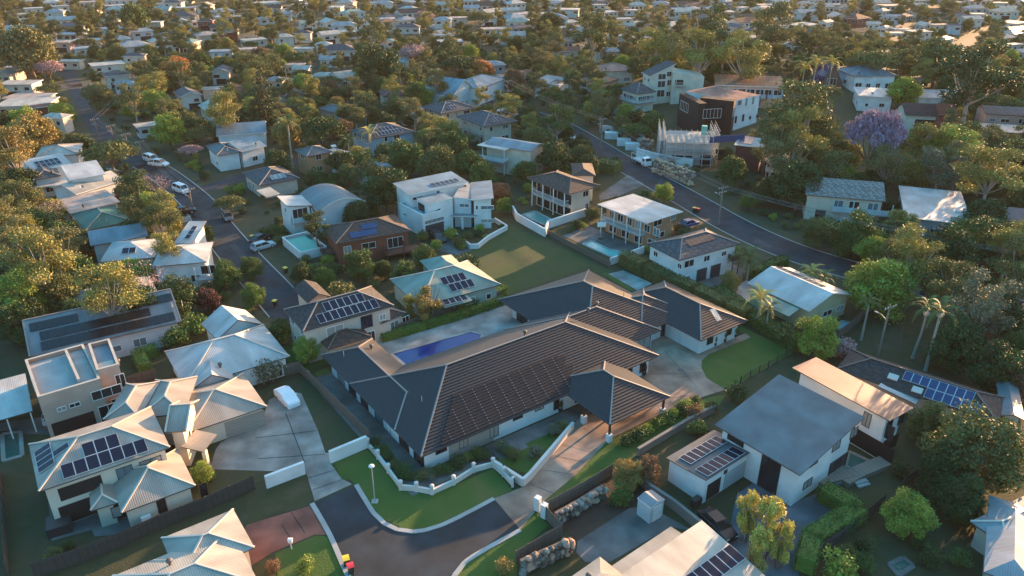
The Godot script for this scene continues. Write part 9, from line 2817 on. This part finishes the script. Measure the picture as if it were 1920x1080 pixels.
	S(0, 2, -6.3, -223.4, 5.7, 4, 0, 1, 11)
	S(0, 1, 146.7, -209.5, 5.4, 5, 3, 3, 16)
	S(2, 1, -144, -436.6, 10.6, 0, 1, 2, 0)
	S(1, 1, 51.5, -321.4, 8, 0, 2, 2, 3)
	S(0, 2, -119.3, -243.9, 6.2, 5, 1, 0, 6)
	S(1, 1, 119.1, -298.2, 7.4, 0, 3, 0, 10)
	S(1, 3, 165.8, -272.2, 6.8, 4, 1, 0, 16)
	S(0, 1, 125.7, -298.3, 7.4, 0, 0, 0, 10)
	S(0, 0, 148.7, -228.9, 5.8, 5, 1, 3, 16)
	S(0, 1, 60.9, -311.3, 7.7, 2, 0, 2, 3)
	S(1, 3, 215.8, -360, 8.8, 3, 2, 0, 13)
	S(1, 0, 19.3, -351, 8.6, 1, 0, 3, 9)
	S(2, 1, -244.9, -370.4, 9, 0, 3, 4, 20)
	S(0, 1, 4.5, -305.8, 7.5, 0, 0, 1, 17)
	S(0, 1, 14.2, -309.6, 7.6, 7, 0, 1, 17)
	S(0, 0, -114.5, -232.1, 5.9, 5, 2, 0, 6)
	S(1, 2, -88.6, -244.3, 6.1, 0, 0, 1, 1)
	S(0, 0, 1.5, -347.7, 8.5, 2, 0, 3, 9)
	S(0, 1, -127.9, -209.9, 5.4, 4, 1, 2, 7)
	S(1, 3, -54.4, -301.5, 7.4, 1, 1, 1, 2)
	S(1, 0, 150.6, -262.9, 6.6, 3, 0, 1, 16)
	S(1, 2, 63.2, -329.6, 8.1, 0, 4, 2, 3)
	S(0, 2, 164.8, -235.2, 5.9, 0, 4, 0, 16)
	S(0, 2, -80.8, -210.5, 5.4, 7, 0, 3, 1)
	S(2, 1, -190.3, -318.8, 7.8, 1, 1, 2, 6)
	S(2, 1, -24, -380.4, 9.2, 1, 0, 0, 12)
	S(0, 1, 218.1, -321.8, 7.8, 0, 3, 0, 16)
	S(1, 0, -165.8, -252.1, 6.3, 4, 1, 1, 6)
	S(1, 2, -34, -280.6, 6.9, 3, 2, 3, 2)
	S(0, 0, 88.9, -301.4, 7.4, 2, 0, 2, 4)
	S(0, 1, -213.4, -319.3, 7.7, 0, 0, 4, 20)
	S(0, 0, 196.6, -313.7, 7.6, 5, 1, 0, 16)
	S(0, 1, -26.4, -264.2, 6.5, 0, 1, 0, 15)
	S(1, 3, -193.3, -333.1, 8, 0, 0, 2, 6)
	S(1, 0, -68.9, -226.9, 5.7, 3, 0, 3, 1)
	S(0, 1, 10.1, -287.6, 7, 0, 0, 3, 17)
	S(0, 1, 46.9, -329.4, 7.9, 6, 0, 2, 3)
	S(0, 2, -226.3, -334.1, 8.1, 4, 0, 4, 20)
	S(1, 1, -51.7, -254.1, 6.3, 3, 0, 2, 18)
	S(1, 0, 129.8, -274.1, 6.7, 0, 2, 2, 14)
	S(0, 1, 226.9, -346.9, 8.3, 5, 0, 0, 13)
	S(1, 0, -103.1, -229.7, 5.7, 1, 0, 3, 0)
	S(1, 2, 147.6, -321, 7.7, 4, 4, 0, 10)
	S(0, 2, 99.1, -273.1, 6.6, 1, 1, 3, 10)
	S(0, 1, 202.5, -295.5, 7.1, 0, 1, 0, 16)
	S(0, 0, 72.9, -326.9, 7.8, 1, 0, 1, 4)
	S(0, 1, -32.1, -211.8, 5.3, 2, 2, 3, 15)
	S(0, 2, -135, -231.1, 5.7, 2, 0, 3, 6)
	S(3, 1, 56.5, -331.9, 7.9, 9, 0, 2, 3)
	S(1, 3, 62.5, -304.3, 7.2, 0, 3, 2, 3)
	S(0, 0, 73.9, -275.7, 6.6, 0, 0, 1, 4)
	S(1, 2, 117.1, -290.7, 6.9, 3, 2, 0, 10)
	S(0, 0, -93.2, -221.8, 5.4, 0, 0, 3, 0)
	S(1, 1, 124.6, -269.5, 6.5, 3, 4, 0, 10)
	S(0, 2, 222.9, -331.1, 7.8, 0, 2, 0, 16)
	S(0, 1, 133.4, -225.9, 5.5, 0, 1, 0, 14)
	S(1, 2, -111, -280.5, 6.7, 0, 0, 0, 0)
	S(1, 3, -145.7, -349.7, 8.2, 0, 2, 2, 0)
	S(2, 0, -110.9, -329.1, 7.7, 0, 2, 2, 1)
	S(2, 0, -140.3, -321.6, 7.6, 1, 1, 2, 0)
	S(2, 0, -217.8, -403.3, 9.3, 1, 2, 2, 6)
	S(1, 1, 147.1, -357, 8.3, 0, 4, 0, 10)
	S(1, 0, -3.4, -236.8, 5.7, 1, 0, 1, 11)
	S(1, 0, 125.9, -284.2, 6.7, 0, 5, 0, 10)
	S(1, 3, -104.3, -257.2, 6.1, 4, 2, 3, 0)
	S(2, 0, 153.2, -377.6, 8.7, 8, 0, 0, 10)
	S(1, 0, -115.6, -255.5, 6.1, 0, 2, 3, 0)
	S(2, 1, -110.9, -402.6, 9.2, 0, 5, 2, 1)
	S(1, 0, -109.2, -365, 8.4, 2, 0, 2, 1)
	S(2, 0, 38.8, -365.3, 8.4, 1, 0, 0, 17)
	S(1, 2, 111, -271.2, 6.4, 2, 0, 0, 10)
	S(1, 2, 151.1, -340.5, 7.8, 0, 6, 0, 10)
	S(1, 1, -146.8, -338.2, 7.8, 0, 1, 2, 0)
	S(1, 1, -210.8, -372.1, 8.5, 2, 3, 4, 20)
	S(1, 1, -108.1, -382.7, 8.7, 0, 6, 2, 1)
	S(2, 0, -117.3, -359.3, 8.2, 1, 3, 2, 1)
	S(1, 3, 129.3, -331.3, 7.6, 4, 2, 0, 10)
	S(1, 3, 76.3, -319.7, 7.3, 0, 1, 2, 4)
	S(1, 2, 7.7, -260.9, 6.1, 0, 0, 2, 11)
	S(2, 1, 195.9, -304.2, 7, 0, 2, 0, 16)
	S(2, 0, -32.7, -297.8, 6.9, 0, 0, 2, 15)
	S(1, 3, 226.9, -378, 8.5, 1, 0, 0, 13)
	S(1, 3, 69.6, -369.2, 8.3, 1, 2, 2, 3)
	S(1, 0, -199.2, -306.5, 7, 3, 1, 1, 6)

func part_5() -> void:
	S(2, 0, -35.8, -371.6, 8.4, 0, 1, 3, 12)
	S(1, 1, 63.9, -276.8, 6.4, 2, 0, 1, 4)
	S(2, 1, 211.5, -340.4, 7.7, 0, 2, 2, 16)
	S(1, 1, 113.4, -324.2, 7.3, 0, 0, 2, 10)
	S(1, 1, -223.5, -346.4, 7.8, 2, 2, 4, 20)
	S(1, 3, -141, -342.5, 7.7, 2, 1, 2, 0)
	S(1, 1, 157.7, -226.4, 5.3, 0, 3, 0, 16)
	S(1, 3, 135.6, -311.3, 7, 3, 3, 0, 10)
	S(1, 1, -130, -386.7, 8.5, 3, 2, 2, 0)
	S(1, 2, -28.5, -288.2, 6.4, 3, 3, 3, 2)
	S(1, 1, -54.1, -287.5, 6.4, 3, 2, 1, 2)
	S(1, 0, -31.4, -268.1, 6, 0, 0, 2, 15)
	S(1, 0, 50.8, -347.5, 7.6, 0, 5, 2, 3)
	S(1, 1, -33.2, -304.2, 6.7, 0, 0, 3, 2)
	S(1, 1, 204.2, -346.9, 7.6, 3, 1, 0, 13)
	S(1, 3, 79.1, -383.1, 8.3, 2, 2, 2, 3)
	S(2, 0, 14.3, -317.8, 7, 0, 1, 1, 17)
	S(2, 0, -2.2, -384.7, 8.3, 0, 0, 1, 9)
	S(1, 1, 114, -301.7, 6.6, 0, 1, 0, 10)
	S(1, 1, 174.5, -261.8, 5.8, 0, 1, 0, 16)
	S(1, 1, 92.6, -258.4, 5.7, 3, 0, 3, 10)
	S(1, 3, 175.5, -350.1, 7.6, 0, 1, 1, 13)
	S(1, 2, -135.6, -379.3, 8.2, 4, 0, 2, 0)
	S(2, 0, -12.7, -333.8, 7.3, 1, 0, 3, 12)
	S(1, 1, -47, -239, 5.3, 4, 0, 2, 18)
	S(2, 1, -237.6, -398, 8.5, 1, 2, 4, 20)
	S(2, 1, -77.5, -488.2, 10.3, 1, 0, 2, 2)
	S(1, 3, -195.4, -396, 8.4, 2, 2, 2, 0)
	S(1, 0, 64.9, -402.4, 8.6, 0, 7, 2, 3)
	S(1, 3, -3.1, -360.3, 7.7, 4, 0, 1, 9)
	S(2, 1, 163.8, -406.5, 8.6, 0, 1, 0, 10)
	S(1, 0, 59.2, -298.4, 6.5, 0, 1, 2, 3)
	S(2, 0, 119.2, -439.6, 9.2, 1, 0, 1, 10)
	S(2, 1, -24.8, -459.8, 9.6, 0, 1, 2, 12)
	S(1, 3, -242.8, -409.5, 8.6, 0, 1, 4, 20)
	S(2, 1, -291.1, -446.2, 9.3, 1, 1, 4, 20)
	S(1, 3, -43.8, -409.5, 8.6, 4, 0, 1, 12)
	S(2, 0, -106.2, -343.5, 7.3, 0, 3, 2, 1)
	S(2, 0, 172, -372.1, 7.8, 0, 2, 0, 10)
	S(2, 1, -30.1, -474, 9.8, 0, 2, 2, 12)
	S(1, 0, 48.5, -376.9, 7.9, 4, 0, 0, 17)
	S(1, 2, -42.1, -336.7, 7.1, 3, 0, 2, 2)
	S(2, 1, 239.8, -462.7, 9.5, 0, 1, 1, 13)
	S(1, 3, 10.7, -412.5, 8.5, 3, 0, 1, 9)
	S(1, 0, 44.8, -317.5, 6.6, 2, 1, 2, 3)
	S(2, 0, -261.3, -390.4, 8, 0, 2, 4, 20)
	S(1, 1, 44.8, -311.2, 6.5, 3, 2, 2, 3)
	S(1, 2, 74.8, -416.2, 8.5, 3, 3, 2, 3)
	S(1, 0, -102.4, -415, 8.4, 2, 1, 1, 2)
	S(1, 3, -124.2, -262.9, 5.5, 4, 0, 1, 0)
	S(2, 0, 127.3, -450, 9.1, 0, 2, 1, 10)
	S(1, 1, 111.8, -367.2, 7.5, 0, 0, 1, 10)
	S(1, 1, 36, -403.6, 8.1, 4, 0, 0, 9)
	S(1, 2, 11.2, -338.8, 6.9, 1, 0, 1, 17)
	S(1, 0, -242.9, -363.4, 7.3, 3, 0, 4, 20)
	S(1, 2, 174.8, -269, 5.6, 4, 2, 0, 16)
	S(1, 0, 6.8, -318.1, 6.5, 3, 2, 1, 17)
	S(2, 0, -61, -382.5, 7.7, 1, 0, 1, 2)
	S(1, 0, -106, -270.9, 5.5, 3, 1, 0, 0)
	S(2, 1, 221.7, -528.9, 10.3, 1, 0, 2, 10)
	S(1, 2, 87.8, -259.7, 5.3, 3, 0, 0, 4)
	S(1, 1, 26.1, -277.2, 5.6, 0, 2, 3, 17)
	S(1, 3, 144.5, -288.1, 5.8, 0, 3, 1, 13)
	S(1, 3, 27.3, -375.3, 7.4, 0, 0, 0, 9)
	S(2, 1, 58.1, -381.3, 7.5, 0, 2, 2, 3)
	S(1, 2, 108, -277.9, 5.6, 3, 1, 0, 10)
	S(2, 0, -281.9, -439.4, 8.5, 0, 1, 4, 20)
	S(2, 0, -60.3, -543, 10.4, 0, 3, 2, 12)
	S(1, 1, 16.5, -287, 5.7, 0, 1, 3, 17)
	S(1, 0, 230.6, -358.9, 7, 3, 3, 0, 13)
	S(1, 0, -200.3, -346.4, 6.8, 3, 0, 2, 6)
	S(2, 1, -107, -358.5, 7, 1, 2, 2, 1)
	S(1, 1, -201, -300, 5.9, 3, 2, 1, 6)
	S(1, 1, -121.6, -456.4, 8.7, 2, 2, 1, 2)
	S(1, 2, 39.6, -431.5, 8.3, 3, 0, 0, 9)
	S(1, 1, -122.5, -385.9, 7.5, 3, 2, 0, 0)
	S(2, 1, 163.2, -342.1, 6.7, 0, 3, 1, 13)
	S(1, 2, 263.7, -401.9, 7.7, 0, 0, 4, 21)
	S(2, 1, 155.3, -409.4, 7.9, 0, 0, 2, 10)
	S(1, 2, -135.2, -290.7, 5.7, 3, 0, 1, 0)
	S(1, 0, 161.4, -331.3, 6.4, 0, 4, 1, 13)
	S(1, 0, 101.7, -266.6, 5.3, 0, 0, 3, 10)
	S(1, 1, 15.9, -373.9, 7.2, 0, 0, 3, 9)
	S(2, 0, -154, -495.3, 9.3, 0, 2, 2, 0)
	S(2, 0, -169, -541.7, 10.2, 1, 2, 2, 0)
	S(1, 2, 220.3, -439.5, 8.3, 0, 2, 1, 13)
	S(1, 3, -35.3, -288.3, 5.6, 3, 1, 3, 2)
	S(2, 1, 115.7, -360.5, 6.9, 0, 1, 1, 10)
	S(1, 1, -14.1, -359.1, 6.9, 3, 0, 0, 12)
	S(2, 0, -99.8, -352.1, 6.7, 0, 4, 2, 1)
	S(1, 3, 144.5, -270, 5.3, 1, 0, 1, 16)
	S(1, 2, 124.1, -326.7, 6.3, 4, 1, 0, 10)
	S(1, 2, 132.6, -338.5, 6.4, 4, 3, 0, 10)
	S(1, 1, -78.3, -307.9, 5.9, 0, 5, 2, 1)
	S(1, 1, 80.8, -343.4, 6.5, 0, 2, 2, 4)
	S(1, 3, -96.6, -310.9, 5.9, 3, 0, 2, 1)
	S(1, 2, -297.6, -479.6, 8.8, 2, 1, 4, 20)
	S(1, 1, 241.7, -451.4, 8.3, 2, 0, 2, 13)
	S(3, 0, 63.4, -475.8, 8.7, 9, 1, 0, 9)
	S(1, 3, -110.1, -479.4, 8.7, 3, 3, 1, 2)
	S(1, 2, -183, -384.9, 7.1, 3, 1, 2, 0)
	S(1, 2, 248.3, -466.3, 8.5, 3, 0, 2, 13)
	S(1, 2, 0.6, -301.1, 5.6, 0, 2, 1, 17)
	S(1, 1, -265.3, -408.7, 7.5, 1, 0, 4, 20)
	S(1, 3, 72.6, -386, 7.1, 0, 6, 2, 3)
	S(3, 0, -178.1, -452.8, 8.1, 9, 0, 2, 0)
	S(3, 1, 255.1, -464.6, 7.3, 9, 0, 2, 13)
	S(3, 1, -114, -416.4, 6.5, 9, 0, 2, 1)
	S(3, 0, -46.2, -343.7, 5, 9, 0, 1, 2)
	S(3, 0, 84.3, -480.1, 6.8, 9, 2, 0, 9)
	S(3, 0, 244.3, -554.6, 7.6, 9, 0, 2, 10)
	S(3, 0, 22.3, -565.3, 7.5, 9, 0, 0, 22)

func part_6() -> void:
	hamlet()
	woods()
	undergrowth()
